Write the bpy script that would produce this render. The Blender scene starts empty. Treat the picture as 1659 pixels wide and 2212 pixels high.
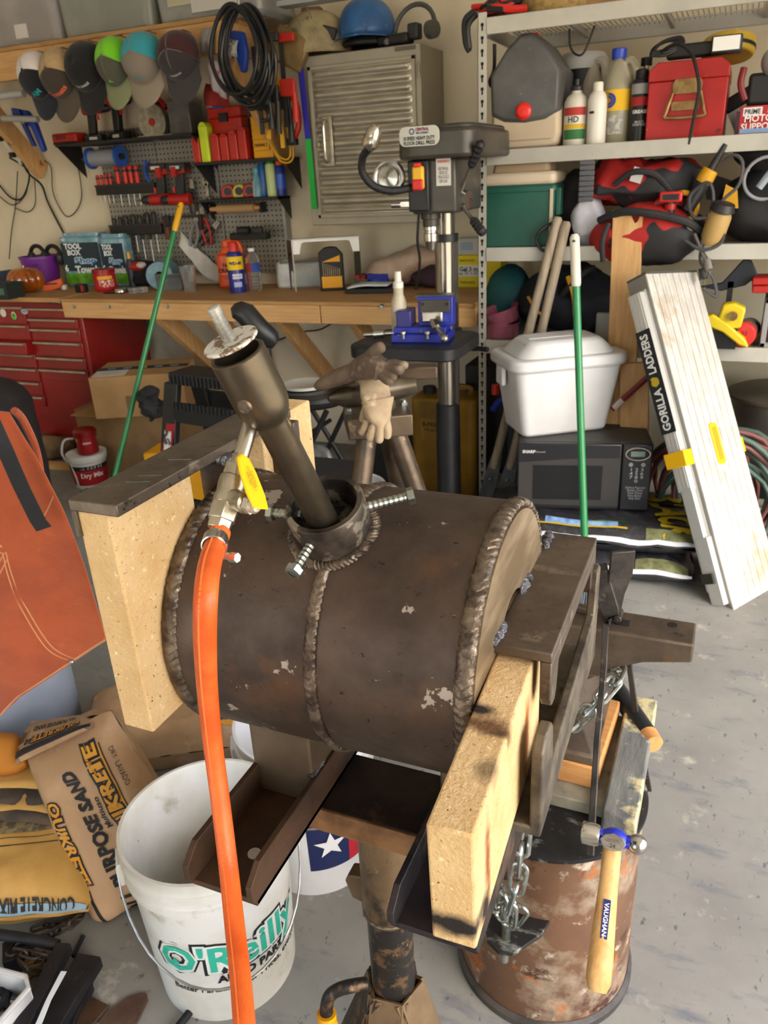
import bpy,math,random
from mathutils import Vector as V,Matrix as Mx
from math import sin,cos,pi,radians as rad
random.seed(7)
S=bpy.context.scene
C=S.collection
# ------------------------------------------------------------------ camera, world, sun, exposure
CAM=V((0,0,1.42))
FPX=1680.0
# camera axes in world coordinates (right, down, forward)
AX=V((0.92068372,0.38712082,-0.04978908))
AY=V((0.11210319,-0.38446324,-0.91630829))
AZ=V((-0.37386409,0.83804862,-0.39736653))
cd=bpy.data.cameras.new('camera')
cd.sensor_fit='VERTICAL';cd.sensor_height=24;cd.lens=24*FPX/2212
cd.clip_start=0.02;cd.clip_end=200
cd.dof.use_dof=True;cd.dof.focus_distance=0.75;cd.dof.aperture_fstop=11
cam=bpy.data.objects.new('camera',cd);C.objects.link(cam)
cam.matrix_world=Mx(((AX.x,-AY.x,-AZ.x,CAM.x),(AX.y,-AY.y,-AZ.y,CAM.y),(AX.z,-AY.z,-AZ.z,CAM.z),(0,0,0,1)))
S.camera=cam
S.view_settings.view_transform='Standard';S.view_settings.look='None'
S.view_settings.gamma=1;S.view_settings.use_curve_mapping=False
S.view_settings.exposure=1.35
w=bpy.data.worlds.new('sky');S.world=w;w.use_nodes=True
nt=w.node_tree;bg=nt.nodes['Background']
st=nt.nodes.new('ShaderNodeTexSky');st.sky_type='NISHITA'
st.sun_disc=False;st.sun_elevation=rad(42);st.sun_rotation=rad(120);st.dust_density=2.5;st.air_density=1.0
nt.links.new(st.outputs[0],bg.inputs[0]);bg.inputs[1].default_value=0.34
sd=bpy.data.lights.new('sun','SUN');sd.energy=9.0;sd.angle=rad(0.6);sd.color=(1,.93,.82)
sun=bpy.data.objects.new('sun',sd);C.objects.link(sun)
sun.rotation_euler=V((-0.12,0.70,-0.70)).to_track_quat('-Z','Y').to_euler()
# ------------------------------------------------------------------ pixel of the photograph -> point on a plane of the room
def ray(u,v):
 return AX*(u-829.5)+AY*(v-1106)+AZ*FPX
def PX(u,v,x):
 d=ray(u,v);return CAM+d*(x/d.x)
def PY(u,v,y):
 d=ray(u,v);return CAM+d*(y/d.y)
def PZ(u,v,z):
 d=ray(u,v);return CAM+d*((z-CAM.z)/d.z)
def PD(u,v,d):
 return CAM+ray(u,v)*(d/FPX)
def mpp(p):
 return(V(p)-CAM).dot(AZ)/FPX
# ------------------------------------------------------------------ materials
def lin(c):
 if isinstance(c,str):
  c=c.lstrip('#');c=[int(c[i:i+2],16)/255 for i in(0,2,4)]
  return tuple(x/12.92 if x<=.04045 else((x+.055)/1.055)**2.4 for x in c)+(1,)
 return tuple(c)+(1,)if len(c)==3 else tuple(c)
MATS={}
def mat(name,col,col2=None,sc=6,rng=(.4,.6),det=4,st=(1,1,1),rough=.5,metal=0,bump=0,bsc=60,bst=None,spots=(),trans=0,alpha=1,coat=0,emit=0,rvar=0,ior=1.45,sub=0,sheen=0):
 """principled material; col/col2 mixed by noise; spots = [(colour, scale, lo, hi[, stretch])] layered on top."""
 if name in MATS:return MATS[name]
 m=bpy.data.materials.new(name);MATS[name]=m;m.use_nodes=True
 N=m.node_tree.nodes;Lk=m.node_tree.links.new
 b=N['Principled BSDF']
 b.inputs['Roughness'].default_value=rough;b.inputs['Metallic'].default_value=metal
 b.inputs['Base Color'].default_value=lin(col)
 b.inputs['IOR'].default_value=ior
 if trans:b.inputs['Transmission Weight'].default_value=trans
 if alpha<1:b.inputs['Alpha'].default_value=alpha
 if coat:b.inputs['Coat Weight'].default_value=coat;b.inputs['Coat Roughness'].default_value=.1
 if sheen:b.inputs['Sheen Weight'].default_value=sheen
 if emit:b.inputs['Emission Color'].default_value=lin(col);b.inputs['Emission Strength'].default_value=emit
 tc=N.new('ShaderNodeTexCoord')
 def noise(scale,stretch=(1,1,1),detail=4,rough=.6):
  mp=N.new('ShaderNodeMapping');mp.inputs['Scale'].default_value=stretch
  Lk(tc.outputs['Object'],mp.inputs[0])
  n=N.new('ShaderNodeTexNoise');n.inputs['Scale'].default_value=scale;n.inputs['Detail'].default_value=detail;n.inputs['Roughness'].default_value=rough
  Lk(mp.outputs[0],n.inputs['Vector']);return n
 def ramp(src,lo,hi):
  r=N.new('ShaderNodeMapRange');r.inputs[1].default_value=lo;r.inputs[2].default_value=hi
  Lk(src,r.inputs[0]);return r.outputs[0]
 cur=None
 if col2 is not None:
  n=noise(sc,st,det);f=ramp(n.outputs[0],*rng)
  mx=N.new('ShaderNodeMix');mx.data_type='RGBA'
  mx.inputs[6].default_value=lin(col);mx.inputs[7].default_value=lin(col2)
  Lk(f,mx.inputs[0]);cur=mx.outputs[2]
  if rvar:
   r=N.new('ShaderNodeMapRange');r.inputs[3].default_value=rough;r.inputs[4].default_value=min(1,rough+rvar)
   Lk(f,r.inputs[0]);Lk(r.outputs[0],b.inputs['Roughness'])
 for s in spots:
  n=noise(s[1],s[4]if len(s)>4 else(1,1,1),5,.65);f=ramp(n.outputs[0],s[2],s[3])
  mx=N.new('ShaderNodeMix');mx.data_type='RGBA';mx.inputs[7].default_value=lin(s[0])
  if cur:Lk(cur,mx.inputs[6])
  else:mx.inputs[6].default_value=lin(col)
  Lk(f,mx.inputs[0]);cur=mx.outputs[2]
 if cur:Lk(cur,b.inputs['Base Color'])
 if bump:
  n=noise(bsc,bst or st,5);bp=N.new('ShaderNodeBump');bp.inputs['Strength'].default_value=bump;bp.inputs['Distance'].default_value=.01
  Lk(n.outputs[0],bp.inputs['Height']);Lk(bp.outputs[0],b.inputs['Normal'])
 return m
def plastic(col,rough=.45,**k):
 return mat('plastic_%s_%d'%(col.lstrip('#'),rough*100),col,rough=rough,**k)
def paint(col):return mat('paint_'+col.lstrip('#'),col,rough=.7)
# ------------------------------------------------------------------ mesh builder
def frame(ax,up=V((0,0,1))):
 ax=V(ax).normalized()
 e=ax.cross(up)
 if e.length<1e-4:e=ax.cross(V((1,0,0)))
 e.normalize();g=e.cross(ax).normalized()
 return e,g,ax
def RZ(a):return Mx.Rotation(a,3,'Z')
def RX(a):return Mx.Rotation(a,3,'X')
def RY(a):return Mx.Rotation(a,3,'Y')
class MB:
 def __init__(s):s.v=[];s.f=[];s.m=[];s.mi=0
 def add(s,vs,fs):
  o=len(s.v);s.v+=[V(p)for p in vs]
  for f in fs:s.f.append([i+o for i in f]);s.m.append(s.mi)
  return s
 def mat(s,i):s.mi=i;return s
 def box(s,c,d,R=None):
  c=V(c);x,y,z=d[0]/2,d[1]/2,d[2]/2
  vs=[V((i,j,k))for k in(-z,z)for i,j in((-x,-y),(x,-y),(x,y),(-x,y))]
  if R is not None:vs=[R@p for p in vs]
  return s.add([c+p for p in vs],[(3,2,1,0),(4,5,6,7),(0,1,5,4),(1,2,6,5),(2,3,7,6),(3,0,4,7)])
 def bx(s,a,b):
  a=V(a);b=V(b);return s.box((a+b)/2,[abs(b[i]-a[i])for i in range(3)])
 def taper(s,c,d0,d1,h,R=None):
  """frustum box: bottom d0 at c, top d1 at c+h"""
  c=V(c);vs=[]
  for d,z in((d0,0),(d1,h)):
   for i,j in((-1,-1),(1,-1),(1,1),(-1,1)):vs.append(V((i*d[0]/2,j*d[1]/2,z)))
  if R is not None:vs=[R@p for p in vs]
  return s.add([c+p for p in vs],[(3,2,1,0),(4,5,6,7),(0,1,5,4),(1,2,6,5),(2,3,7,6),(3,0,4,7)])
 def cyl(s,p0,p1,r0,r1=None,n=20,caps=True):
  return s.rings([p0,p1],[r0,r0 if r1 is None else r1],n,caps)
 def rings(s,pts,rs,n=12,caps=True,fixed=None):
  """tube through points with radii"""
  pts=[V(p)for p in pts];vs=[];fs=[]
  t0=(pts[1]-pts[0]).normalized();e,g,_=frame(t0)
  k=len(pts)
  for i in range(k):
   a=pts[max(i-1,0)];b=pts[min(i+1,k-1)]
   t=(b-a)
   t=t.normalized()if t.length>1e-9 else t0
   q=t0 .rotation_difference(t);e=q@e;g=q@g;t0=t
   if fixed:e,g,_=frame(*fixed)
   for j in range(n):
    w=2*pi*j/n;vs.append(pts[i]+(e*cos(w)+g*sin(w))*rs[i])
  for i in range(k-1):
   for j in range(n):
    j2=(j+1)%n;fs.append((i*n+j,i*n+j2,(i+1)*n+j2,(i+1)*n+j))
  if caps:fs.append(tuple(range(n-1,-1,-1)));fs.append(tuple(range((k-1)*n,k*n)))
  return s.add(vs,fs)
 def tube(s,pts,r,n=8,caps=True,sm=0):
  if sm:pts=smooth(pts,sm)
  return s.rings(pts,r if isinstance(r,(list,tuple))else[r]*len(pts),n,caps)
 def loop(s,pts,r,n=8):
  """closed tube"""
  pts=[V(p)for p in pts];k=len(pts);vs=[];fs=[]
  nrm=V((0,0,0))
  for i in range(k):nrm+=(pts[i]-pts[0]).cross(pts[(i+1)%k]-pts[0])
  nrm.normalize()
  for i in range(k):
   t=(pts[(i+1)%k]-pts[i-1]).normalized();e=t.cross(nrm).normalized();g=e.cross(t)
   for j in range(n):
    w=2*pi*j/n;vs.append(pts[i]+(e*cos(w)+g*sin(w))*r)
  for i in range(k):
   for j in range(n):
    a,b=i*n,((i+1)%k)*n;j2=(j+1)%n
    fs.append((a+j,a+j2,b+j2,b+j))
  return s.add(vs,fs)
 def torus(s,c,ax,R,r,n=32,m=8):
  e,g,a=frame(ax);c=V(c)
  return s.loop([c+(e*cos(2*pi*i/n)+g*sin(2*pi*i/n))*R for i in range(n)],r,m)
 def lathe(s,prof,o=(0,0,0),ax=(0,0,1),n=28,caps=False):
  """prof = [(r, h)] along axis"""
  o=V(o);e,g,a=frame(ax);vs=[];fs=[]
  for r,h in prof:
   for j in range(n):
    w=2*pi*j/n;vs.append(o+a*h+(e*cos(w)+g*sin(w))*max(r,1e-5))
  for i in range(len(prof)-1):
   for j in range(n):
    j2=(j+1)%n;fs.append((i*n+j,i*n+j2,(i+1)*n+j2,(i+1)*n+j))
  if caps:fs.append(tuple(range(n-1,-1,-1)));fs.append(tuple(range((len(prof)-1)*n,len(prof)*n)))
  return s.add(vs,fs)
 def prism(s,poly,o,e,g,h):
  """polygon in the plane o + x*e + y*g, extruded by vector h"""
  o=V(o);e=V(e);g=V(g);h=V(h);n=len(poly)
  vs=[o+e*x+g*y for x,y in poly];vs+=[p+h for p in vs]
  fs=[tuple(range(n-1,-1,-1)),tuple(range(n,2*n))]+[(i,(i+1)%n,n+(i+1)%n,n+i)for i in range(n)]
  return s.add(vs,fs)
 def ball(s,c,r,nu=16,nv=10,R=None,f=None):
  c=V(c);r=(r,r,r)if not isinstance(r,(tuple,list))else r;vs=[];fs=[]
  for i in range(nv+1):
   t=pi*i/nv
   for j in range(nu):
    w=2*pi*j/nu;p=V((r[0]*sin(t)*cos(w),r[1]*sin(t)*sin(w),r[2]*cos(t)))
    if f:p=f(p)
    if R is not None:p=R@p
    vs.append(c+p)
  for i in range(nv):
   for j in range(nu):
    j2=(j+1)%nu;fs.append((i*nu+j,(i+1)*nu+j,(i+1)*nu+j2,i*nu+j2))
  return s.add(vs,fs)
 def grid(s,fn,nu,nv,closed=False,thick=0):
  vs=[fn(i/nu,j/nv)for j in range(nv+1)for i in range(nu+(0 if closed else 1))]
  k=nu+(0 if closed else 1);fs=[]
  for j in range(nv):
   for i in range(nu):
    i2=(i+1)%k;fs.append((j*k+i,j*k+i2,(j+1)*k+i2,(j+1)*k+i))
  return s.add(vs,fs)
 def rbox(s,c,d,r,h,o=None,R=None,n=5,top=None,taper=1.0):
  """upright box with rounded vertical corners (plan d = x,y), height h, standing on c; taper scales the top"""
  c=V(c);vs=[];fs=[]
  plan=rounded(d[0],d[1],r,n);k=len(plan)
  for z,q in((0,1),(h,taper)):
   for x,y in plan:
    p=V((x*q,y*q,z));vs.append(c+(R@p if R is not None else p))
  fs=[tuple(range(k-1,-1,-1)),tuple(range(k,2*k))]+[(i,(i+1)%k,k+(i+1)%k,k+i)for i in range(k)]
  return s.add(vs,fs)
 def build(s,name,mats,parent=None,bevel=0,seg=2,ang=35,sub=0,solid=0,loc=None,rot=None,offset=-1):
  me=bpy.data.meshes.new(name);me.from_pydata([tuple(p)for p in s.v],[],s.f);me.validate();me.update()
  if not isinstance(mats,(list,tuple)):mats=[mats]
  for m in mats:me.materials.append(m)
  if len(mats)>1 and len(me.polygons)==len(s.m):me.polygons.foreach_set('material_index',s.m)
  me.polygons.foreach_set('use_smooth',[True]*len(me.polygons))
  try:me.set_sharp_from_angle(angle=rad(ang))
  except Exception:pass
  o=bpy.data.objects.new(name,me);C.objects.link(o)
  if parent:o.parent=parent
  if loc is not None:o.location=loc
  if rot is not None:o.rotation_euler=rot if not isinstance(rot,(int,float))else(0,0,rot)
  if solid:
   md=o.modifiers.new('solid','SOLIDIFY');md.thickness=solid;md.offset=offset
  if sub:
   md=o.modifiers.new('sub','SUBSURF');md.levels=sub;md.render_levels=sub
  if bevel:
   md=o.modifiers.new('bevel','BEVEL');md.width=bevel;md.segments=seg;md.limit_method='ANGLE';md.angle_limit=rad(40)
  return o
def rounded(x,y,r,n=5):
 out=[]
 for cx,cy,a0 in((x/2-r,y/2-r,0),(-x/2+r,y/2-r,90),(-x/2+r,-y/2+r,180),(x/2-r,-y/2+r,270)):
  for i in range(n+1):
   a=rad(a0+90*i/n);out.append((cx+r*cos(a),cy+r*sin(a)))
 return out
def smooth(pts,k=6):
 """Catmull-Rom through the points"""
 pts=[V(p)for p in pts];out=[]
 for i in range(len(pts)-1):
  a=pts[max(i-1,0)];b=pts[i];c=pts[i+1];d=pts[min(i+2,len(pts)-1)]
  for j in range(k):
   t=j/k
   out.append(.5*((2*b)+(c-a)*t+(2*a-5*b+4*c-d)*t*t+(3*b-a-3*c+d)*t**3))
 return out+[pts[-1]]
# ------------------------------------------------------------------ things, tags, copies, lettering
def tag(o,label,cat,group=None,kind=None):
 o['label']=label;o['category']=cat
 if group:o['group']=group
 if kind:o['kind']=kind
 return o
def thing(name,label,cat,loc=(0,0,0),rot=0,group=None):
 o=bpy.data.objects.new(name,None);C.objects.link(o);o.empty_display_size=.05
 o.location=loc;o.rotation_euler=(0,0,rot)if isinstance(rot,(int,float))else rot
 return tag(o,label,cat,group)
def struct(o):o['kind']='structure';return o
def stuff(o):o['kind']='stuff';return o
def dup(root,loc=None,rot=None,label=None):
 def rec(o,par):
  c=o.copy();C.objects.link(c)
  if par:c.parent=par
  for ch in list(KIDS.get(o.name,()))or[x for x in o.children]:rec(ch,c)
  return c
 r=rec(root,None)
 if loc is not None:r.location=loc
 if rot is not None:r.rotation_euler=(0,0,rot)if isinstance(rot,(int,float))else rot
 if label:r['label']=label
 return r
KIDS={}
TXT={}
def glyphs(body,bold=0.0):
 k=(body,bold)
 if k in TXT:return TXT[k]
 cu=bpy.data.curves.new('lettering','FONT');cu.body=body;cu.resolution_u=2;cu.size=1;cu.offset=bold;cu.align_x='CENTER'
 cu.space_line=.85
 ob=bpy.data.objects.new('lettering_source',cu)
 me=bpy.data.meshes.new_from_object(ob)
 vs=[tuple(v.co)for v in me.vertices];fs=[tuple(p.vertices)for p in me.polygons]
 bpy.data.objects.remove(ob);bpy.data.meshes.remove(me);bpy.data.curves.remove(cu)
 x0=min(v[0]for v in vs);x1=max(v[0]for v in vs);y0=min(v[1]for v in vs);y1=max(v[1]for v in vs)
 vs=[(v[0]-(x0+x1)/2,v[1]-(y0+y1)/2)for v in vs]
 TXT[k]=(vs,fs,x1-x0,y1-y0);return TXT[k]
def text(body,parent,m,o,e,g,w=None,h=None,bold=0.02,lift=.0006,name='lettering',fn=None,ref=None):
 """flat lettering centred on o, running along e with up g; fn maps (x, y) to a point instead (curved surfaces)"""
 vs,fs,W,H=glyphs(body,bold)
 if ref:_,_,W,H=glyphs(body,ref)
 sx=w/W if w else None;sy=h/H if h else None
 sx=sx or sy;sy=sy or sx
 mb=MB()
 if fn:mb.add([fn(x*sx,y*sy)for x,y in vs],fs)
 else:
  o=V(o);e=V(e).normalized();g=V(g).normalized();nn=e.cross(g).normalized()
  mb.add([o+e*(x*sx)+g*(y*sy)+nn*lift for x,y in vs],fs)
 ob=mb.build(name,m,parent)
 return ob
def bolt(par,p,d,L,r,m,name='bolt',hr=None,hh=None,out=0):
 """hex bolt: head at p, shank running along d"""
 d=V(d).normalized();p=V(p);hr=hr or r*1.75;hh=hh or r*1.3
 e,g,a=frame(d)
 mb=MB();mb.cyl(p,p+d*hh,hr,n=6);mb.lathe([(hr*.55,-hh*.08),(hr*.9,0)],p,d,12)
 k=int(L/(r*.5));prof=[]
 for i in range(k+1):prof.append((r if i%2 else r*.84,hh+L*i/k))
 mb.lathe(prof,p,d,12,caps=True)
 return mb.build(name,m,par,ang=25)
# ------------------------------------------------------------------ placing helpers
def face(p):return math.atan2(-p[0],p[1]) # yaw that turns a thing's front (-Y) to the doorway
def ht(loc,u,v):return PY(u,v,loc[1]).z-loc[2]
def wd(loc,px):return px*mpp(loc)
def lathed(name,label,cat,loc,parts,n=24,rot=None,group=None):
 """thing made of turned parts [(part name, profile, material)]"""
 t=thing(name,label,cat,loc,face(loc)if rot is None else rot,group);t['_h']=0
 for pn,prof,m in parts:MB().lathe(prof,n=n).build(pn,m,t)
 del t['_h'];return t
def ctext(body,par,m,r,z,w=None,h=None,a=0.0,bold=.02,lift=.0008,vert=False,name='lettering',ref=None,ax=None):
 """lettering wrapped round an upright cylinder, centred at angle a from its front"""
 def fn(x,y):
  if vert:x,y=-y,x
  rr=r(z+y)if callable(r)else r;q=x/rr+a;rr+=lift
  return V((rr*sin(q),-rr*cos(q),z+y))
 return text(body,par,m,None,None,None,w=w,h=h,bold=bold,name=name,fn=fn,ref=ref)
def cpatch(par,name,m,r,z0,z1,a0,a1,lift=.0006,n=16):
 """label wrapped on a cylinder"""
 mb=MB();mb.grid(lambda i,j:V(((r+lift)*sin(a0+(a1-a0)*i),-(r+lift)*cos(a0+(a1-a0)*i),z0+(z1-z0)*j)),n,1)
 return mb.build(name,m,par)
def tbox(name,label,cat,loc,d,m,rot=0,group=None,bevel=.003,part='body'):
 """thing with one box body standing on loc"""
 t=thing(name,label,cat,loc,rot,group);MB().bx((-d[0]/2,-d[1]/2,0),(d[0]/2,d[1]/2,d[2])).build(part,m,t,bevel=bevel);return t
def fplate(par,name,m,x,y,z,w,h,th=.0012):
 """thin printed plate on a front (-Y) face"""
 return MB().box((x,y-th/2,z),(w,th,h)).build(name,m,par)
def ftext(body,par,m,x,y,z,w=None,h=None,bold=.02,lift=.0008,e=(1,0,0),g=(0,0,1)):
 return text(body,par,m,(x,y-.0004,z),e,g,w=w,h=h,bold=bold,lift=lift)
def crumple(mb,amp,sc,seed=0):
 """push vertices about with smooth noise"""
 from mathutils import noise
 for i,p in enumerate(mb.v):
  n=noise.noise_vector(p*sc+V((seed,seed*2,-seed)));mb.v[i]=p+n*amp
 return mb
def drape(name,m,top,bot,par=None,fold=.01,nf=4,nu=24,nv=16,thick=.002,bulge=0.02,seed=0):
 """hanging cloth between a top and a bottom polyline with vertical folds"""
 def at(pl,t):
  k=t*(len(pl)-1);i=min(int(k),len(pl)-2);return V(pl[i]).lerp(V(pl[i+1]),k-i)
 def fn(i,j):
  a=at(top,i).lerp(at(bot,i),j);a.y+=fold*sin(i*nf*2*pi+seed+j*1.5)*(.3+.7*j)-bulge*sin(pi*j);return a
 return MB().grid(fn,nu,nv).build(name,m,par,solid=thick)
def AT(u,y,z):
 """point at depth y and height z seen under image column u"""
 q=AX*FPX-AZ*(u-829.5)
 return V((-(q.y*(y-CAM.y)+q.z*(z-CAM.z))/q.x+CAM.x,y,z))
# ------------------------------------------------------------------ the room shell
YW=3.85
m_wall=mat('wall_paint','#d6cbb2','#cbbfa6',sc=1.5,rough=.9,bump=.08,bsc=90,spots=[('#a99e8a',3.0,.62,.8)])
m_floor=mat('concrete','#8d8c87','#787773',sc=2.2,rng=(.35,.65),det=8,rough=.55,bump=.05,bsc=30,rvar=.2,
   spots=[('#666a72',5,.56,.70,(1,3,1)),('#b9b4a8',9,.6,.75),('#54575e',26,.62,.68,(2,1,1)),('#4d4a46',60,.72,.76)])
m_drive=mat('driveway_concrete','#b8b2a6','#a69f92',sc=1.2,rough=.8)
DX,DY0,DY1,DH=1.9,-1.9,2.7,2.5 # the open garage door in the right hand wall
struct(MB().bx((-5,-2.6,-.1),(DX,YW,0)).build('floor',m_floor))
struct(MB().bx((-40,-40,-.14),(40,40,-.102)).build('driveway_ground',m_drive))  # unseen driveway outside the doors, sunlit to bounce warm light inside
struct(MB().bx((-5,YW,0),(DX,YW+.12,2.75)).build('wall_back',m_wall))
struct(MB().bx((-5.12,-2.6,0),(-5,YW+.12,2.75)).build('wall_left',m_wall))
FX0,FX1=-3.4,-.6 # unseen second opening behind the camera, added to light the back wall
wq=MB();wq.bx((-5.12,-2.72,0),(FX0,-2.6,2.75));wq.bx((FX1,-2.72,0),(DX+.12,-2.6,2.75));wq.bx((FX0,-2.72,2.2),(FX1,-2.6,2.75))
struct(wq.build('wall_front',m_wall))
struct(MB().bx((-5.12,-2.72,2.75),(DX+.12,YW+.12,2.87)).build('ceiling',mat('ceiling_paint','#d8d4ca',rough=.9)))
wf=MB();wf.bx((DX,-2.6,0),(DX+.12,DY0,2.75));wf.bx((DX,DY1,0),(DX+.12,YW+.12,2.75));wf.bx((DX,DY0,DH),(DX+.12,DY1,2.75))
struct(wf.build('wall_right',m_wall))
# ------------------------------------------------------------------ the forge
m_scale=mat('mill_scale_steel','#594a3e','#3b312b',sc=8,rng=(.35,.65),det=8,rough=.38,metal=.6,bump=.10,bsc=70,rvar=.25,
   spots=[('#63452f',9,.55,.74),('#1d1817',75,.64,.70,(1,2.6,1)),('#a1968a',17,.63,.645),('#8d8374',60,.70,.715,(1,1,3))])
m_scale2=mat('mill_scale_flat_steel','#75695c','#54493f',sc=14,rng=(.35,.65),det=7,rough=.36,metal=.75,bump=.1,bsc=60,rvar=.2,
   spots=[('#85786a',28,.57,.68),('#1f1a19',40,.62,.7)])
m_rustst=mat('rusty_bar_steel','#523a28','#33241a',sc=14,rng=(.35,.65),det=7,rough=.65,metal=.35,bump=.12,bsc=80,
   spots=[('#241d1a',7,.58,.68)])
m_rustin=mat('rusted_inside_steel','#4a2b17','#2a1a12',sc=9,rough=.6,metal=.35,bump=.1,bsc=60)
m_cut=mat('sawn_steel','#8f836f','#6e604c',sc=30,rough=.42,metal=.8,bump=.1,bsc=120)
m_weld=mat('weld_bead','#7a6c5c','#473c34',sc=60,rough=.38,metal=.7,bump=.25,bsc=160,spots=[('#9a9184',90,.66,.7)])
m_weldb=mat('fresh_weld','#8a8c92','#4a4448',sc=70,rough=.35,metal=.9,bump=.6,bsc=180)
m_zinc=mat('zinc_plated','#b9bdb4','#9aa098',sc=25,rough=.28,metal=.95)
m_black=mat('hole_and_print_black','#121010',rough=.8)  # flat black: shade inside holes and slots set as colour; also print
TY,TZ,TR=.618,1.010,.132
XL,XM,XR=-.450,-.296,-.154
forge=thing('forge','dark mill scale steel gas forge drum with welded seams in the foreground','forge',(-.3,TY,.775))
FO=V((-.3,TY,.775))
def fb(mb,name,m,**k):
 mb.v=[p-FO for p in mb.v];return mb.build(name,m,forge,**k)
mb=MB();mb.lathe([(TR-.010,XL-.002),(TR,XL),(TR,XR),(TR-.010,XR)],(0,TY,TZ),(1,0,0),96)
fb(mb,'drum',m_scale)
def weld_ring(o,ax,R,r,n,seed=0):
 e,g,a=frame(ax);rnd=random.Random(seed);pts=[];rs=[];mb=MB();vs=[];fs=[]
 k=10;N_=n*4
 for i in range(N_):
  ph=(i%4)/4.;w=2*pi*i/N_;rr=r*(.86+.2*(1-ph))*(1+rnd.uniform(-.06,.06))
  c=V(o)+(e*cos(w)+g*sin(w))*R;out=(e*cos(w)+g*sin(w));tg=(g*cos(w)-e*sin(w))
  for j in range(k):
   q=2*pi*j/k;d=out*(cos(q)*.62)+a*sin(q)
   vs.append(c+d*rr+tg*(abs(sin(q))*r*.7))
 for i in range(N_):
  for j in range(k):
   j2=(j+1)%k;i2=(i+1)%N_;fs.append((i*k+j,i*k+j2,i2*k+j2,i2*k+j))
 return mb.add(vs,fs)
fb(weld_ring((XM,TY,TZ),(1,0,0),TR+.0005,.0062,120,1),'weld_seam',m_weld,ang=50)
fb(weld_ring((XL+.006,TY,TZ),(1,0,0),TR-.001,.0082,105,2),'weld_seam',m_weld,ang=50)
fb(weld_ring((XR-.004,TY,TZ),(1,0,0),TR-.001,.0082,105,3),'weld_seam',m_weld,ang=50)
mb=MB();mb.lathe([(.045,XR-.012),(TR-.006,XR-.012),(TR-.006,XR+.004),(.05,XR+.004),(.045,XR-.012)],(0,TY,TZ),(1,0,0),64)
fb(mb,'end_plate',mat('bright_end_plate','#a08c70','#7d6a52',sc=10,st=(1,1,4),rough=.4,metal=.55,bump=.05,bsc=50,spots=[('#2f2822',6,.58,.75)]))
mb=MB();mb.lathe([(.06,XL-.003),(TR-.006,XL-.003),(TR-.006,XL+.010),(.06,XL+.010)],(0,TY,TZ),(1,0,0),64)
fb(mb,'end_plate',m_scale2)
mb=MB();mb.lathe([(.085,XL+.004),(.085,XR-.004)],(0,TY,TZ),(1,0,0),40);fb(mb,'lining',mat('refractory_lining','#8f8677',rough=.9))
# burner port collar, its weld and three set bolts
ca=V((0,cos(rad(115)),sin(rad(115))));cb=V((XM-.005,TY,TZ))+ca*(TR-.012);CR=.0355
mb=MB();mb.lathe([(CR,0),(CR,.046),(CR-.001,.048),(CR-.0055,.048),(CR-.0065,.046),(CR-.0065,0)],cb,ca,56)
fb(mb,'burner_collar',mat('collar_steel','#5d544a','#2f2a27',sc=16,rng=(.4,.6),rough=.4,metal=.75,bump=.08,bsc=70,spots=[('#93897a',15,.54,.58)]),ang=30)
mb=MB();mb.lathe([(CR-.006,.012),(.0001,.011)],cb,ca,32);fb(mb,'port_hole',m_black)
# the collar weld follows the drum
e,g,a=frame(ca);vs=[];fs=[];NW=256;k=8;rnd=random.Random(5)
for i in range(NW):
 w=2*pi*i/NW;q=cb+(e*cos(w)+g*sin(w))*(CR+.001)
 y=q.y-TY;t=math.sqrt(max(TR**2-y**2,0));base=V((q.x,q.y,TZ+t))
 # slide along the collar axis onto the drum
 for _ in range(6):
  d=math.hypot(q.y-TY,q.z-TZ)-TR;q=q-ca*d*.9
 rr=.0056*(.85+.25*(1-(i%4)/4.))*(1+rnd.uniform(-.1,.1))
 out=(e*cos(w)+g*sin(w))
 for j in range(k):
  z=2*pi*j/k;vs.append(q+out*cos(z)*rr*1.1+ca*sin(z)*rr*.8+(g*cos(w)-e*sin(w))*abs(sin(z))*.004)
for i in range(NW):
 for j in range(k):
  j2=(j+1)%k;i2=(i+1)%NW;fs.append((i*k+j,i*k+j2,i2*k+j2,i2*k+j))
fb(MB().add(vs,fs),'weld_seam',m_weld,ang=50)
for ph,L in((-4,.018),(152,.036),(276,.024)):
 # radial directions round the collar: e is across, g up along the drum
 dr=e*cos(rad(ph))+g*sin(rad(ph));p=cb+ca*.030+dr*(CR+L+.006)
 bolt(forge,p-FO,-dr,L+.01,.0045,m_zinc,'set_bolt',hr=.0078,hh=.0055)
# left door rail: inverted channel on top of the two left bricks
ZT=1.183
mb=MB();mb.bx((-.492,.450,ZT-.011),(-.440,.742,ZT));mb.bx((-.492,.450,ZT-.036),(-.4865,.742,ZT-.010))
fb(mb,'upper_left_rail',[m_scale2],bevel=.0012)
for s0 in((.500,.46),(.516,.475),(.56,.565)):
 mb=MB();mb.box((-.458,s0[0],ZT+.0002),(.022,.0008,.0004),RZ(rad(18)));fb(mb,'scribe_line',m_zinc)
m_tab=mat('heat_tinted_tab','#6c6a72','#5a4632',sc=14,rough=.4,metal=.75,bump=.08,bsc=50)
for y in(.600,.715):
 mb=MB();mb.prism([(-.022,0),(.024,0),(.024,-.030),(.010,-.062),(-.006,-.066),(-.022,-.052)],(-.446,y,ZT-.008),(1,0,0),(0,0,1),(0,.012,0))
 fb(mb,'rail_tab',m_tab,bevel=.001)
 mb=MB()
 for i in range(6):mb.ball((-.446+.006*i-.012,y-.001+random.uniform(-.002,.002),ZT-.012+random.uniform(-.001,.001)),(.005,.006,.005),8,6)
 fb(mb,'weld_blob',m_weldb)
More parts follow.
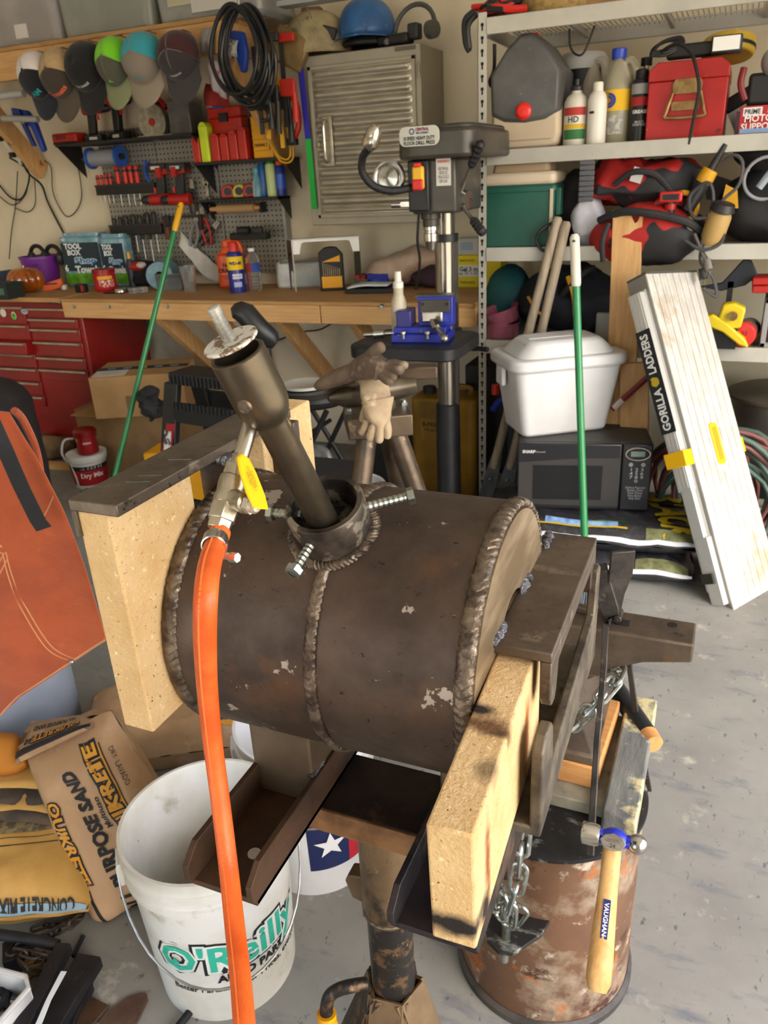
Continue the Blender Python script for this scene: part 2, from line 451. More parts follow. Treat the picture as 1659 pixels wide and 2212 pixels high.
# left lower brick ledge behind the bricks
mb=MB();mb.bx((-.495,.520,.932),(-.450,.84,.9445));mb.bx((-.495,.520,.932),(-.4885,.84,.965));fb(mb,'lower_left_rail',m_scale2,bevel=.001)
# right top bracket: channel with a notched outer flange
ZB=1.046
mb=MB();mb.bx((-.153,.553,ZB-.010),(-.100,.790,ZB))
fl=[(.553,ZB-.010),(.790,ZB-.010),(.790,ZB-.052),(.783,ZB-.060),(.772,ZB-.060),(.766,ZB-.050),(.766,ZB-.026),(.586,ZB-.026),(.580,ZB-.052),(.573,ZB-.060),(.560,ZB-.058),(.553,ZB-.046)]
mb.prism(fl,(-.110,0,0),(0,1,0),(0,0,1),(.010,0,0))
fb(mb,'upper_right_rail',[m_scale2],bevel=.0015)
for y in(.568,.662,.765):
 mb=MB()
 for i in range(9):mb.ball((-.150+random.uniform(-.002,.002),y+.0035*i-.014,ZB+.001+random.uniform(-.001,.001)),(.005,.0045,.005),8,6)
 fb(mb,'weld_blob',m_weldb)
# right lower rail
mb=MB();mb.bx((-.152,.500,.895),(-.100,.790,.905))
fl=[(.500,.895),(.790,.895),(.790,1.012),(.782,1.018),(.772,1.014),(.766,.962),(.546,.942),(.540,.985),(.532,.994),(.512,.994),(.500,.985)]
mb.prism(fl,(-.104,0,0),(0,1,0),(0,0,1),(.010,0,0))
fb(mb,'lower_right_rail',mat('scaled_grey_steel','#6e6455','#4a4239',sc=25,rough=.55,metal=.5,bump=.35,bsc=45,spots=[('#2e2a26',30,.62,.7)]),bevel=.002)
mb=MB();mb.bx((-.156,.56,.905),(-.152,.76,.96));fb(mb,'gusset_plate',m_scale2)
# floor channels under the drum, box legs, cross bar
def channel(x0,x1,y0,y1,z,hf,name,m,cut=.02):
 mb=MB();mb.bx((x0,y0+cut*.3,z),(x1,y1,z+.007))
 p=[(y0+cut*1.3,z),(y1,z),(y1,z+hf),(y0+cut,z+hf),(y0,z+hf-cut*.8),(y0,z+.012),(y0+.008,z)]
 mb.prism(p,(x0,0,0),(0,1,0),(0,0,1),(.007,0,0));mb.prism(p,(x1-.007,0,0),(0,1,0),(0,0,1),(.007,0,0))
 return fb(mb,name,m,bevel=.001)
channel(-.432,-.352,.432,.80,.775,.045,'support_channel',[m_rustst])
channel(-.224,-.138,.458,.80,.775,.040,'support_channel',[mat('sooty_channel_steel','#3a3334','#1d1a1b',sc=10,rng=(.35,.6),rough=.55,metal=.5,bump=.2,bsc=60,spots=[('#5d4a38',8,.6,.7)])])
m_boxtube=mat('box_tube_steel','#6a5a48','#4a3c2e',sc=6,rough=.5,metal=.55,bump=.06,bsc=60,spots=[('#161211',7,.62,.72),('#7c4a20',20,.64,.7)])
mb=MB();mb.bx((-.432,.570,.782),(-.357,.640,.905));fb(mb,'box_leg',m_boxtube,bevel=.003)
mb=MB();mb.bx((-.215,.585,.782),(-.148,.655,.905));fb(mb,'box_leg',m_boxtube,bevel=.003)
fb(MB().bx((-.425,.572,.742),(-.145,.576,.774)),'bar_edge',mat('lit_rusty_edge','#8a6440','#5f4128',sc=16,rough=.6,metal=.3,bump=.1,bsc=70),bevel=.001)  # rusty front edge in lighter brown, with the light on it painted in
mb=MB();mb.bx((-.43,.576,.745),(-.140,.668,.7745))
fb(mb,'cross_bar',[mat('cross_bar_steel','#33251b','#1b1412',sc=12,rng=(.35,.6),rough=.6,metal=.35,bump=.15,bsc=50,spots=[('#5a3d26',8,.6,.72)])],bevel=.001)
mb=MB();mb.cyl((-.385,.487,.782),(-.385,.487,.7835),.007,n=16);fb(mb,'bolt_hole',mat('bright_hole','#cfc8b8',rough=.4,metal=.6))
mb=MB()
for i in range(8):mb.ball((-.359+random.uniform(-.001,.001),.572+.004*i,.822-.0006*i),(.005,.004,.004),8,6)
fb(mb,'weld_blob',m_weldb)
# ------------------------------------------------------------------ firebricks
def brickmat(name,scorch):
 m=mat(name,'#d8b98a','#c49f69',sc=20,rng=(.3,.7),det=6,rough=.92,bump=.35,bsc=220,
   spots=[('#8f5f2a',300,.62,.67),('#5d3a18',210,.655,.685),('#efdcb4',150,.60,.72)])
 N=m.node_tree.nodes;L=m.node_tree.links.new;b=N['Principled BSDF']
 src=b.inputs['Base Color'].links[0].from_socket;tc=next(n for n in N if n.type=='TEX_COORD')
 for(c,r,colr)in scorch:
  vs=N.new('ShaderNodeVectorMath');vs.operation='SUBTRACT';vs.inputs[1].default_value=c;L(tc.outputs['Object'],vs.inputs[0])
  vd=N.new('ShaderNodeVectorMath');vd.operation='DIVIDE';vd.inputs[1].default_value=r;L(vs.outputs[0],vd.inputs[0])
  ln=N.new('ShaderNodeVectorMath');ln.operation='LENGTH';L(vd.outputs[0],ln.inputs[0])
  nz=N.new('ShaderNodeTexNoise');nz.inputs['Scale'].default_value=70;nz.inputs['Detail'].default_value=6;L(tc.outputs['Object'],nz.inputs[0])
  ad=N.new('ShaderNodeMath');ad.operation='ADD';L(ln.outputs['Value'],ad.inputs[0]);L(nz.outputs[0],ad.inputs[1])
  mr=N.new('ShaderNodeMapRange');mr.inputs[1].default_value=1.5;mr.inputs[2].default_value=.85;L(ad.outputs[0],mr.inputs[0])
  mx=N.new('ShaderNodeMix');mx.data_type='RGBA';L(mr.outputs[0],mx.inputs[0]);L(src,mx.inputs[6]);mx.inputs[7].default_value=lin(colr);src=mx.outputs[2]
 L(src,b.inputs['Base Color']);return m
def firebrick(name,t,Ly,H,m,label,loc,rot=(0,0,0)):
 mb=MB();mb.bx((0,0,0),(t,Ly,H));o=mb.build(name,m,bevel=.0022,seg=2)
 o.location=loc;o.rotation_euler=rot
 return tag(o,label,'firebrick','yellow firebricks used as forge doors')
mb1=brickmat('firebrick_clean',[])
firebrick('firebrick',.035,.114,.2275,mb1,'upright clean yellow firebrick at left mouth of forge, nearest left',(-.489,.4535,.945))
firebrick('firebrick',.035,.114,.2275,mb1,'upright yellow firebrick at left mouth of forge, behind the burner tube',(-.489,.700,.945))
mb2=brickmat('firebrick_scorched',[((.017,0,.020),(.04,.03,.016),'#1c1613'),((.004,.122,.114),(.02,.010,.02),'#2a1f1a'),((.024,.100,.114),(.016,.007,.02),'#1f1815'),
         ((.016,.105,.114),(.03,.014,.02),'#6a4a2c'),((.028,.06,.114),(.014,.016,.02),'#8a7350'),
         ((.033,.035,.055),(.01,.010,.05),'#8a4f22'),((.033,.028,.012),(.01,.018,.022),'#241b16'),((.033,.17,.05),(.01,.012,.06),'#a8632c')])
firebrick('firebrick',.0332,.2286,.114,mb2,'long scorched yellow firebrick lying in the right end rail of the forge',(-.1454,.3707,.9075),(rad(2.7),0,rad(1.5)))
# ------------------------------------------------------------------ burner, gas valve, hose
m_burn=mat('burnt_pipe_steel','#5d5343','#3b352c',sc=8,st=(1,1,1),rough=.34,metal=.85,bump=.05,bsc=60,rvar=.15,spots=[('#d9b070',40,.665,.70,(1,1,.5)),('#28231f',10,.6,.75)])
BA=V((-.297,.538,1.148));BT=V((-.3275,.4805,1.310));bd=(BT-BA).normalized();BL=(BT-BA).length
burner=thing('burner','steel gas burner tube with flared bell leaning in the forge collar','burner',BA,0)
def bb(mb,name,m,par=None,**k):
 mb.v=[p-BA for p in mb.v];return mb.build(name,m,par or burner,**k)
jn=BL*.635
mb=MB();mb.lathe([(.0125,-.02),(.0133,-.018),(.0133,jn-.004),(.0150,jn),(.0178,jn+.004),(.0208,jn+.012),(.0214,jn+.018),(.0214,BL-.006),(.0205,BL-.005),(.0180,BL-.005),(.0175,BL-.03)],BA,bd,48)
bb(mb,'mixing_tube',m_burn,ang=40)
mb=MB();mb.lathe([(.0175,-.028),(.0001,-.028)],BT,bd,24);bb(mb,'throat',m_black)
be,bgx,_=frame(bd)
mb=MB();mb.lathe([(.0001,.0030),(.0205,.0030),(.0212,.0024),(.0212,.0008),(.0205,0),(.0001,0)],BT+bd*.003,(bd+be*.03).normalized(),48)
bb(mb,'choke_plate',mat('worn_white_choke','#d9d5cc','#c9c3b6',sc=20,rough=.45,metal=.3,bump=.1,bsc=70,spots=[('#7a6450',130,.53,.57),('#6a4a30',90,.60,.64)]))
mb=MB();prof=[(.0001,.0)]
for i in range(37):prof.append((.0053 if i%2 else.0045,.0+i*.0008))
prof.append((.0001,.0295));mb.lathe(prof,BT+bd*.004,bd,20)
bb(mb,'choke_bolt',mat('whitish_bolt','#c9c6be','#8d8a84',sc=30,rough=.35,metal=.7),ang=25)
mb=MB();p=BA+bd*(BL*.78)-be*.0195*.55-bgx*.0214*.86
mb.lathe([(.0001,.0016),(.0050,.0016),(.0062,.0),(.0062,-.003)],p,(-be*.55-bgx*.86),18);bb(mb,'weld_plug',m_weld)
m_chrome=mat('chrome','#c9c6bf','#a8a49c',sc=20,rough=.2,metal=.95)
m_brass=mat('nickel_brass','#b3aa98','#948a76',sc=30,rough=.3,metal=.9,bump=.05,bsc=120)
m_stain=mat('stainless_stub','#b5ac9b','#8a7f70',sc=12,rough=.25,metal=.95,spots=[('#3a342e',30,.66,.7)])
G0=BA+bd*(BL*.60)-V((.004,.012,0));G0=PD(549,893,.607);G1=PD(513,1010,.588);G2=PD(497,1058,.582);G3=PD(478,1122,.576);G4=PD(470,1146,.574)
mb=MB();mb.cyl(G0,G1,.0060,n=24);bb(mb,'gas_pipe',m_stain)
gd=(G3-G1).normalized();ge,gg,_=frame(gd,AZ)
mb=MB();mb.cyl(PD(519,985,.5925),G1,.0066,n=8);mb.cyl(G1-gd*.001,G1+gd*.008,.0102,n=6);bb(mb,'pipe_coupling',m_brass,bevel=.0006)
mb=MB();a=(G3-G1).length
mb.lathe([(.0088,.007),(.0105,.009),(.0108,a*.35),(.0098,a*.5),(.0108,a*.62),(.0098,a*.72)],G1,gd,32,caps=True)
mb.cyl(G1+gd*a*.70,G1+gd*(a*1.02),.0112,.0112,n=6);mb.cyl(G1+gd*a*1.0,G1+gd*a*1.18,.0098,.0092,n=6)
vb=bb(mb,'valve_body',m_brass,bevel=.0007)
vc=G1+gd*a*.58;sdx=(PD(560,1096,.562)-vc).normalized()
mb=MB();mb.lathe([(.0085,0),(.0075,.008),(.0082,.010),(.0082,.013),(.006,.0145),(.0045,.015),(.0045,.022)],vc+sdx*.006,sdx,24,caps=True)
bb(mb,'valve_stem',m_brass)
mb=MB();mb.cyl(vc+sdx*.0215,vc+sdx*.0265,.0072,n=6);mb.lathe([(.0060,.0265),(.0058,.0295),(.004,.0315),(.0001,.032)],vc,sdx,18);bb(mb,'stem_nut',mat('nut_metal','#cfc9bd',rough=.35,metal=.8))
# yellow lever handle: flat blade from the stem back up along the valve
h0=vc+sdx*.020;hv=(PD(528,1000,.571)-PD(552,1068,.563));hl=hv.length;hd=hv.normalized();hw=sdx.cross(hd).normalized()
mb=MB();mb.prism([(-.0075,-.012),(.0075,-.012),(.0092,.000),(.0085,hl*.7),(.006,hl+.004),(0,hl+.008),(-.006,hl+.005),(-.0085,hl*.7),(-.0092,0)],PD(552,1068,.563)-sdx*.0015,hw,hd,sdx*.003)
m_yel=mat('yellow_vinyl','#e8b408',rough=.4)
hdl=bb(mb,'valve_lever',m_yel,bevel=.0012)
lo=PD(541,1036,.5655)-BA
text('WARNING\nCLOSE SLOWLY\nGAS 600',hdl,paint('#5c4a12'),lo,-hd,sdx.cross(-hd),w=hl*.8,lift=.0017,bold=0)
# orange hose
hp=[PD(475,1150,.572),PD(466,1176,.560),PD(452,1225,.530),PD(444,1300,.508),PD(443,1390,.535),PD(448,1490,.590),PD(459,1600,.635),PD(476,1730,.650),PD(493,1870,.645),PD(507,2000,.615),PD(519,2110,.58),PD(529,2230,.545),PD(540,2420,.51)]
m_hose=mat('orange_rubber','#e26726','#d4561a',sc=30,rough=.42,bump=.15,bsc=420,coat=.1)
hs=thing('hose','orange rubber gas hose hanging from the burner valve down past the forge','hose',hp[-1])
def rel(mb,o):mb.v=[p-o for p in mb.v];return mb
sp=smooth(hp,12)
rel(MB().tube(sp,.0080,24),hp[-1]).build('hose_tube',m_hose,hs)
cpt=PD(464,1172,.561);cdir=(PD(452,1225,.530)-PD(475,1150,.572)).normalized()
mb=MB();mb.lathe([(.0081,-.006),(.0091,-.0055),(.0091,.0055),(.0081,.006)],cpt,cdir,32)
cl=rel(mb,hp[-1]).build('hose_clamp',m_chrome,hs)
p=PD(504,1203,.552);q=PD(468,1192,.555)
mb=MB();mb.cyl(PD(496,1203,.552),PD(513,1205,.548),.0036,n=6);mb.cyl(PD(482,1200,.553),PD(498,1203,.552),.0028,n=10);mb.box(PD(488,1186,.553),(.0022,.0015,.010),RY(.3))
rel(mb,hp[-1]).build('clamp_screw',m_chrome,hs)
# ribbed reinforcement line moulded along the hose
mb=MB();rid=[]
for i in range(0,len(sp)-1):
 for k in range(3):
  c=sp[i].lerp(sp[i+1],k/3);t=(sp[i+1]-sp[i]).normalized();vdir=(CAM-c);vdir=(vdir-t*vdir.dot(t)).normalized();side=t.cross(vdir)
  pp=c+(vdir*.80-side*.60)*.0079 if False else c+(vdir*.85+side*.5)*.0079
  mb.box(pp,(.0010,.0010,.0016))
stuff(rel(mb,hp[-1]).build('moulded_ribs',mat('orange_rib','#ee7a3a',rough=.45),hs))
# ------------------------------------------------------------------ jack stand carrying the forge
m_jack=mat('muddy_jack_steel','#7a6346','#5a4834',sc=9,rng=(.35,.6),rough=.5,metal=.45,bump=.08,bsc=50,spots=[('#2a231d',17,.56,.66,(1,1,.5)),('#9a7a4e',40,.66,.7)])
m_jack2=mat('chipped_black_jack','#23201d','#5c4630',sc=42,rng=(.52,.6),rough=.45,metal=.4,bump=.12,bsc=60,spots=[('#8a6a48',70,.64,.68)])
JX,JY=-.300,.622
jk=thing('jack_stand','muddy black steel jack stand with yellow lever grip carrying the forge','jack stand',(JX,JY,0))
mb=MB();mb.lathe([(.0255,.45),(.0255,.757),(.012,.757)],(0,0,0),(0,0,1),40);mb.build('lifting_column',m_jack,jk)
mb=MB();mb.lathe([(.0262,.735),(.0312,.735),(.0318,.730),(.0318,.600),(.030,.590),(.028,.585),(.028,.44)],(0,0,0),(0,0,1),44);mb.build('sleeve',m_jack,jk)
mb=MB();mb.lathe([(.0283,.58),(.0283,.42),(.031,.41),(.033,.36),(.034,.30)],(0,0,0),(0,0,1),40);mb.build('stand_tube',m_jack2,jk)
mb=MB();mb.torus((0,0,.588),(0,0,1),.0295,.003,40,8);mb.build('weld_seam',m_weld,jk)
mb=MB();mb.prism([(0,0),(-.018,.004),(-.026,.030),(-.022,.040),(0,.046)],(-.026,-.012,.595),(1,0,0),(0,0,1),(0,.022,0));mb.bx((-.034,-.008,.565),(-.024,.008,.60));mb.build('ratchet_housing',m_jack,jk,bevel=.002)
hp2=[(-.024,-.03,.475),(-.045,-.045,.478),(-.062,-.055,.470),(-.068,-.060,.452),(-.068,-.064,.430),(-.066,-.07,.40)]
mb=MB();mb.tube(hp2,.0085,14,sm=5);lv=mb.build('lever',m_jack2,jk)
mb=MB();mb.cyl((-.068,-.063,.440),(-.062,-.082,.34),.0125,n=18)
for i in range(4):mb.ball((-.0595+.0015*i,-.070-.0045*i,.425-.022*i),(.011,.011,.013),12,8)
mb.build('lever_grip',mat('yellow_rubber_grip','#e3a50c','#c8890a',sc=20,rough=.45,spots=[('#4a3a1a',60,.64,.7)]),lv)
def jleg(dx,dy,name='leg'):
 d=V((dx,dy,0)).normalized();s=V((-d.y,d.x,0));t=V((0,0,.455))+d*.028;b=V((0,0,0))+d*.215
 mb=MB();n=(b-t);k=n.normalized();up=s.cross(k).normalized()
 if up.z<0:up=-up
 mb.prism([(-.022,0),(.022,0),(.034,1),(-.034,1)],t+up*.004,s,n,-up*.005)
 mb.prism([(0,0),(-.028,.0),(-.03,1),(0,1)],t+s*.022,up,n,s*.005);mb.prism([(0,0),(-.028,.0),(-.03,1),(0,1)],t-s*.027,up,n,s*.005)
 mb.box(b+V((0,0,.003)),(.05,.05,.006),RZ(math.atan2(d.y,d.x)))
 lg=mb.build(name,m_jack2 if dx<0 else m_jack,jk,bevel=.001)
 return lg,t,n,s,up
lr,t,n,s_,up=jleg(.9,-.28);jleg(-.85,-.55);jleg(-.3,.9);jleg(.1,-1)
def scrawl(lg,t,n,s,up,f0):
 mb=MB()
 for i,st in enumerate((((-.012,0),(.008,.02),(-.01,.035)),((-.012,.04),(.010,.05),(.012,.06)),((-.012,.07),(.008,.075),(-.006,.095),(.012,.1)))):
  mb.tube([t+s*x+n*(f0+y*2.2)+up*.0055 for x,y in st],.0014,6,sm=4)
 mb.build('paint_mark',paint('#e8e4dc'),lg)
scrawl(lr,t,n,s_,up,.10)
# ------------------------------------------------------------------ anvil on a rusty drum stand
m_rust=mat('rusty_drum','#7a5a42','#5a4234',sc=5,rng=(.3,.7),det=8,rough=.6,metal=.25,bump=.08,bsc=40,
   spots=[('#9a8a76',7,.50,.62),('#a8622c',13,.58,.66),('#4a2d22',11,.58,.66),('#b5aa98',24,.60,.68),('#2c211c',50,.68,.72)])
m_wdk=mat('dark_lid','#2b2929','#1c1b1c',sc=9,rough=.55,metal=.3,spots=[('#8f9288',14,.55,.66,(1,2,1))])
DCX,DCY,DZ=-.19,1.08,.42
stand=thing('drum_stand','rusty steel drum standing on the concrete under the anvil','drum',(DCX,DCY,0))
mb=MB();mb.lathe([(.150,0),(.158,.004),(.160,.02),(.160,DZ-.012),(.154,DZ-.010)],(0,0,0),(0,0,1),72);mb.build('drum_wall',m_rust,stand)
mb=MB();mb.lathe([(.162,DZ-.014),(.166,DZ-.010),(.166,DZ-.002),(.160,DZ),(.0001,DZ)],(0,0,0),(0,0,1),72);mb.build('drum_lid',m_wdk,stand)
mb=MB();mb.lathe([(.161,0),(.168,0),(.168,.014),(.161,.022)],(0,0,0),(0,0,1),64);mb.build('foot_ring',mat('foot_ring_dark','#4a4440','#2c2a28',sc=12,rough=.6),stand)
LUG=V((-.205,.875,.272))-V((DCX,DCY,0))
mb=MB()
pl=[(.055,.06),(.045,.02),(.010,-.030),(-.012,-.034),(-.034,-.022),(-.045,.0),(-.045,.06)]
mb.prism(pl,LUG+V((.0,.0,-.004)),(1,0,0),(0,1,0),(0,0,.008));mb.build('chain_lug',m_wdk,stand,bevel=.001)
mb=MB();mb.cyl(LUG+V((-.010,-.006,-.050)),LUG+V((-.006,-.006,.045)),.0075,n=14);mb.build('eye_bolt',m_zinc,stand)
m_woodp=mat('pine_block','#d09a5e','#b47a42',sc=5,st=(2,22,14),rng=(.3,.7),rough=.6,bump=.06,bsc=20,spots=[('#7a4a24',9,.7,.74)])
m_weath=mat('weathered_plank','#7f8078','#5a5c5e',sc=8,st=(4,1,2),rng=(.35,.65),det=7,rough=.8,bump=.25,bsc=30,spots=[('#c9bd8f',9,.54,.62),('#2c2c2e',14,.6,.68),('#d8d4c2',30,.64,.7)])
o=MB().bx((-.115,-.10,0),(.115,.10,.045)).build('wood_block',m_woodp,bevel=.003);o.location=(-.218,1.17,DZ+.024);o.rotation_euler=(0,0,rad(-3))
tag(o,'orange pine block with a bolt head under the anvil foot','wood block')
bolt(o,(-.045,-.106,.028),(0,1,0),.02,.004,m_zinc,'lag_bolt',hr=.009,hh=.006)
o=MB().bx((-.13,-.12,0),(.115,.13,.024)).build('base_board',mat('painted_grey_board','#a39d8a','#7d786a',sc=9,rng=(.4,.6),rough=.8,bump=.2,bsc=40,spots=[('#3a3430',9,.6,.66)]),bevel=.002);o.location=(-.20,1.15,DZ)
tag(o,'grey painted board lying on the drum lid beneath the pine block','board')
o=MB().prism([(-.026,-.15),(.028,-.16),(.030,.17),(-.024,.17)],(0,0,0),(1,0,0),(0,1,0),(0,0,.055)).build('weathered_timber',m_weath,bevel=.004);o.location=(-.064,1.14,DZ)
tag(o,'weathered grey timber with peeling yellow paint along the drum lid edge','timber')
m_anv=mat('anvil_iron','#6e6052','#4f443a',sc=12,rng=(.35,.65),det=7,rough=.45,metal=.6,bump=.12,bsc=50,rvar=.2,spots=[('#6e5a44',20,.58,.68),('#211c1a',14,.62,.7)])
AZT=.700;AHX=.016;AYC=1.198;AW=.037
anv=thing('anvil','dark iron anvil with square and round holes in its heel','anvil',(-.21,AYC,.489))
ao=V((-.21,AYC,.489))
def ab(mb,name,m,**k):mb.v=[p-ao for p in mb.v];return mb.build(name,m,anv,**k)
mb=MB()
def sect(x,z0,z1,w0,w1):return[V((x,AYC-w0,z0)),V((x,AYC+w0,z0)),V((x,AYC+w1,z1)),V((x,AYC-w1,z1))]
secs=[sect(AHX,AZT-.040,AZT,.028,AW),sect(-.06,AZT-.055,AZT,.030,AW),sect(-.11,AZT-.078,AZT,.032,AW),sect(-.135,AZT-.10,AZT,.032,AW),sect(-.30,AZT-.10,AZT,.032,AW)]
vs=[p for q in secs for p in q];fs=[(3,2,1,0),tuple(range(len(vs)-4,len(vs)))]
for i in range(len(secs)-1):
 for j in range(4):fs.append((i*4+j,i*4+(j+1)%4,i*4+4+(j+1)%4,i*4+4+j))
mb.add(vs,fs)
ws=[(.489,.100,.130),(.507,.098,.126),(.525,.075,.085),(.55,.058,.042),(.585,.056,.034),(.605,.085,.034)]
xc=-.215;vs=[];fs=[]
for z,hx,hy in ws:
 for i,j in((-1,-1),(1,-1),(1,1),(-1,1)):vs.append(V((xc+i*hx,AYC+j*hy,z)))
for i in range(len(ws)-1):
 for j in range(4):fs.append((i*4+j,i*4+(j+1)%4,i*4+4+(j+1)%4,i*4+4+j))
fs+=[(3,2,1,0),tuple(range(len(vs)-4,len(vs)))];mb.add(vs,fs)
ab(mb,'body',m_anv,bevel=.004)
hp3=[(-.30,AYC,AZT-.045),(-.36,AYC,AZT-.042),(-.42,AYC,AZT-.030),(-.46,AYC,AZT-.018)]
ab(MB().rings([V(p)for p in hp3],[.042,.036,.022,.006],20),'horn',m_anv)
q=PZ(1345,1345,AZT);ab(MB().box((q.x,q.y,AZT+.0002),(.022,.020,.0006)),'hardy_hole',m_black)
q=PZ(1452,1350,AZT);ab(MB().cyl((q.x,q.y,AZT),(q.x,q.y,AZT+.0005),.0085,n=20),'pritchel_hole',m_black)
q=PZ(1243,1318,AZT);o=MB().box((0,0,.006),(.075,.016,.012)).build('flat_bar',m_scale2,bevel=.002);o.location=(q.x,q.y,AZT);o.rotation_euler=(0,0,rad(-8));tag(o,'short flat steel bar lying on the anvil face','steel bar')
# tongs astride the heel
m_tong=mat('forged_tong_steel','#4a4540','#35312f',sc=22,rough=.45,metal=.6,bump=.15,bsc=60,spots=[('#7a6f62',35,.6,.68)])
piv=PZ(1330,1335,AZT+.004)
tg=thing('tongs','forged blacksmith tongs with open jaws standing astride the anvil heel','tongs',piv)
def flat(pts,w,th,nrm):
 """bar of rectangular section through points"""
 mb=MB();pts=[V(p)for p in pts];vs=[];fs=[]
 for i,p in enumerate(pts):
  t=(pts[min(i+1,len(pts)-1)]-pts[max(i-1,0)]).normalized();s=t.cross(V(nrm)).normalized();n=s.cross(t)
  ww=w[i]if isinstance(w,(list,tuple))else w;tt=th[i]if isinstance(th,(list,tuple))else th
  vs+=[p+s*ww/2+n*tt/2,p-s*ww/2+n*tt/2,p-s*ww/2-n*tt/2,p+s*ww/2-n*tt/2]
 for i in range(len(pts)-1):
  for j in range(4):fs.append((i*4+j,i*4+(j+1)%4,i*4+4+(j+1)%4,i*4+4+j))
 fs+=[(3,2,1,0),tuple(range(len(vs)-4,len(vs)))]
 return mb.add(vs,fs)
Y1=piv.y
def tb(mb,name,m=m_tong):mb.v=[p-piv for p in mb.v];return mb.build(name,m,tg,bevel=.0015)
tb(flat([PY(1322,1340,Y1-.006),PY(1318,1318,Y1-.006),PY(1306,1282,Y1-.004),PY(1294,1250,Y1-.002),PY(1284,1222,Y1)],[.022,.030,.032,.036,.042],[.010,.010,.010,.009,.007],(0,-1,.3)),'jaw')
tb(flat([PY(1322,1345,Y1+.006),PY(1325,1312,Y1+.006),PY(1328,1280,Y1+.006),PY(1340,1240,Y1+.004),PY(1346,1190,Y1)],[.020,.026,.032,.040,.040],[.010,.010,.010,.008,.007],(.5,-1,.3)),'jaw')
tb(MB().cyl(piv+V((.004,-.016,.006)),piv+V((.004,.016,.006)),.0075,n=8),'rivet')
fr=PZ(1275,1848,DZ+.012);fr2=PY(1290,1600,1.06)
tb(flat([PY(1322,1336,Y1-.006),PY(1308,1350,1.148),PY(1305,1440,1.12),fr2,fr],[.012,.011,.010,.010,.012],[.009,.008,.008,.008,.009],(0,-1,0)),'rein')
tb(flat([piv+V((0,.006,0)),PY(1350,1375,1.245),PY(1360,1440,1.252),PY(1376,1560,1.25),PY(1400,1708,1.245)],[.011,.010,.010,.010,.014],[.009,.008,.008,.008,.007],(0,-1,0)),'rein')
# chain: every link a part
m_galv=mat('galvanised_chain','#bfc4c0','#9aa09c',sc=30,rough=.25,metal=.9)
cp=[V((-.205,.868,.305)),V((-.206,.862,.345)),PY(1118,1905,.875),PY(1126,1840,.885),PY(1132,1770,.90),PY(1140,1690,.93),PY(1168,1625,.99),PY(1205,1592,1.055),PY(1245,1560,1.085),PY(1285,1520,1.10),PY(1318,1482,1.125),PY(1335,1455,1.16),V((-.125,1.235,.60)),V((-.16,1.262,.60))]
ch=thing('chain','shiny galvanised chain wrapped round the anvil waist and hanging to the drum lug','chain',cp[0])
pts=smooth(cp,30);d=0;last=None;step=.0335;k=0
def link(c,t,side):
 e=side;R,h,r=.0115,.0165,.0036;P=[]
 for i in range(20):
  w=2*pi*i/20;P.append(c-cp[0]+e*(R*cos(w))+t*(R*sin(w)+(h if sin(w)>=0 else-h)))
 return MB().loop(P,r,8)
acc=0;prev=pts[0]
sides=[V((1,0,.15)),V((.1,-1,.2))]
for p in pts[1:]:
 acc+=(p-prev).length
 if acc>=step:
  acc=0;t=(p-prev).normalized();s0=sides[k%2];s1=(s0-t*s0 .dot(t)).normalized()
  link(p,t,s1).build('chain_link',m_galv,ch);k+=1
 prev=p
for i in range(5):
 c=V((-.205,.865,.318))+V((random.uniform(-.022,.014),random.uniform(-.01,.012),.012*i));t=V((random.uniform(-.5,.5),random.uniform(-.4,.4),1)).normalized();s0=V((1,random.uniform(-1,1),0));s1=(s0-t*s0 .dot(t)).normalized()
 link(c,t,s1).build('chain_link',m_galv,ch)
# ball peen hammer hanging at the drum
m_hblue=mat('blue_hammer_paint','#1f2fb0',rough=.35,coat=.3)
H0=PD(1325,1812,1.155);H1=PD(1290,2140,1.10)
hm=thing('ball_peen_hammer','blue ball peen hammer with ash handle hanging on the rusty drum','hammer',H0)
hd_=(H1-H0).normalized();hx=V((1,.1,.05));hx=(hx-hd_*hx.dot(hd_)).normalized();hn=hx.cross(hd_).normalized()
if hn.dot(CAM-H0)<0:hn=-hn
def hb(mb,name,m,par=None,**k):mb.v=[p-H0 for p in mb.v];return mb.build(name,m,par or hm,**k)
mb=MB();L=(H1-H0).length
prof=[(.0,.0125,.0105),(.02,.0135,.0115),(L*.3,.0135,.010),(L*.6,.0160,.012),(L*.8,.0175,.0135),(L-.012,.0175,.0135),(L,.013,.010)]
vs=[];fs=[]
for z,a,b in prof:
 for j in range(20):w=2*pi*j/20;vs.append(H0+hd_*z+hx*a*cos(w)+hn*b*sin(w))
for i in range(len(prof)-1):
 for j in range(20):fs.append((i*20+j,i*20+(j+1)%20,i*20+20+(j+1)%20,i*20+20+j))
fs.append(tuple(range(len(vs)-20,len(vs))))
hb(mb.add(vs,fs),'handle',mat('ash_handle','#cfa468','#b98a4e',sc=8,st=(6,6,1),rough=.5,bump=.03,bsc=20,spots=[('#7a5a34',40,.7,.73)]))
hb(MB().lathe([(.0145,-.042),(.0165,-.040),(.0165,-.022),(.0145,-.016)],H0-hx*.004,hx,28,caps=True),'striking_face',m_chrome)
hb(MB().lathe([(.0125,-.018),(.010,-.012),(.0155,-.002),(.0165,.006),(.0155,.014),(.0095,.022),(.0105,.029)],H0-hx*.004,hx,24),'head',m_hblue)
hb(MB().ball(H0+hx*.034,(.0148),20,14),'ball_peen',m_chrome)
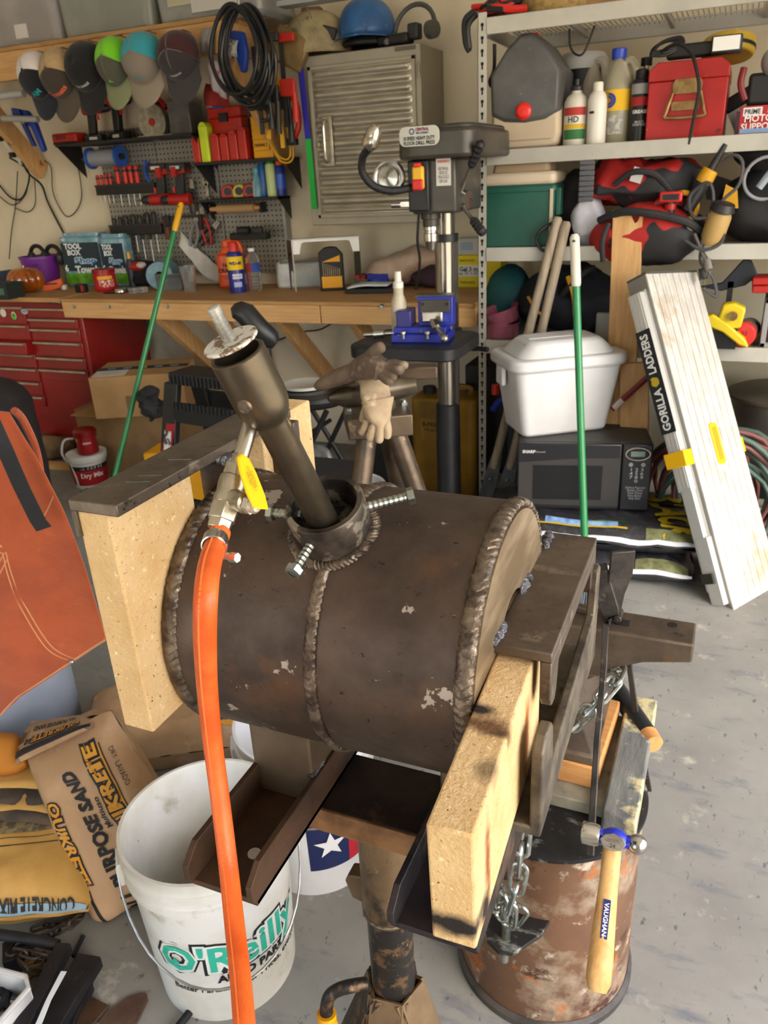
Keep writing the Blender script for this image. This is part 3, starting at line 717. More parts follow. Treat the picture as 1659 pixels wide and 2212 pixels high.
hb(MB().prism([(-.0185,.003),(-.012,.011),(0,.0145),(.012,.011),(.0185,.003),(.013,-.007),(0,-.010),(-.013,-.007)],H0+hn*.0155+hd_*.006,hx,-hd_,hn*.003),'eye_face',mat('ground_steel','#9a9488','#857d70',sc=40,st=(1,8,1),rough=.4,metal=.7),bevel=.0006)
text('24',hm,paint('#3a3530'),H0+hn*.0187+hd_*.0085-H0,hx,-hd_,w=.008,bold=.01)
text('VAUGHAN\nMADE IN U.S.A.',hm,paint('#3a3530'),H0+hn*.0187+hd_*.0015-H0,hx,-hd_,w=.022,bold=0)
lc=hd_*.108+hn*.0116+hx*.001
mb=MB();mb.prism([(-.005,-.026),(.005,-.026),(.005,.026),(-.005,.026)],lc,hx,-hd_,hn*.0006);lb=mb.build('handle_label',paint('#1c2260'),hm)
text('VAUGHAN',lb,paint('#e8e8ee'),lc+hn*.0008,hd_,hx,w=.044,h=.0065)
# black bar with a wooden end behind the stand
a0=PZ(1352,1520,.468);a1=PZ(1412,1608,.462)
o=thing('mallet','black tool with a bare wooden end sticking out behind the anvil block','mallet',a0)
d_=(a1-a0);MB().cyl(-d_*.8,d_*.78,.019,n=18).build('shaft',mat('black_tar_paint','#1d2226',rough=.4),o);MB().cyl(d_*.78,d_*1.0,.0195,.018,n=18).build('wooden_end',m_woodp,o)
# ------------------------------------------------------------------ workbench along the back wall
m_ply=mat('bench_ply','#b58c5a','#a37a49',sc=5,st=(1,10,10),rough=.65,spots=[('#6a4e30',6,.64,.74),('#4a3a2a',30,.7,.74)])
m_stud=mat('pine_stud','#cfa672','#bd8f58',sc=4,st=(1.2,16,16),rng=(.3,.7),rough=.6,spots=[('#8a5a2c',7,.66,.70),('#e0b27a',9,.62,.7)])
m_studv=mat('pine_stud_upright','#cfa672','#bb8c54',sc=4,st=(16,16,1.2),rng=(.3,.7),rough=.6,spots=[('#8a5a2c',7,.67,.71)])
BZ,BY=.90,3.25
bench=thing('workbench','long pine workbench with plywood top and diagonal braces along the wall','workbench',(-2.15,BY,0))
def wb(mb,name,m,**k):mb.v=[p-V((-2.15,BY,0))for p in mb.v];return mb.build(name,m,bench,**k)
wb(MB().bx((-3.27,BY-.005,BZ-.016),(-.98,3.84,BZ)),'bench_top',m_ply,bevel=.002)
wb(MB().bx((-3.27,BY,BZ-.10),(-1.72,BY+.04,BZ-.0165)),'front_rail',m_stud,bevel=.003)
wb(MB().bx((-1.715,BY,BZ-.10),(-.98,BY+.04,BZ-.0165)),'front_rail',m_stud,bevel=.003)
wb(MB().bx((-1.02,BY+.04,BZ-.10),(-.98,3.84,BZ-.0165)),'end_rail',m_stud,bevel=.003)
for u in(160,236,362,826):
 p=PY(u,662,BY);wb(MB().cyl((p.x,BY-.001,p.z),(p.x,BY-.005,p.z),.012,n=16).cyl((p.x,BY-.004,p.z),(p.x,BY-.011,p.z),.008,n=6),'lag_bolt',m_zinc)
for u in(342,455,600,760):
 p=PY(u,700,BY+.05);a=V((p.x,BY+.05,BZ-.06));b=V((p.x+.01,3.82,BZ-.52));d=(b-a)
 mb=MB();mb.box((a+b)/2,(.04,d.length,.089),RX(math.atan2(d.z,d.y)));wb(mb,'brace',m_studv,bevel=.003)
wb(MB().bx((-3.2,3.80,BZ-.11),(-1.0,3.84,BZ-.02)),'wall_ledger',m_stud)
# ------------------------------------------------------------------ red tool chest under the left end
m_red=mat('red_enamel','#8e1413','#7c100f',sc=4,rough=.35,coat=.3,spots=[('#5a0c0c',12,.66,.72)])
m_redd=mat('dark_red_enamel','#6e0f10',rough=.4)
m_pull=mat('aluminium_pull','#b9b2a4','#a49c8c',sc=20,rough=.35,metal=.7)
CY=3.285;cr=PY(180,700,CY).x;cx0=cr-.92;cm=cr-.385
chest=thing('tool_chest','red steel tool chest with many aluminium pulls under the bench end','tool chest',(cr-.46,CY+.24,0))
def cb(mb,name,m,par=None,**k):mb.v=[p-V((cr-.46,CY+.24,0))for p in mb.v];return mb.build(name,m,par or chest,**k)
cb(MB().bx((cx0,CY,.04),(cr,CY+.5,BZ-.022)),'cabinet_body',m_red,bevel=.004)
cb(MB().bx((cx0,CY-.03,BZ-.022),(cr-.10,3.80,BZ+.002)),'wooden_top',m_ply,bevel=.002)
zt=PY(120,657,CY-.01).z
cb(MB().bx((cx0,CY-.012,zt-.022),(cr-.004,CY,zt+.03)),'top_fascia',m_redd)
tt=cb(MB().box((PY(125,650,CY-.013).x,CY-.0135,PY(125,650,CY).z),(.13,.002,.030)),'sticker',paint('#3a0c0c'))
p=PY(128,650,CY-.016)-V((cr-.46,CY+.24,0));text('WATERLOO',tt,paint('#d8d8d4'),p,(1,0,0),(0,0,1),w=.12,h=.022)
rowsR=[668,691,713,741,774,800,836];rowsL=[664,704,738,766,796,825,854]
for rows,xa,xb in((rowsR,cm+.006,cr-.03),(rowsL,cx0+.02,cm-.012)):
 uu=130 if rows is rowsR else 40
 zs=[PY(uu,v,CY).z for v in rows]
 for i,z in enumerate(zs[:-1]if rows is rowsR else zs):
  z2=zs[i+1]if i+1<len(zs)else z-.065
  if rows is rowsR and i==5:z2=z-.07
  op=.045 if(rows is rowsL and i==2)else 0
  dr=cb(MB().bx((xa,CY-.010-op,z2+.012),(xb,CY-.001+.02,z+.006)),'drawer',m_red,bevel=.003)
  cb(MB().prism([(0,0),(-.014,-.002),(-.017,-.010),(-.013,-.012),(-.010,-.006),(0,-.005)],(xa+.004,CY-.010-op,z+.006),(0,1,0),(0,0,1),(xb-xa-.008,0,0)),'drawer_pull',m_pull,dr)
cb(MB().bx((cm+.006,CY-.008,.10),(cr-.03,CY,PY(140,812,CY).z)),'lower_door',m_red,bevel=.004)
for k,(u,v,s,c)in enumerate(((7,676,.045,'#d8d2c4'),(30,682,.036,'#d8d8c8'),(53,673,.05,'#b9b9c0'))):
 p=PY(u,v,CY-.0125)-V((cr-.46,CY+.24,0))
 st_=MB().prism([(s*.5*cos(2*pi*i/20),s*(.62 if k==1 else.5 if k==0 else.3)*sin(2*pi*i/20))for i in range(20)],p,(1,0,0),(0,0,1),(0,-.001,0)).build('sticker',paint(c),chest)
 if k==1:
  MB().prism([(.014*cos(t),.02*sin(t)*(1.15 if sin(t)<0 else.85))for t in[2*pi*i/20 for i in range(20)]],p+V((0,-.0012,0)),(1,0,0),(0,0,1),(0,-.0006,0)).build('alien_face',paint('#4fb83a'),st_)
  for sx in(-1,1):MB().prism([(.0045*cos(t),.003*sin(t))for t in[2*pi*i/10 for i in range(10)]],p+V((sx*.006,-.002,.002)),V((1,0,-sx*.6)).normalized(),V((sx*.6,0,1)).normalized(),(0,-.0004,0)).build('alien_eye',m_black,st_)
 if k==2:
  text('GARAGE',st_,paint('#4a5468'),p+V((0,-.0012,0)),(1,0,0),(0,0,1),w=.036,h=.009)
# ------------------------------------------------------------------ overhead shelf, brace and power strip
SY=3.36
z0=1.945;z1=2.068;SXR=PY(478,40,3.36).x
over=thing('overhead_shelf','pine overhead shelf with wide front board above the pegboard','shelf',(-2.7,SY,z0))
def ob(mb,name,m,par=None,**k):mb.v=[p-V((-2.7,SY,z0))for p in mb.v];return mb.build(name,m,par or over,**k)
ob(MB().bx((-4.2,SY,z0),(SXR,SY+.038,z1)),'front_board',m_stud,bevel=.003)
ob(MB().bx((-4.2,SY-.006,z1),(SXR,3.84,z1+.018)),'shelf_deck',m_ply,bevel=.002)
ob(MB().bx((SXR-.035,SY+.04,z0),(SXR,3.84,z1)),'end_board',m_stud,bevel=.003)
def diag(u0,v0,y0,u1,v1,y1,w,h,par=None):
 a=PY(u0,v0,y0);b=PY(u1,v1,y1);d=b-a
 e=d.normalized();s=V((1,0,0));s=(s-e*s.dot(e)).normalized();n=s.cross(e)
 mb=MB();mb.prism([(-w/2,-h/2),(w/2,-h/2),(w/2,h/2),(-w/2,h/2)],a,s,n,d)
 return ob(mb,'brace',m_studv,bevel=.003)
diag(-60,190,3.40,92,372,3.82,.04,.10)
diag(500,130,3.40,618,350,3.82,.035,.085)
a=PY(-40,232,3.44);b=PY(52,352,3.74);d=(b-a);e_=d.normalized();s_=V((1,0,0));s_=(s_-e_*s_.dot(e_)).normalized();n_=s_.cross(e_)
ps=thing('power_strip','white power strip fixed along the wooden brace on the left','power strip',a)
MB().prism([(-.022,-.016),(.022,-.016),(.022,.016),(-.022,.016)],(0,0,0),s_,n_,d).build('housing',plastic('#d9d6cc'),ps,bevel=.003)
for t in(.5,.8):
 MB().box(d*t+V((0,-.03,-.012)),(.026,.03,.026)).build('plug',plastic('#1a1a1a'),ps,bevel=.003)
m_cord=plastic('#191817',.5)
def cord(label,pts,r=.0035,name='cord',m=None,y=None,cat='cord',k=8):
 P=[PY(u,v,yy)for u,v,yy in pts];o=MB().tube([p-P[0]for p in smooth(P,k)],r,7).build(name,m or m_cord);o.location=P[0];return tag(o,label,cat)
cord('thick black cord drooping from the power strip to the bench',[(35,320,3.68),(60,372,3.74),(90,400,3.8),(105,440,3.83),(140,508,3.83),(170,560,3.82)],.006)
cord('thin black cord zigzagging on the wall left of the pegboard',[(92,345,3.83),(110,362,3.83),(116,420,3.83),(146,468,3.83),(176,430,3.83),(166,345,3.83)],.003)
cord('black cord looping under the power strip down the wall',[(20,340,3.7),(62,372,3.78),(50,425,3.82),(25,428,3.82),(-5,395,3.82)],.005)
cord('thin black cord with an inline switch hanging on the wall',[(62,385,3.8),(55,420,3.83),(28,443,3.83),(-4,422,3.83)],.003)
cord('black cord dropping straight down the wall to the tool chest',[(38,370,3.8),(34,440,3.83),(25,500,3.83),(20,560,3.80)],.003)
cord('thin black cord looping back up beside the brace',[(75,390,3.8),(76,440,3.83),(60,458,3.83),(34,450,3.83)],.003)
cord('black cord strung under the bench behind the braces',[(560,752,3.80),(640,720,3.80),(690,712,3.80),(725,693,3.80)],.004)
cord('black cord hanging beside the tool chest under the bench',[(312,690,3.78),(318,760,3.78),(335,800,3.78),(334,830,3.78)],.004)
# ------------------------------------------------------------------ pegboard and what hangs on it
def pegmat():
 m=mat('peg_steel','#8f8c84','#807d76',sc=4,rough=.45,metal=.4)
 N=m.node_tree.nodes;L=m.node_tree.links.new;b=N['Principled BSDF'];tc=next(n for n in N if n.type=='TEX_COORD')
 sep=N.new('ShaderNodeSeparateXYZ');L(tc.outputs['Object'],sep.inputs[0]);d=[]
 for ax,per in(('X',.0254),('Z',.0254)):
  f=N.new('ShaderNodeMath');f.operation='MULTIPLY';f.inputs[1].default_value=1/per;L(sep.outputs[ax],f.inputs[0])
  g=N.new('ShaderNodeMath');g.operation='FRACT';L(f.outputs[0],g.inputs[0])
  h=N.new('ShaderNodeMath');h.operation='SUBTRACT';h.inputs[1].default_value=.5;L(g.outputs[0],h.inputs[0])
  q=N.new('ShaderNodeMath');q.operation='POWER';q.inputs[1].default_value=2;L(h.outputs[0],q.inputs[0])
  q2=N.new('ShaderNodeMath');q2 .operation='MULTIPLY';q2 .inputs[0].default_value=1;q2 .inputs[1].default_value=1;L(q.outputs[0],q2 .inputs[0]);d.append(q2)
 s=N.new('ShaderNodeMath');s.operation='ADD';L(d[0].outputs[0],s.inputs[0]);L(d[1].outputs[0],s.inputs[1])
 c=N.new('ShaderNodeMath');c.operation='LESS_THAN';c.inputs[1].default_value=.035;L(s.outputs[0],c.inputs[0])
 src=b.inputs['Base Color'].links[0].from_socket
 mx=N.new('ShaderNodeMix');mx.data_type='RGBA';L(c.outputs[0],mx.inputs[0]);L(src,mx.inputs[6]);mx.inputs[7].default_value=lin('#1d1b19');L(mx.outputs[2],b.inputs['Base Color'])
 return m
m_peg=pegmat()
PYW=3.815
px0=PY(226,400,PYW).x;px1=PY(612,430,PYW).x;pz0=.96;pz1=1.72
peg=thing('pegboard','grey perforated steel pegboard fixed to the wall above the bench','pegboard',(px0,PYW,pz0))
W3=(px1-px0)/3
for i in range(3):
 MB().bx((i*W3+.002,0,0),((i+1)*W3-.002,.012,pz1-pz0)).build('pegboard_panel',m_peg,peg,bevel=.003)
MB().bx((3*W3,-.02,0),(3*W3+.012,.03,pz1-pz0)).build('side_flange',mat('galv_flange','#9a9c9c',rough=.4,metal=.6),peg)
PF=PYW-.002
def W(u,v,dy=0):return PY(u,v,PF-dy)
m_blk=plastic('#191919',.5);m_blk2=plastic('#262627',.45);m_tred=plastic('#a31d16',.45);m_tred2=plastic('#c0261c',.4)
m_steel=mat('tool_steel','#a7a59f','#8d8a84',sc=30,rough=.3,metal=.85)
# black wall shelves
def wshelf(label,u0,u1,v,dep,name='wall_shelf',side=None,th=.014):
 a=PY(u0,v,PF-dep);b=PY(u1,v,PF-dep);z=a.z
 t=thing(name,label,'shelf',(a.x,PF,z));w_=b.x-a.x
 MB().bx((0,-dep,-th),(w_,0,0)).build('shelf_plate',m_blk,t,bevel=.002)
 for x in(0,w_-.003):MB().prism([(0,0),(-dep,0),(0,-dep*.85)],(x,0,-.004),(0,1,0),(0,0,1),(.003,0,0)).build('side_bracket',m_blk,t)
 return t,z,a.x,b.x
t1,zs1,_,_=wshelf('black wall shelf with the battery charger and saw at the top of the pegboard',118,415,312,.20)
t2,zs2,_,_=wshelf('black wall shelf holding the red bit cases right of the saw',418,612,352,.17)
t3,zs3,_,_=wshelf('black wall shelf carrying spray cans and tape measures',428,600,432,.13)
# things on the first shelf
def rest(u,z,dep): # point on a shelf top at depth dep in front of the pegboard, under image column u
 lo=PY(u,300,PF-dep);return V((lo.x,PF-dep,z))
p=rest(152,zs1,.10);t=tbox('battery_charger','red battery charger at the left end of the top wall shelf','charger',p,(.17,.10,.055),m_tred,bevel=.01)
for i in range(6):MB().box((-.05+.012*i,-.0505,.035),(.004,.002,.02)).build('vent_slot',m_blk,t)
MB().bx((-.08,-.05,-.0),(.08,.05,.012)).build('base_tray',m_blk,t)
def drilltool(name,label,p,s=1.0,rot=0,col=m_tred):
 t=thing(name,label,'power tool',p,rot)
 mb=MB();mb.cyl((-.07*s,0,.17*s),(.05*s,0,.17*s),.030*s,.026*s,18);mb.build('motor_housing',col,t,bevel=.004)
 MB().lathe([(.022*s,0),(.024*s,.01*s),(.018*s,.04*s),(.008*s,.05*s),(.004*s,.06*s)],(.05*s,0,.17*s),(1,0,0),18,caps=True).build('chuck',m_blk2,t)
 MB().prism([(-.045*s,0),(.0,0),(.015*s,.11*s),(-.035*s,.11*s)],(-.01*s,-.016*s,.04*s),(1,0,0),(0,0,1),(0,.032*s,0)).build('grip',m_blk,t,bevel=.006)
 MB().bx((-.075*s,-.03*s,0),(.03*s,.03*s,.04*s)).build('battery',m_blk,t,bevel=.004)
 MB().box((-.02*s,-.031*s,.02*s),(.05*s,.002,.014*s)).build('battery_label',paint('#c8c4bc'),t)
 MB().box((.012*s,-.0,.125*s),(.012*s,.012*s,.025*s)).build('trigger',m_tred2,t)
 return t
drilltool('impact_driver','red and black cordless driver standing next to the charger',rest(215,zs1,.09),.95,rad(10))
drilltool('cordless_drill','red and black cordless drill in the middle of the top wall shelf',rest(268,zs1,.07),1.1,rad(-15))
p=rest(345,zs1,.09);t=thing('circular_saw','red circular saw with a grey guard on the top wall shelf','power tool',p)
MB().bx((-.09,-.06,0),(.12,.05,.008)).build('base_plate',m_steel,t)
MB().lathe([(.012,0),(.085,0),(.088,.012),(.085,.035),(.02,.035)],(0,-.01,.07),(0,-1,0),32).build('blade_guard',m_steel,t)
MB().cyl((0,.03,.08),(0,.0,.08),.035,n=20).cyl((0,-.044,.07),(0,-.048,.07),.018,n=16).build('motor',m_tred,t)
MB().tube([(-.06,0,.12),(-.03,0,.165),(.03,0,.17),(.07,0,.13)],.014,10,sm=5).build('handle',m_tred,t)
MB().box((.01,-.0,.145),(.07,.04,.03)).build('battery',m_blk,t,bevel=.004)
p=rest(408,zs1,.08);t=tbox('steel_sheet_box','grey sheet metal box beside the circular saw','metal box',p,(.13,.12,.15),mat('grey_sheet','#6b6866','#55524f',sc=8,rough=.4,metal=.5),bevel=.004,part='box')
MB().bx((-.07,-.065,.145),(.07,.062,.155)).build('lid',mat('grey_sheet_lid','#77736e',rough=.4,metal=.5),t,bevel=.002)
# grinder with blue tape roll under the first shelf
p=PY(228,340,PF-.08);t=thing('tape_roll','grey roll with bright blue ends hanging under the top wall shelf','roll',p)
MB().cyl((-.10,0,0),(.10,0,0),.042,n=26).build('roll_body',mat('grey_tape','#83858c',rough=.5),t)
for s in(-1,1):MB().lathe([(.02,0),(.055,0),(.055,.014),(.02,.014)],(s*.10-.007,0,0),(1,0,0),28).build('end_flange',plastic('#234fa0'),t)
MB().cyl((-.16,0,0),(.12,0,0),.016,n=14).build('spindle',m_blk,t)
# red bit cases on the second shelf
def case(label,u,z,dep,w_,d_,h_,m,nm='bit_case',latch=True,grp=None,cat='case'):
 p=rest(u,z,dep);t=thing(nm,label,cat,p,0,grp)
 MB().rbox((0,0,0),(w_,d_),.008,h_*.9).build('case_body',m,t,bevel=.003)
 mb=MB();mb.prism([(w_*.5*cos(pi*i/10),h_*.82+h_*.18*sin(pi*i/10))for i in range(11)],(0,-d_/2+.002,0),(1,0,0),(0,0,1),(0,d_-.004,0));mb.build('rounded_lid',m,t,bevel=.002)
 if latch:MB().bx((-w_*.2,-d_/2-.004,h_*.05),(w_*.2,-d_/2,h_*.22)).build('latch',m,t,bevel=.001)
 return t
m_case=plastic('#b3261b',.35);m_neon=plastic('#c3d62a',.4)
cases=[(427,.044,.125,m_case,'narrow red bit case leftmost on the second wall shelf'),(446,.052,.185,m_neon,'tall neon yellow green case among the red bit cases'),(468,.05,.13,m_case,'red bit case just right of the neon case'),(488,.05,.125,m_case,'red bit case second right of the neon case'),(508,.05,.135,m_case,'red bit case third right of the neon case'),(528,.05,.15,m_case,'taller red bit case next to the yellow drill case')]
for u,w_,h_,m,lb in cases:case(lb,u,zs2,.12,w_,.06,h_,m,grp='red bit cases on the wall shelf' if m is m_case else None)
p=rest(497,zs2,.05);t=thing('socket_case','large red hard case standing behind the row of bit cases','case',p)
MB().rbox((0,0,0),(.20,.07),.012,.20).build('case_body',m_case,t,bevel=.008);MB().rbox((0,0,.20),(.20,.07),.012,.05).build('case_lid',m_case,t,bevel=.008)
MB().box((0,-.04,.20),(.05,.012,.04)).build('latch',plastic('#1f1f1f'),t);MB().box((-.02,-.036,.252),(.06,.03,.02)).build('blue_catch',plastic('#22449c'),t)
p=rest(574,zs2,.10);t=thing('drill_case','yellow drill bit case at the right end of the second wall shelf','case',p)
m_dw=plastic('#d99a10',.4)
MB().rbox((0,0,0),(.115,.08),.012,.19).build('case_body',m_dw,t,bevel=.006);MB().box((.0,-.043,.06),(.09,.012,.05)).build('label_plate',m_dw,t,bevel=.003);ftext('DEWALT',t,paint('#2a2310'),.0,-.050,.06,w=.075,bold=.03)
MB().rbox((-.01,0,.19),(.07,.06),.01,.05).build('case_lid',m_dw,t,bevel=.006)
# third shelf
def spray(name,label,u,z,dep,r,h,body,cap,capr=.75,lab=None,grp=None):
 p=rest(u,z,dep);return lathed(name,label,'spray can',p,[('can',[(.0001,0),(r*.96,0),(r,.004),(r,h*.78),(r*.8,h*.84),(r*.5,h*.85)],body),('cap',[(r*capr,h*.82),(r*capr,h*.97),(r*capr*.85,h),(.0001,h)],cap)]+([('label_band',[(r+.0006,h*.2),(r+.0006,h*.6)],lab)]if lab else[]),20)
spray('spray_can','pale green spray can with green cap on the third wall shelf',578,zs3,.07,.028,.185,plastic('#b9c98a',.3),plastic('#1f7a34'),.9)
spray('spray_can','dark blue spray can with orange cap right of the green can',598,zs3,.07,.026,.17,plastic('#1d2f7e',.3),plastic('#d85a1c'),.7,plastic('#2c55b8',.3))
spray('spray_can','slim blue can with yellow cap left of the green can',560,zs3,.05,.024,.19,plastic('#20549c',.3),plastic('#c9a21c'),.6)
p=rest(545,zs3,.08);t=lathed('glass_cleaner','clear pale blue bottle in front of the spray cans','bottle',p,[('bottle',[(.0001,0),(.026,.002),(.026,.07),(.012,.10),(.012,.12)],mat('pale_blue_plastic','#7fb4c4',rough=.2,trans=.5)),('cap',[(.013,.115),(.013,.135),(.0001,.137)],plastic('#3f98b0'))])
def tape(label,u,m,r=.036,grp='tape measures on the wall shelf'):
 p=rest(u,zs3,.07);t=thing('tape_measure',label,'tape measure',p,rad(20),grp)
 mb=MB();mb.prism([(-.035,0),(.035,0),(.036,.03),(.028,.058),(.008,.066),(-.022,.06),(-.036,.035)],(0,-.022,.002),(1,0,0),(0,0,1),(0,.044,0));mb.build('case',m,t,bevel=.006)
 MB().cyl((0,-.0245,.033),(0,-.022,.033),.020,n=20).build('side_disc',m_blk,t);MB().bx((.034,-.012,0),(.042,.012,.008)).build('blade_end',m_steel,t)
 return t
tape('red tape measure left on the third wall shelf',480,m_tred);tape('yellow and black tape measure between the two red ones',505,mat('yellow_tape','#b09a2a',rough=.4));tape('red tape measure right of the yellow one',528,m_tred)
p=W(450,440,.02);t=thing('wrench','chrome combination wrench hanging upright beside the tape measures','wrench',p)
h_=PY(450,382,p.y).z-p.z
MB().prism([(-.010,.03),(.010,.03),(.008,h_-.03),(-.008,h_-.03)],(0,0,0),(1,0,0),(0,0,1),(0,.007,0)).build('shank',m_steel,t,bevel=.001)
MB().torus((0,.003,.015),(0,1,0),.016,.007,24,8).build('ring_end',m_steel,t)
MB().prism([(-.012,0),(.012,0),(.022,.025),(.016,.045),(.007,.045),(.008,.025),(-.008,.025),(-.007,.045),(-.016,.045),(-.022,.025)],(0,0,h_-.045),(1,0,0),(0,0,1),(0,.008,0)).build('open_jaw',m_steel,t,bevel=.001)
p=W(510,450,.05);t=thing('paper_roll','roll of brown paper on a bar under the third wall shelf','paper roll',p)
MB().cyl((-.115,0,0),(.115,0,0),.022,n=22).build('roll',mat('kraft_paper','#a9875e',rough=.8),t);MB().cyl((-.16,0,0),(.15,0,0),.012,n=14).build('spindle',m_woodp,t)
for s in(-.16,.15):MB().box((s,.02,0),(.012,.06,.05)).build('end_bracket',m_blk,t)
# screwdrivers in black racks
def driver(label,u,v,v2,hm_,hr,grp,tip=True):
 a=W(u,v,.045);hl_=a.z-PY(u,v2,a.y).z;t=thing('screwdriver',label,'screwdriver',(a.x,a.y,a.z-hl_),0,grp)
 L1=hl_*.52
 MB().lathe([(.0001,hl_),(hr*.75,hl_-.002),(hr,hl_-.012),(hr*.9,hl_*.72),(hr,hl_*.62),(hr*.6,hl_-L1-.004),(.004,hl_-L1-.008)],n=12).build('handle',hm_,t)
 MB().lathe([(hr*1.02,hl_*.84),(hr*1.02,hl_*.90)],n=12).build('grip_band',m_blk if hm_ is not m_blk else m_blk2,t)
 MB().cyl((0,0,hl_-L1),(0,0,0),.0032,n=8).build('blade',m_steel,t)
 return t
ords=['first','second','third','fourth','fifth','sixth','seventh','eighth']
for i,u in enumerate((209,218,227,236)):driver('small red and black screwdriver, %s from the left in the upper rack'%ords[i],u,378-i,440,m_tred2,.010,'red and black screwdrivers in the upper rack')
for i,u in enumerate((250,267,279,292)):driver('large red and black screwdriver, %s of the big ones in the upper rack'%ords[i],u,357,445,m_tred2,.014,'red and black screwdrivers in the upper rack')
def rack(label,u0,u1,v,h_=.05):
 a=W(u0,v,.06);b=W(u1,v,.06);t=thing('tool_rack',label,'tool rack',(a.x,PF,a.z));MB().bx((0,-.065,-h_),(b.x-a.x,0,0)).build('rack_bar',m_blk,t,bevel=.004);MB().bx((.0,-.068,-.006),(b.x-a.x,-.062,.004)).build('rack_lip',m_blk2,t);return t
rack('black rack bar holding the red screwdrivers',206,334,402);rack('black rack bar holding the black handled screwdrivers',236,348,488)
for i,(u,v,v2)in enumerate(((245,470,520),(258,468,525),(270,464,540),(286,462,545),(300,463,560),(316,458,565),(330,456,545))):driver('black handled steel screwdriver, %s from the left in the lower rack'%ords[i],u,v,v2,m_blk,.014,'black handled screwdrivers in the lower rack')
# drills and pliers hanging
for i,(u,v,lb)in enumerate(((345,440,'red cordless drill hanging left under its holder'),(386,440,'red cordless drill hanging in the middle of the pegboard'))):
 p=W(u,v,.06);t=drilltool('cordless_drill',lb,p,1.05,rad(20));t.rotation_euler=(0,rad(180),rad(10));t.location=p+V((0,0,.20))
p=W(372,376,.05);t=tbox('drill_holder','red plastic holder strip above the hanging drills','holder',p-V((0,0,.0)),(.20,.06,.03),m_tred,bevel=.006,part='strip');MB().box((-.06,-.035,.01),(.03,.02,.05)).build('hook',m_tred,t);MB().box((.04,-.035,.01),(.03,.02,.05)).build('hook',m_tred,t)
p=W(318,370,.03);t=thing('blue_hook','curved blue hook left of the drill holder','hook',p);MB().tube([(0,0,.05),(-.01,0,.02),(.0,-.01,-.03),(.02,-.01,-.06)],.010,8,sm=5).build('hook_bar',plastic('#2450b0'),t);MB().box((0,.01,.03),(.02,.02,.03)).build('hook_base',plastic('#2450b0'),t)
def pliers(label,u,v,hm_,s=1,rot=0,grp='pliers hanging low on the pegboard'):
 p=W(u,v,.03);t=thing('pliers',label,'pliers',p,(0,rot,0),grp)
 for k in(-1,1):
  MB().tube([(0,0,0),(k*.014*s,0,-.03*s),(k*.022*s,0,-.075*s),(k*.012*s,0,-.13*s)],.0075*s,8,sm=4).build('handle',hm_,t)
  MB().prism([(0,0),(k*.016,.004),(k*.010,.045),(k*.002,.05)],(0,-.005,0),(s,0,0),(0,0,s),(0,.010,0)).build('jaw',m_steel,t)
 return t
pliers('grey gripped pliers left of the red ones below the paper roll',424,478,plastic('#77777a'),1.1,.35);pliers('red handled pliers below the paper roll',440,470,m_tred,1.1,-.1);pliers('black handled pliers next to the tool racks',415,408,m_blk,1.0,.1);pliers('black pliers hanging right of the red handled ones',462,492,m_blk,1.0,.9)
p=W(395,468,.04);t=thing('bar_clamp','long black bar clamp lying across pegs under the drills','clamp',p);MB().box((0,0,0),(.28,.012,.014)).build('bar',m_blk2,t);MB().box((.12,-.01,-.03),(.02,.02,.08)).build('jaw',m_blk,t,bevel=.003);MB().box((-.1,-.01,-.02),(.03,.02,.06)).build('trigger_head',m_blk,t,bevel=.004)
p=W(360,495,.03);t=thing('hacksaw','small hand saw with a wooden handle low on the pegboard','saw',p);MB().box((0,0,0),(.03,.018,.11)).build('handle',mat('dark_walnut','#5d3d28',rough=.5),t,bevel=.006);MB().box((.0,.004,-.10),(.014,.002,.12)).build('blade',m_steel,t)
p=W(540,510,.10);t=thing('hand_plane','dark cluttered clamp head on the pegboard above the orange jug','clamp',p);MB().box((0,0,0),(.22,.05,.035)).build('bar',m_blk,t,bevel=.004);MB().cyl((-.05,-.03,.03),(.02,-.03,.03),.02,n=16).build('knob',m_blk2,t);MB().box((.06,-.02,.03),(.06,.03,.03)).build('jaw',m_blk2,t,bevel=.004)
# ------------------------------------------------------------------ things standing on the bench
def B(u,v):
 p=PZ(u,v,BZ)
 if p.y>3.68:q=PY(u,v,3.68);p=V((q.x,3.68,BZ))
 return p
m_pur=plastic('#6f2a8a',.4)
p=B(98,618);r=wd(p,40)
h_=ht(p,98,552)
t=lathed('bucket','purple plastic bucket at the left end of the bench','bucket',p,[('pail',[(.0001,0),(r*.80,.002),(r,h_),(r*1.04,h_),(r*1.04,h_-.012),(r*.97,h_-.012)],m_pur),('inside',[(r*.98,h_-.001),(r*.78,.01),(.0001,.008)],m_pur)])
MB().tube([(-r,0,h_),(-r*.3,-r*.9,h_*.75),(r*.5,-r*.6,h_*.9),(r,0,h_)],.003,6,sm=6).build('handle',plastic('#3c1450'),t)
hp_=p+V((0,0,h_))
for i,(du,lb)in enumerate(((-16,'left black earmuff lying in the purple bucket'),(18,'right black earmuff lying in the purple bucket'))):
 o=thing('earmuffs',lb,'earmuffs',PY(98+du,552,p.y-.01+.02*i));MB().tube([(.055*cos(q),0,.055*sin(q))for q in[pi*i/10 for i in range(11)]],.012,10).build('headband',m_blk,o)
 for s in(-1,1):MB().ball((s*.05,0,-.015),(.022,.03,.04),14,10).build('cup',m_blk2,o)
p=B(62,632);r=wd(p,38);h_=ht(p,62,578)
t=thing('glass_pumpkin','shiny orange glass pumpkin in front of the purple bucket','pumpkin',p)
m_pum=mat('amber_glass','#a8560f','#7c3c0a',sc=8,rough=.12,coat=.8)
mb=MB();nl=12
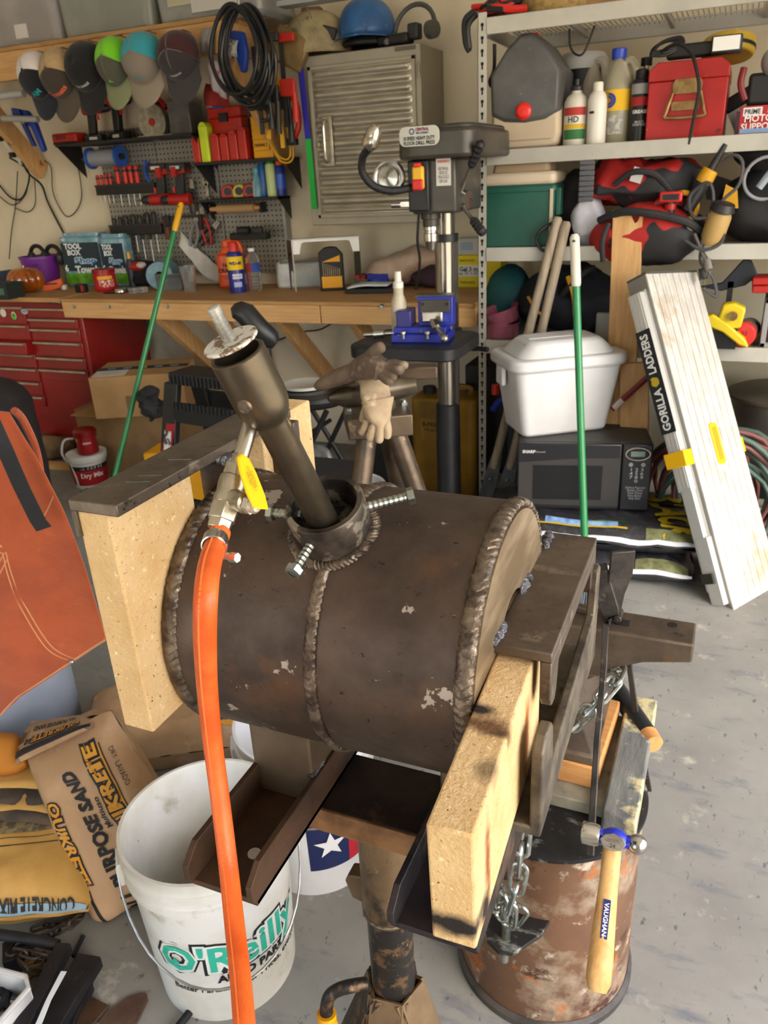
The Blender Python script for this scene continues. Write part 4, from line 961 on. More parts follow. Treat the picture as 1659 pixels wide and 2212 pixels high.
mb.grid(lambda i,j:V(((r*(sin(pi*(.02+.96*j))**.7)*(1-.10*abs(cos(i*pi*nl))**6))*cos(2*pi*i),(r*(sin(pi*(.02+.96*j))**.7)*(1-.10*abs(cos(i*pi*nl))**6))*sin(2*pi*i),h_*.5*(1-cos(pi*j)))),96,14,closed=True)
mb.build('body',m_pum,t);MB().lathe([(.012,h_-.004),(.010,h_+.012),(.0001,h_+.014)],n=12).build('stem',m_pum,t)
for u,v,w_,d_,hh,c,c2,lb in((18,622,.13,.12,.085,'#1f2622','#4a6a5a','dark box with a green label at the bench left end'),(12,598,.14,.10,.06,'#2a2320','#b84a1c','small black box with an orange end stacked at the bench left end'),(38,590,.14,.10,.12,'#26314a','#c9a63a','colourful carton standing behind the glass pumpkin')):
 p=B(u,v+22)if v>600 else B(u,v+40);t=tbox('carton',lb,'box',p,(w_,d_,hh),paint(c));fplate(t,'label',paint(c2),.02,-d_/2,hh*.5,w_*.4,hh*.4)
p=B(112,628);t=thing('multi_tool','orange folding multi tool lying on the bench','tool',p,rad(25))
m_or=plastic('#d2591b',.45)
MB().prism([(-.07,0),(.06,0),(.075,.02),(.07,.05),(-.05,.05),(-.075,.035),(-.08,.015)],(0,-.015,0),(1,0,.25),(0,0,1),(0,.03,0)).build('body',m_or,t,bevel=.006);MB().cyl((-.055,-.018,.012),(-.055,-.015,.012),.014,n=18).build('pivot',m_steel,t);MB().box((.01,-.016,.04),(.07,.004,.008)).build('slot',m_blk,t)
p=B(140,626);t=thing('usb_charger','small white wall charger cube beside the orange tool','charger',p,rad(10));MB().rbox((0,0,0),(.026,.026),.004,.028).build('body',plastic('#dcdad4'),t);MB().box((0,0,.032),(.004,.012,.012)).build('prong',m_steel,t)
p=B(118,633);o=MB().box((0,0,.004),(.07,.012,.006),RZ(.2)).build('loose_key',m_steel,bevel=.002);o.location=p;tag(o,'flat steel key lying in front of the white charger','key')
# blue shop towel packs: clear wrap over six rolls
m_shop=mat('printed_wrap_blue','#7fa6b4','#5f8a9c',sc=12,rough=.25,coat=.6,bump=.12,bsc=40,spots=[('#c9dde2',14,.62,.7)])
m_sgrn=mat('printed_wrap_green','#6fae3c','#4f8a2a',sc=14,rough=.25,coat=.6)
def towelpack(label,u0,u1,vb,vt,dep,grp=None,dark=False):
 a=B(u0,vb);b=B(u1,vb);w_=(b-a).length;c=(a+b)/2+V((0,dep/2,0));h_=ht(a,u0,vt)
 t=thing('shop_towel_pack',label,'paper towels',c,rad(6),grp)
 MB().rbox((0,0,0),(w_,dep),.03,h_*.93).build('wrapped_rolls',m_shop,t,bevel=.012)
 crumple(MB().rbox((0,0,h_*.9),(w_*.9,dep*.8),.03,h_*.09),.006,25).build('gathered_top',m_shop,t)
 y=-dep/2-.001
 MB().box((0,y,h_*.16),(w_*.92,.0015,h_*.20)).build('green_band',m_sgrn,t)
 MB().box((0,y,h_*.56),(w_*.90,.0015,h_*.52)).build('dark_band',paint('#24343a')if not dark else paint('#1d2a34'),t)
 ftext('TOOL\nBOX',t,paint('#dfe6e8'),-w_*.16,y-.0012,h_*.70,w=w_*.42,h=h_*.22,bold=.04)
 ftext('Shop',t,paint('#c3d6d2'),w_*.10,y-.0012,h_*.48,w=w_*.56,h=h_*.17,bold=.10);ftext('Shop',t,paint('#2f6aa8'),w_*.10,y-.0022,h_*.48,w=w_*.52,h=h_*.14,bold=.03);ftext('Towels',t,paint('#d3dcd8'),w_*.12,y-.0024,h_*.33,w=w_*.62,h=h_*.14,bold=.05)
 ftext('6',t,paint('#e6ecec'),-w_*.4,y-.0012,h_*.36,h=h_*.13,bold=.03)
 return t
towelpack('front pack of blue shop towels printed with green and white lettering',146,226,616,503,.13)
towelpack('second pack of blue shop towels standing behind the first one',226,276,604,505,.10,dark=True)
# red coffee-style tub
p=B(231,628);r=wd(p,23);h_=ht(p,231,580)
t=lathed('peanut_can','red plastic tub with a yellow label on the bench','tub',p,[('tub',[(.0001,0),(r*.95,.001),(r,.01),(r,h_*.86)],plastic('#a5171c',.35)),('lid',[(r*1.05,h_*.84),(r*1.05,h_*.98),(r*.95,h_),(.0001,h_)],plastic('#8d1217',.4)),('label_band',[(r+.0008,h_*.14),(r+.0008,h_*.72)],paint('#b01d22'))],28)
cpatch(t,'white_print',mat('broken_white_print','#b01d22','#d8cfc0',sc=110,rng=(.52,.58),rough=.6),r+.001,h_*.22,h_*.52,-.6,.8);cpatch(t,'yellow_patch',paint('#d9a531'),r+.001,h_*.55,h_*.70,-.7,.7)
p=B(178,632);t=thing('tape_measure','black and red tape measure lying left of the red tub','tape measure',p,rad(-8));MB().rbox((0,0,0),(.075,.045),.015,.048).build('case',m_blk,t,bevel=.008);MB().box((.028,-.0235,.025),(.012,.003,.036)).build('red_stripe',m_tred2,t,bevel=.001)
p=B(262,633);t=thing('scraper','round chromed puck with a black base in front of the red tub','tool',p);MB().lathe([(.034,0),(.036,.01),(.030,.024),(.0001,.028)],n=22).build('cap',m_chrome,t);MB().bx((-.10,-.03,-.0),(.03,.03,.007)).build('base',m_blk,t,bevel=.003)
for k,(u,w_)in enumerate(((290,.045),(310,.04))):
 p=B(u,634-k*2);t=thing('grey_clip',('left grey plastic block' if k==0 else 'right grey plastic block')+' on the bench edge before the black bag','block',p,rad(-5));MB().bx((-w_/2,-.02,0),(w_/2,.02,.03)).build('body',plastic('#8d8b86'),t,bevel=.004);MB().box((0,-.021,.015),(w_*.8,.003,.006)).build('groove',plastic('#5a5854'),t)
# black cloth bag and red gloves
p=B(298,616)+V((0,.10,0));mb=MB().ball((0,0,.055),(.15,.10,.075),28,18);crumple(mb,.028,11,3);o=mb.build('cloth_bag',mat('black_cloth','#161618','#232326',sc=20,rough=.9,bump=.3,bsc=60));o.location=p;tag(o,'crumpled black cloth bag slumped on the bench','bag')
p=B(290,606)+V((0,.04,.03));t=thing('glove','red and white work glove behind the black cloth bag','glove',p+V((0,0,.06)))
crumple(MB().ball((0,0,.02),(.075,.04,.03),18,12),.012,20).build('palm',plastic('#a8281f',.7),t);crumple(MB().ball((.045,-.01,.03),(.03,.03,.018),12,8),.006,20).build('cuff',plastic('#cfcac2',.7),t)
p=B(281,600)+V((0,.02,.02));t=lathed('glue_bottle','small yellow topped bottle among the towels','bottle',p+V((0,0,-.02)),[('bottle',[(.0001,0),(.022,0),(.022,.13),(.010,.16)],plastic('#2b3440')),('cap',[(.012,.155),(.008,.19),(.0001,.192)],plastic('#d9a51f'))],16)
# paper towel roll tipped on its side
p=B(358,602)+V((0,-.02,0));t=thing('paper_towel_roll','blue paper towel roll lying end on','paper towels',p+V((0,0,.075)),rad(28))
mb=MB();mb.lathe([(.024,-.10),(.072,-.10),(.074,-.095),(.074,.12),(.024,.12)],(0,0,0),(0,1,0),36);mb.build('roll',mat('blue_paper','#7d9aa8','#6c8a98',sc=30,rough=.9),t);MB().lathe([(.0245,-.101),(.0245,.10),(.0001,.10)],(0,0,0),(0,1,0),24).build('core',plastic('#241f1c',.9),t)
a=[B(355,520),B(400,540),B(440,575),B(470,600)]
p=B(410,612);mb=MB();mb.grid(lambda i,j:V((-.10+.24*i,.02+.03*j,.20*(1-i)**1.4+.02+(.10-.06*i)*j-.03*sin(3*i+2*j))),16,8);crumple(mb,.008,18,5)
o=mb.build('paper_sheet',mat('white_paper','#c9c6bf','#b5b2aa',sc=6,rough=.9),solid=.001);o.location=p+V((0,.07,0));tag(o,'crumpled white paper sheet leaning on the blue roll','paper')
# clear bin, cup
m_clear=mat('clear_plastic','#dfe3e2',rough=.08,trans=.9,ior=1.25)
p=B(365,628)+V((0,.05,0));t=thing('clear_bin','clear plastic bin on the bench before the paper roll','bin',p,rad(8));mb=MB();mb.rbox((0,0,0),(.15,.10),.01,.085,taper=1.06);mb.f.pop(1);mb.m.pop(1);mb.build('bin_shell',m_clear,t,solid=.002);MB().box((0,0,.015),(.12,.08,.03)).build('contents',plastic('#4a4a4c'),t,bevel=.004);MB().tube([(-.078,-.052,.086),(.078,-.052,.086),(.078,.052,.086),(-.078,.052,.086),(-.078,-.052,.086)],.003,6).build('rim',m_clear,t)
p=B(412,630);h_=ht(p,412,574);t=lathed('clear_cup','tall clear plastic cup on the bench right of the broom pole','cup',p,[('cup_wall',[(.0001,.001),(.030,0),(.042,h_),(.044,h_),(.0435,h_-.006)],m_clear)],26)
# orange hand cleaner jug
p=B(496,622)+V((0,.03,0));h_=ht(p,496,520);t=thing('hand_cleaner_jug','big orange hand cleaner jug with brown lettering on the bench','jug',p,face(p)*.6)
m_orj=plastic('#e0551a',.35)
MB().rbox((0,0,0),(.13,.085),.03,h_*.74).build('jug_body',m_orj,t,bevel=.012);MB().taper((0,0,h_*.73),(.10,.06),(.04,.04),h_*.17).build('shoulder',m_orj,t,bevel=.01)
MB().tube([(-.02,0,h_*.88),(.01,0,h_*.99),(.055,0,h_*.96),(.07,0,h_*.78),(.055,0,h_*.68)],.014,10,sm=6).build('handle',m_orj,t);MB().cyl((-.01,0,h_*.88),(-.01,0,h_*1.0),.022,n=18).build('cap',m_orj,t)
ftext('FAST\nORANGE',t,paint('#5a1d0c'),-.004,-.0435,h_*.44,w=.10,h=.05,bold=.03);ftext('PUMICE HAND\nCLEANER',t,paint('#7a2a10'),-.004,-.0435,h_*.24,w=.09,bold=0)
# blue and yellow lubricant can
p=B(515,631);h_=ht(p,515,522);r=wd(p,17)
m_wdb=plastic('#16277e',.3)
t=lathed('lubricant_can','blue and yellow spray lubricant can with a red cap','spray can',p,[('can',[(.0001,0),(r,0),(r,h_*.74),(r*.86,h_*.80),(r*.5,h_*.82)],m_wdb),('cap',[(r*.62,h_*.80),(r*.62,h_*.95),(r*.5,h_),(.0001,h_)],plastic('#c4281d',.35)),('yellow_band',[(r+.0008,h_*.46),(r+.0008,h_*.72)],paint('#ecc414'))],26)
ctext('WD-40',t,paint('#16206a'),r+.001,h_*.59,w=r*1.7,bold=.05);cpatch(t,'white_patch',paint('#c9d2e8'),r,h_*.28,h_*.38,-.5,.8);ctext('MULTI-USE',t,paint('#c9302a'),r+.0008,h_*.33,w=r*1.1)
cpatch(t,'white_line_box',paint('#aab4d8'),r,h_*.12,h_*.22,-.4,.6)
# water bottle
p=B(552,628);h_=ht(p,552,536);r=wd(p,16)
t=lathed('water_bottle','clear ribbed water bottle next to the lubricant can','bottle',p,[('bottle',[(.0001,.004),(r*.8,0),(r,.008)]+[x for i in range(4)for x in((r,.014+i*.018),(r*.93,.020+i*.018),(r,.026+i*.018))]+[(r,h_*.66),(r*.85,h_*.80),(r*.38,h_*.92),(r*.38,h_*.95)],mat('pet_plastic','#e6ecee',rough=.05,trans=.95,ior=1.2)),('cap',[(r*.45,h_*.93),(r*.45,h_),(.0001,h_)],plastic('#e3e3e0')),('label_band',[(r+.0012,h_*.46),(r+.0012,h_*.66)],paint('#7d2f38'))],26)
cpatch(t,'blue_patch',paint('#24489c'),r+.0014,h_*.46,h_*.66,-.1,1.0)
# white wrapped brick, steel bracket, drill bit case
p=B(640,615)+V((.0,.08,0));mb=MB().rbox((0,0,0),(.26,.13),.03,.13);t=thing('wrapped_block','pale plastic wrapped block standing behind the bent steel sheet','package',p,rad(12));crumple(mb,.008,18,2).build('wrapping',mat('white_wrap','#c2c4c0','#a9aeae',sc=8,rough=.35,bump=.2,bsc=35),t,bevel=.012);MB().box((0,0,.133),(.20,.04,.002)).build('tape_strip',paint('#d4d4cf'),t)
p=B(640,630);hz_=ht(p,636,520);t=thing('sheet_metal_bracket','bent brushed sheet metal stand with cut out legs on the bench','bracket',p);m_sheet=mat('brushed_sheet','#7d746c','#5d554f',sc=14,st=(1,1,8),rough=.3,metal=.85);m_sheetw=mat('white_sheet_edge','#c9c6c0',rough=.4,metal=.4)
w_=B(590,612).x-p.x;
fl_=[(0,0),(.02,0),(.03,hz_*.35),(.06,hz_*.42),(.09,hz_*.35),(.11,.0),(.13,0),(.13,hz_),(0,hz_)]
MB().prism(fl_,(w_*.0,0,0),(-.55,.55,0),(0,0,1),(.002,.002,0)).build('leg_panel',m_sheet,t)
a0=V((0,0,hz_));a1=PY(775,512,p.y+.08)-p;a1 .z=hz_+.005
dep_=V((-.07,.07,0))
MB().prism([(0,0),(1,0),(1,1),(0,1)],a0,a1-a0,dep_*1.0,(0,0,.003)).build('top_flange',m_sheetw,t)
MB().prism([(0,0),(.10,0),(.14,.05),(.18,.055),(.82,.055),(.86,.05),(.9,0),(1,0),(1,.07),(0,.07)],a0+V((0,0,-.065)),(a1-a0),(0,0,1),(0,.002,0)).build('front_flange',m_sheetw,t)
MB().prism([(0,-hz_*.8),(.11,-hz_*.8),(.11,0),(0,0)],a1,(-.55,.55,0),(0,0,1),(.002,.002,0)).build('leg_panel',plastic('#3a3634',.3),t)
MB().box((.0,0,hz_*.5),(.006,.004,hz_)).build('front_edge',m_sheetw,t);MB().cyl((-.035,.032,hz_*.72),(-.037,.030,hz_*.72),.008,n=12).build('bolt_hole',m_blk,t)
p=B(716,628)+V((0,.02,0));h_=ht(p,712,532);t=thing('drill_bit_set','black and yellow case showing a row of drill bits','drill bits',p,rad(22))
mb=MB();mb.prism([(-.06,0),(.06,0),(.06,h_*.82),(.03,h_*.98),(0,h_),(-.03,h_*.98),(-.06,h_*.88)],(0,-.02,0),(1,0,0),(0,0,1),(0,.04,0));mb.build('case',m_blk,t,bevel=.005)
MB().box((0,-.022,h_*.20),(.10,.004,h_*.26)).build('yellow_panel',m_dw,t);MB().prism([(-.045,0),(.045,0),(.045,.03)],(0,-.021,h_*.66),(1,0,0),(0,0,1),(0,-.003,0)).build('yellow_wedge',m_dw,t)
for i in range(9):MB().cyl((-.040+.010*i,-.024,h_*.34),(-.040+.010*i,-.024,h_*(.50+.016*(9-i))),.0028,n=6).build('drill_bit',m_brass,t)
for i in range(5):MB().box((-.0605,0,h_*(.12+.17*i)),(.003,.022,.012)).build('side_tab',m_dw,t)
# crumpled plastic bag, papers, small boxes
p=B(845,628)+V((0,.14,.02));mb=MB();mb.ball((0,0,.075),(.22,.11,.075),36,20,f=lambda q:V((q.x,q.y,q.z+.25*q.x)));crumple(mb,.022,12,7);o=mb.build('plastic_bag',mat('tan_plastic_bag','#b7a08c','#a38a78',sc=7,rough=.4,bump=.25,bsc=26,spots=[('#c4532c',7,.62,.66)]));o.location=p;tag(o,'crumpled tan and orange plastic shopping bag on the bench','bag')
p=B(800,633)+V((0,.05,0));t=thing('notebook','open white booklet on a black folder beside the plastic bag','book',p,rad(10));MB().bx((-.13,-.07,0),(.13,.08,.022)).build('folder',m_blk,t,bevel=.003);mb=MB();mb.grid(lambda i,j:V((-.12+.20*i,-.065+.13*j,.030+.012*sin(pi*i)+.03*max(0,i-.7))),14,4);mb.build('pages',mat('page_white','#c6cbcd',rough=.8),t,solid=.008)
for lb,u,v,w_,d_,hh,c,nm in(('dark blue tool box at the back of the bench below the cabinet',820,560,.11,.08,.075,'#1d2c8c','small_case'),('red box at the back of the bench left of the dark blue one',782,568,.05,.06,.07,'#9c1f1d','carton'),('grey black card box with an orange tab on the bench back',795,585,.12,.08,.05,'#4a4846','carton')):
 p=B(u,v+12);t=tbox(nm,lb,'box',p,(w_,d_,hh),paint(c));MB().box((0,-d_/2-.003,hh*.6),(.05,.006,.018)).build('clasp',paint('#d86a2a' if nm=='carton' else '#2a3a9c'),t)
p=B(925,605)+V((0,.08,0));mb=MB().ball((0,0,.06),(.13,.10,.07),22,14);crumple(mb,.02,14,9);o=mb.build('dark_pouch',mat('dark_pouch_fabric','#1f1c20','#3a1c2c',sc=8,rough=.8));o.location=p;tag(o,'dark pouch slumped under the plastic bag','pouch')
# yellow box of trash bags and the carton on it
p=PZ(1008,622,BZ)+V((0,.10,0));w_=wd(p,56);h_=ht(p,1008,548);t=thing('trash_bag_box','yellow and white box of trash bags at the right bench end','box',p,0);MB().bx((-w_/2-.02,-.08,0),(w_/2+.10,.12,h_)).build('carton',paint('#d8c51c'),t,bevel=.002)
MB().box((.0,-.081,h_*.52),(w_+.04,.002,h_*.36)).build('white_panel',paint('#d6d5cf'),t);ftext('5 Gal 3 mil',t,paint('#2a2a2a'),0.0,-.083,h_*.58,w=w_*.98,bold=.02);ftext('Bags 36" x 56"',t,paint('#4a4a4a'),0,-.083,h_*.44,w=w_*.85,bold=.0)
ftext('HEAVY DUTY',t,paint('#5a4a10'),.0,-.082,h_*.84,w=w_*.6,bold=.01);ftext('TRASH BAGS',t,paint('#5a4a10'),.0,-.082,h_*.16,w=w_*.6,bold=.01)
t=tbox('small_carton','small grey and white carton on top of the yellow bag box','box',p+V((.0,.0,h_)),(w_*1.05,.12,.075),paint('#b5b4b0'));fplate(t,'label',paint('#8fa3b8'),-.01,-.06,.04,.06,.035)
# ------------------------------------------------------------------ caps hanging on the shelf board
def hat(label,u0,v0,u1,v1,wpx,front,back,brim,logo=None,yoff=.0,stitch=None):
 """u0,v0 = strap end (top), u1,v1 = bill tip (bottom)"""
 y=SY-.085-yoff
 a=PY(u0,v0,y);b=PY(u1,v1,y);L=(b-a).length;ang=math.atan2(b.x-a.x,a.z-b.z)
 w_=wd(a,wpx);t=thing('baseball_cap',label,'cap',a,(0,0,0),'baseball caps on the shelf board')
 d=(b-a).normalized();s=V((0,1,0)).cross(d).normalized();n=V((0,-1,0))
 if s.x<0:s=-s
 d=(d+n*.25).normalized();n=(n-d*n.dot(d)).normalized()
 cl=L*.70
 def P(x,y_,z):return s*x+d*y_+n*z
 def dome(i,j,lo,hi):
  # i round the dome from lo to hi (angle), j up to the button
  th=lo+(hi-lo)*i;ph=j*pi/2
  r=cos(ph)**.8
  return P(sin(th)*w_*.5*r,cl*.5-cos(th)*cl*.5*r,.105*sin(ph)**.9)
 mb=MB();mb.grid(lambda i,j:dome(i,j,-pi*.60,pi*.60),22,9);mb.build('crown_back',back,t,solid=.002)
 mb=MB();mb.grid(lambda i,j:dome(i,j,pi*.60,pi*1.40),16,9);mb.build('crown_front',front,t,solid=.002)
 mb=MB()
 def bill(i,j):
  th=(i*2-1)*1.15;c_=max(cos(th*.95),.05)**.45
  return P(sin(th)*w_*.5*(1+.02*j),cl*.5+cos(th)*cl*.49+j*(L-cl+.01)*c_,.006+.016*cos(th)*(1-.3*j)-.016*j*(1-cos(th))-.004)
 mb.grid(bill,18,6);mb.build('bill',brim,t,solid=.004)
 MB().ball(P(0,cl*.5,.106),.006,10,6).build('button',brim,t)
 arc=[P(sin(th)*w_*.40,cl*.5-cos(th)*cl*.47,.012+.015*cos(th*2))for th in[(-.6+1.2*k/8)for k in range(9)]]
 MB().tube([V((0,.088,.012)),V((0,.02,.016)),P(0,-.006,.004),P(0,.010,.006)],.003,6).build('hook',m_steel,t)
 # seams
 mb=MB()
 for th in(pi*.6,pi,pi*1.4,0):
  mb.tube([dome((th+pi*.6)/(pi*1.2)if th<pi*.61 else 0,0,-pi*.6,pi*.6)*0+P(sin(th)*w_*.5*cos(ph)**.8,cl*.5-cos(th)*cl*.5*cos(ph)**.8,.1065*sin(ph)**.9)for ph in[pi/2*k/9 for k in range(10)]],.0014,5)
 mb.build('seam',stitch or brim,t)
 if logo:
  txt,lm,lw,off=logo
  ph=.42;th=pi;c=P(0,cl*.5+cl*.5*cos(ph)**.8,.105*sin(ph)**.9)
  def fn(x,yy):
   th=pi-x/(w_*.46);p_=min(max(.50+yy/.11,.02),1.4)
   q=P(sin(th)*w_*.505*cos(p_)**.8,cl*.5-cos(th)*cl*.505*cos(p_)**.8,.107*sin(p_)**.9)
   return q+n*.0035
  text(txt,t,lm,None,None,None,w=lw,fn=fn,bold=.03)
 return t
def cloth(c,c2=None,sc=25):return mat('cap_'+c.lstrip('#'),c,c2 or c,sc=sc,rough=.95,bump=.15,bsc=180,sheen=.15)
hat('white mesh cap with a navy front, leftmost on the board',76,118,140,262,82,cloth('#15171d'),cloth('#d2cac7'),cloth('#161b26'),('AM',paint('#1f8d92'),.055,0))
hat('tan cap with a dark front and red script, second on the board',128,110,182,268,88,cloth('#3a322a'),cloth('#b5986f','#a58a62'),cloth('#4a4236'),('Comets',paint('#d8604a'),.115,0))
hat('all black cap between the tan cap and the lime one',186,95,232,252,92,cloth('#121214'),cloth('#17171a'),cloth('#141416'),('TX EAGLE',paint('#c9c6be'),.075,0))
hat('lime green mesh cap with a grey front',252,84,285,242,78,cloth('#4a4a3c'),cloth('#6fc01d'),cloth('#757a58'),('A',paint('#6fc01d'),.022,0))
hat('turquoise mesh cap with a dusty grey front',312,74,345,238,96,cloth('#7a7064'),cloth('#2f8d9a'),cloth('#857a6a'),('M',paint('#2f8d9a'),.018,0))
hat('maroon and charcoal cap nearest to the cable coil',388,72,425,230,96,cloth('#2d292a'),cloth('#3f1c1e','#331617'),cloth('#343231'),('CRIMSON',paint('#b5a9a4'),.06,0),stitch=cloth('#8a7f7c'))
# ------------------------------------------------------------------ storage bins on the overhead shelf
m_tub1=mat('cloudy_tub','#b5b0ae','#9d9895',sc=3,rough=.35,trans=.25)
m_tub2=mat('grey_tub','#8b8d84','#7d7f77',sc=3,rough=.3)
m_tub3=mat('clear_tub','#a9a9a6','#8f908e',sc=4,rough=.25,trans=.3)
def tub(label,u0,u1,m,dep=.36,hh=.30,lab=None):
 z=z1+.018;a=PY(u0,80,SY+.02);b=PY(u1,60,SY+.02);w_=b.x-a.x;c=V(((a.x+b.x)/2,SY+.06+dep/2,z))
 t=thing('storage_bin',label,'storage bin',c,0,'storage bins on the overhead shelf');MB().rbox((0,0,0),(w_*.96,dep*.94),.05,hh,taper=1.07).build('bin_body',m,t,bevel=.02);MB().rbox((0,0,hh),(w_*1.03,dep),.05,.03).build('lid',m,t,bevel=.006)
 return t,w_,dep
t,w_,dp=tub('cloudy grey bin with a white label at the left of the overhead shelf',-40,112,m_tub1);MB().box((-.01,-dp*.48,.07),(.08,.004,.06)).build('label',paint('#c9c6bd'),t)
tub('solid grey bin in the middle of the overhead shelf',116,318,m_tub2)
t,w_,dp=tub('clear bin with papers inside at the right of the overhead shelf',326,560,m_tub3);MB().box((-.05,-dp*.49,.12),(.30,.004,.10)).build('paper_inside',paint('#a9a58a'),t);MB().box((.05,-dp*.492,.06),(.25,.004,.05)).build('paper_inside',paint('#b9b6ae'),t)
# ------------------------------------------------------------------ black cable coil and the bundle behind it
p=PY(520,90,SY-.13);t=thing('cable_coil','thick black cable coiled in many loops hanging from a hook','cable',p);rnd=random.Random(3)
for k in range(8):
 cx=rnd.uniform(-.028,.028);rx=.112+rnd.uniform(-.012,.012);rz=.165+rnd.uniform(-.018,.03);cz=.11-rz+rnd.uniform(-.01,.01)+.02;tilt=rnd.uniform(-.10,.10);yy=rnd.uniform(-.045,.045)
 pts=[]
 for i in range(36):
  w=2*pi*i/36;x=rx*cos(w)*(1-.22*max(0,sin(w)));z=rz*sin(w);pts.append(V((cx+x*cos(tilt)-z*sin(tilt),yy+.015*sin(w+k),cz+z*cos(tilt)+x*sin(tilt))))
 MB().loop(pts,.0085,10).build('cable_loop',mat('glossy_black_rubber','#17181a',rough=.3),t)
MB().tube([(0,.12,.30),(0,.0,.30),(0,-.02,.26),(0,.0,.12)],.006,8,sm=5).build('hook',m_steel,t)
p=PY(505,100,SY-.03);t=thing('quick_clamp','blue plastic clamp hanging behind the black cable coil','clamp',p);m_bl=plastic('#1d3f9c',.4)
MB().prism([(-.06,.02),(0,.06),(.05,.05),(.06,-.03),(.04,-.10),(.02,-.10),(.0,-.03),(-.05,-.01)],(0,0,0),(1,0,0),(0,0,1),(0,.03,0)).build('jaw',m_bl,t,bevel=.006);MB().cyl((-.02,-.01,.06),(.01,-.01,-.06),.006,n=8).build('screw',m_steel,t)
def sheet(name,label,cat,c4,m,y,fold=.01):
 P=[PY(u,v,y)for u,v in c4];o=P[0]
 return tag(drape(name,m,[P[0]-o,P[1]-o],[P[3]-o,P[2]-o],None,fold,2,10,10,.002,.012),label,cat),o
for nm,lb,cat,c4,m,yy in(('tag_card','white hang tag card with black print behind the cable coil','card',((478,82),(515,88),(512,128),(470,118)),mat('printed_card','#b9b7b0','#4a4a48',sc=22,rng=(.5,.56),rough=.7),SY-.04),('rag','white rag with a pink print hanging below the cable coil','rag',((450,130),(492,135),(488,215),(455,190)),mat('pink_print_cloth','#b9aeb0','#b05a7c',sc=16,rng=(.52,.6),rough=.9),SY-.05),('red_bag','red cloth bag hanging under the maroon cap','bag',((445,180),(498,195),(495,232),(440,228)),mat('red_cloth','#8a241c','#6f1a14',sc=10,rough=.9),SY-.03),('plastic_sleeve','clear plastic sleeve hanging left of the cable coil','sleeve',((438,62),(462,60),(460,118),(432,112)),m_tub1,SY-.02)):
 o,q=sheet(nm,lb,cat,c4,m,yy);o.location=q
# clamps and squares hanging from the right brace
def barclamp(label,u,vt,vb,col,y,tilt=0,handle='#1d1d1d'):
 a=PY(u,vt,y);b=PY(u+tilt,vb,y);t=thing('bar_clamp',label,'clamp',a);d=b-a;L=d.length;e=d.normalized();s=V((1,0,0));s=(s-e*s.dot(e)).normalized();n=s.cross(e)
 MB().prism([(-.010,-.004),(.010,-.004),(.010,.004),(-.010,.004)],(0,0,0),s,n,d).build('bar',col,t)
 M_=Mx((s,n,e)).transposed()
 MB().box(s*.03,(.075,.022,.035),M_).build('fixed_jaw',plastic(handle),t,bevel=.005);MB().box(d*.55+s*.02,(.075,.024,.07),M_).build('sliding_jaw',plastic(handle),t,bevel=.006);MB().cyl(d*.62+s*.05,d*.95+s*.05,.013,.016,12).build('grip',plastic(handle),t)
 return t
barclamp('yellow bar clamp with black jaws right of the cable coil',572,80,300,plastic('#c9961c',.4),SY+.06,10)
barclamp('red handled bar clamp nearest the steel cabinet',606,82,275,m_blk,SY+.10,14,'#b3271d')
barclamp('second yellow bar clamp behind the first one',590,90,320,plastic('#c9961c',.4),SY+.16,22)
barclamp('dark bar clamp hanging in front of the wooden brace',548,110,290,m_blk2,SY+.03,20)
p=PY(618,240,SY+.2);t=thing('frame_clamp','red C shaped frame clamp hanging beside the cabinet','clamp',p);MB().tube([(-.03,0,.08),(.05,0,.04),(.06,0,-.06),(.02,0,-.13)],.014,8,sm=6).build('frame',m_tred2,t);MB().box((.02,0,-.13),(.05,.03,.03)).build('foot',m_blk,t,bevel=.004)
p=PY(560,185,SY+.02);t=thing('ratchet_strap','black pipe hanger hooks behind the cable coil','hook',p)
for k in range(3):MB().tube([(-.02,0,.03-k*.06),(.03,-.02,.03-k*.06),(.05,-.03,.0-k*.06),(.04,-.03,-.02-k*.06),(.01,-.03,-.02-k*.06)],.009,8,sm=5).build('hook',m_blk,t)
t=thing('yellow_rod_loop','yellow fibreglass rod loop hanging low beside the pegboard','rod',PY(618,320,SY+.25));MB().tube([(-.10,0,.06),(-.04,0,-.035),(.02,0,-.03),(.01,0,.14),(-.01,0,.30)],.005,8,sm=8).build('rod',plastic('#c9961c',.4),t);MB().tube([(-.09,0,.04),(-.035,0,-.055),(.035,0,-.04),(.03,0,.12)],.005,8,sm=8).build('rod',plastic('#c9961c',.4),t)
p=PY(20,205,SY+.05);t=thing('caulking_gun','white tube fixed under the shelf board at the far left','tube',p);MB().cyl((-.25,0,0),(.10,0,0),.018,n=16).build('tube',plastic('#a8a7a4'),t);MB().cyl((-.10,.02,-.10),(.14,.02,-.12),.015,n=14).build('lower_tube',plastic('#96958f'),t)
p=PY(60,262,SY+.12);t=thing('blue_clamp','blue plastic spring clamp hanging left under the caps','clamp',p);MB().prism([(-.10,.07),(0,.05),(.04,.0),(.07,-.14),(.05,-.15),(.01,-.03),(-.10,.02)],(0,0,0),(1,0,0),(0,0,1),(0,.03,0)).build('arm',plastic('#1f3a8f',.4),t,bevel=.005);MB().prism([(-.06,.06),(-.03,.06),(.03,-.12),(.01,-.12)],(0,-.02,0),(1,0,0),(0,0,1),(0,.02,0)).build('arm',plastic('#182c70',.4),t,bevel=.004);MB().cyl((-.01,-.03,-.0),(-.01,.04,0),.012,n=12).build('pivot',m_steel,t)
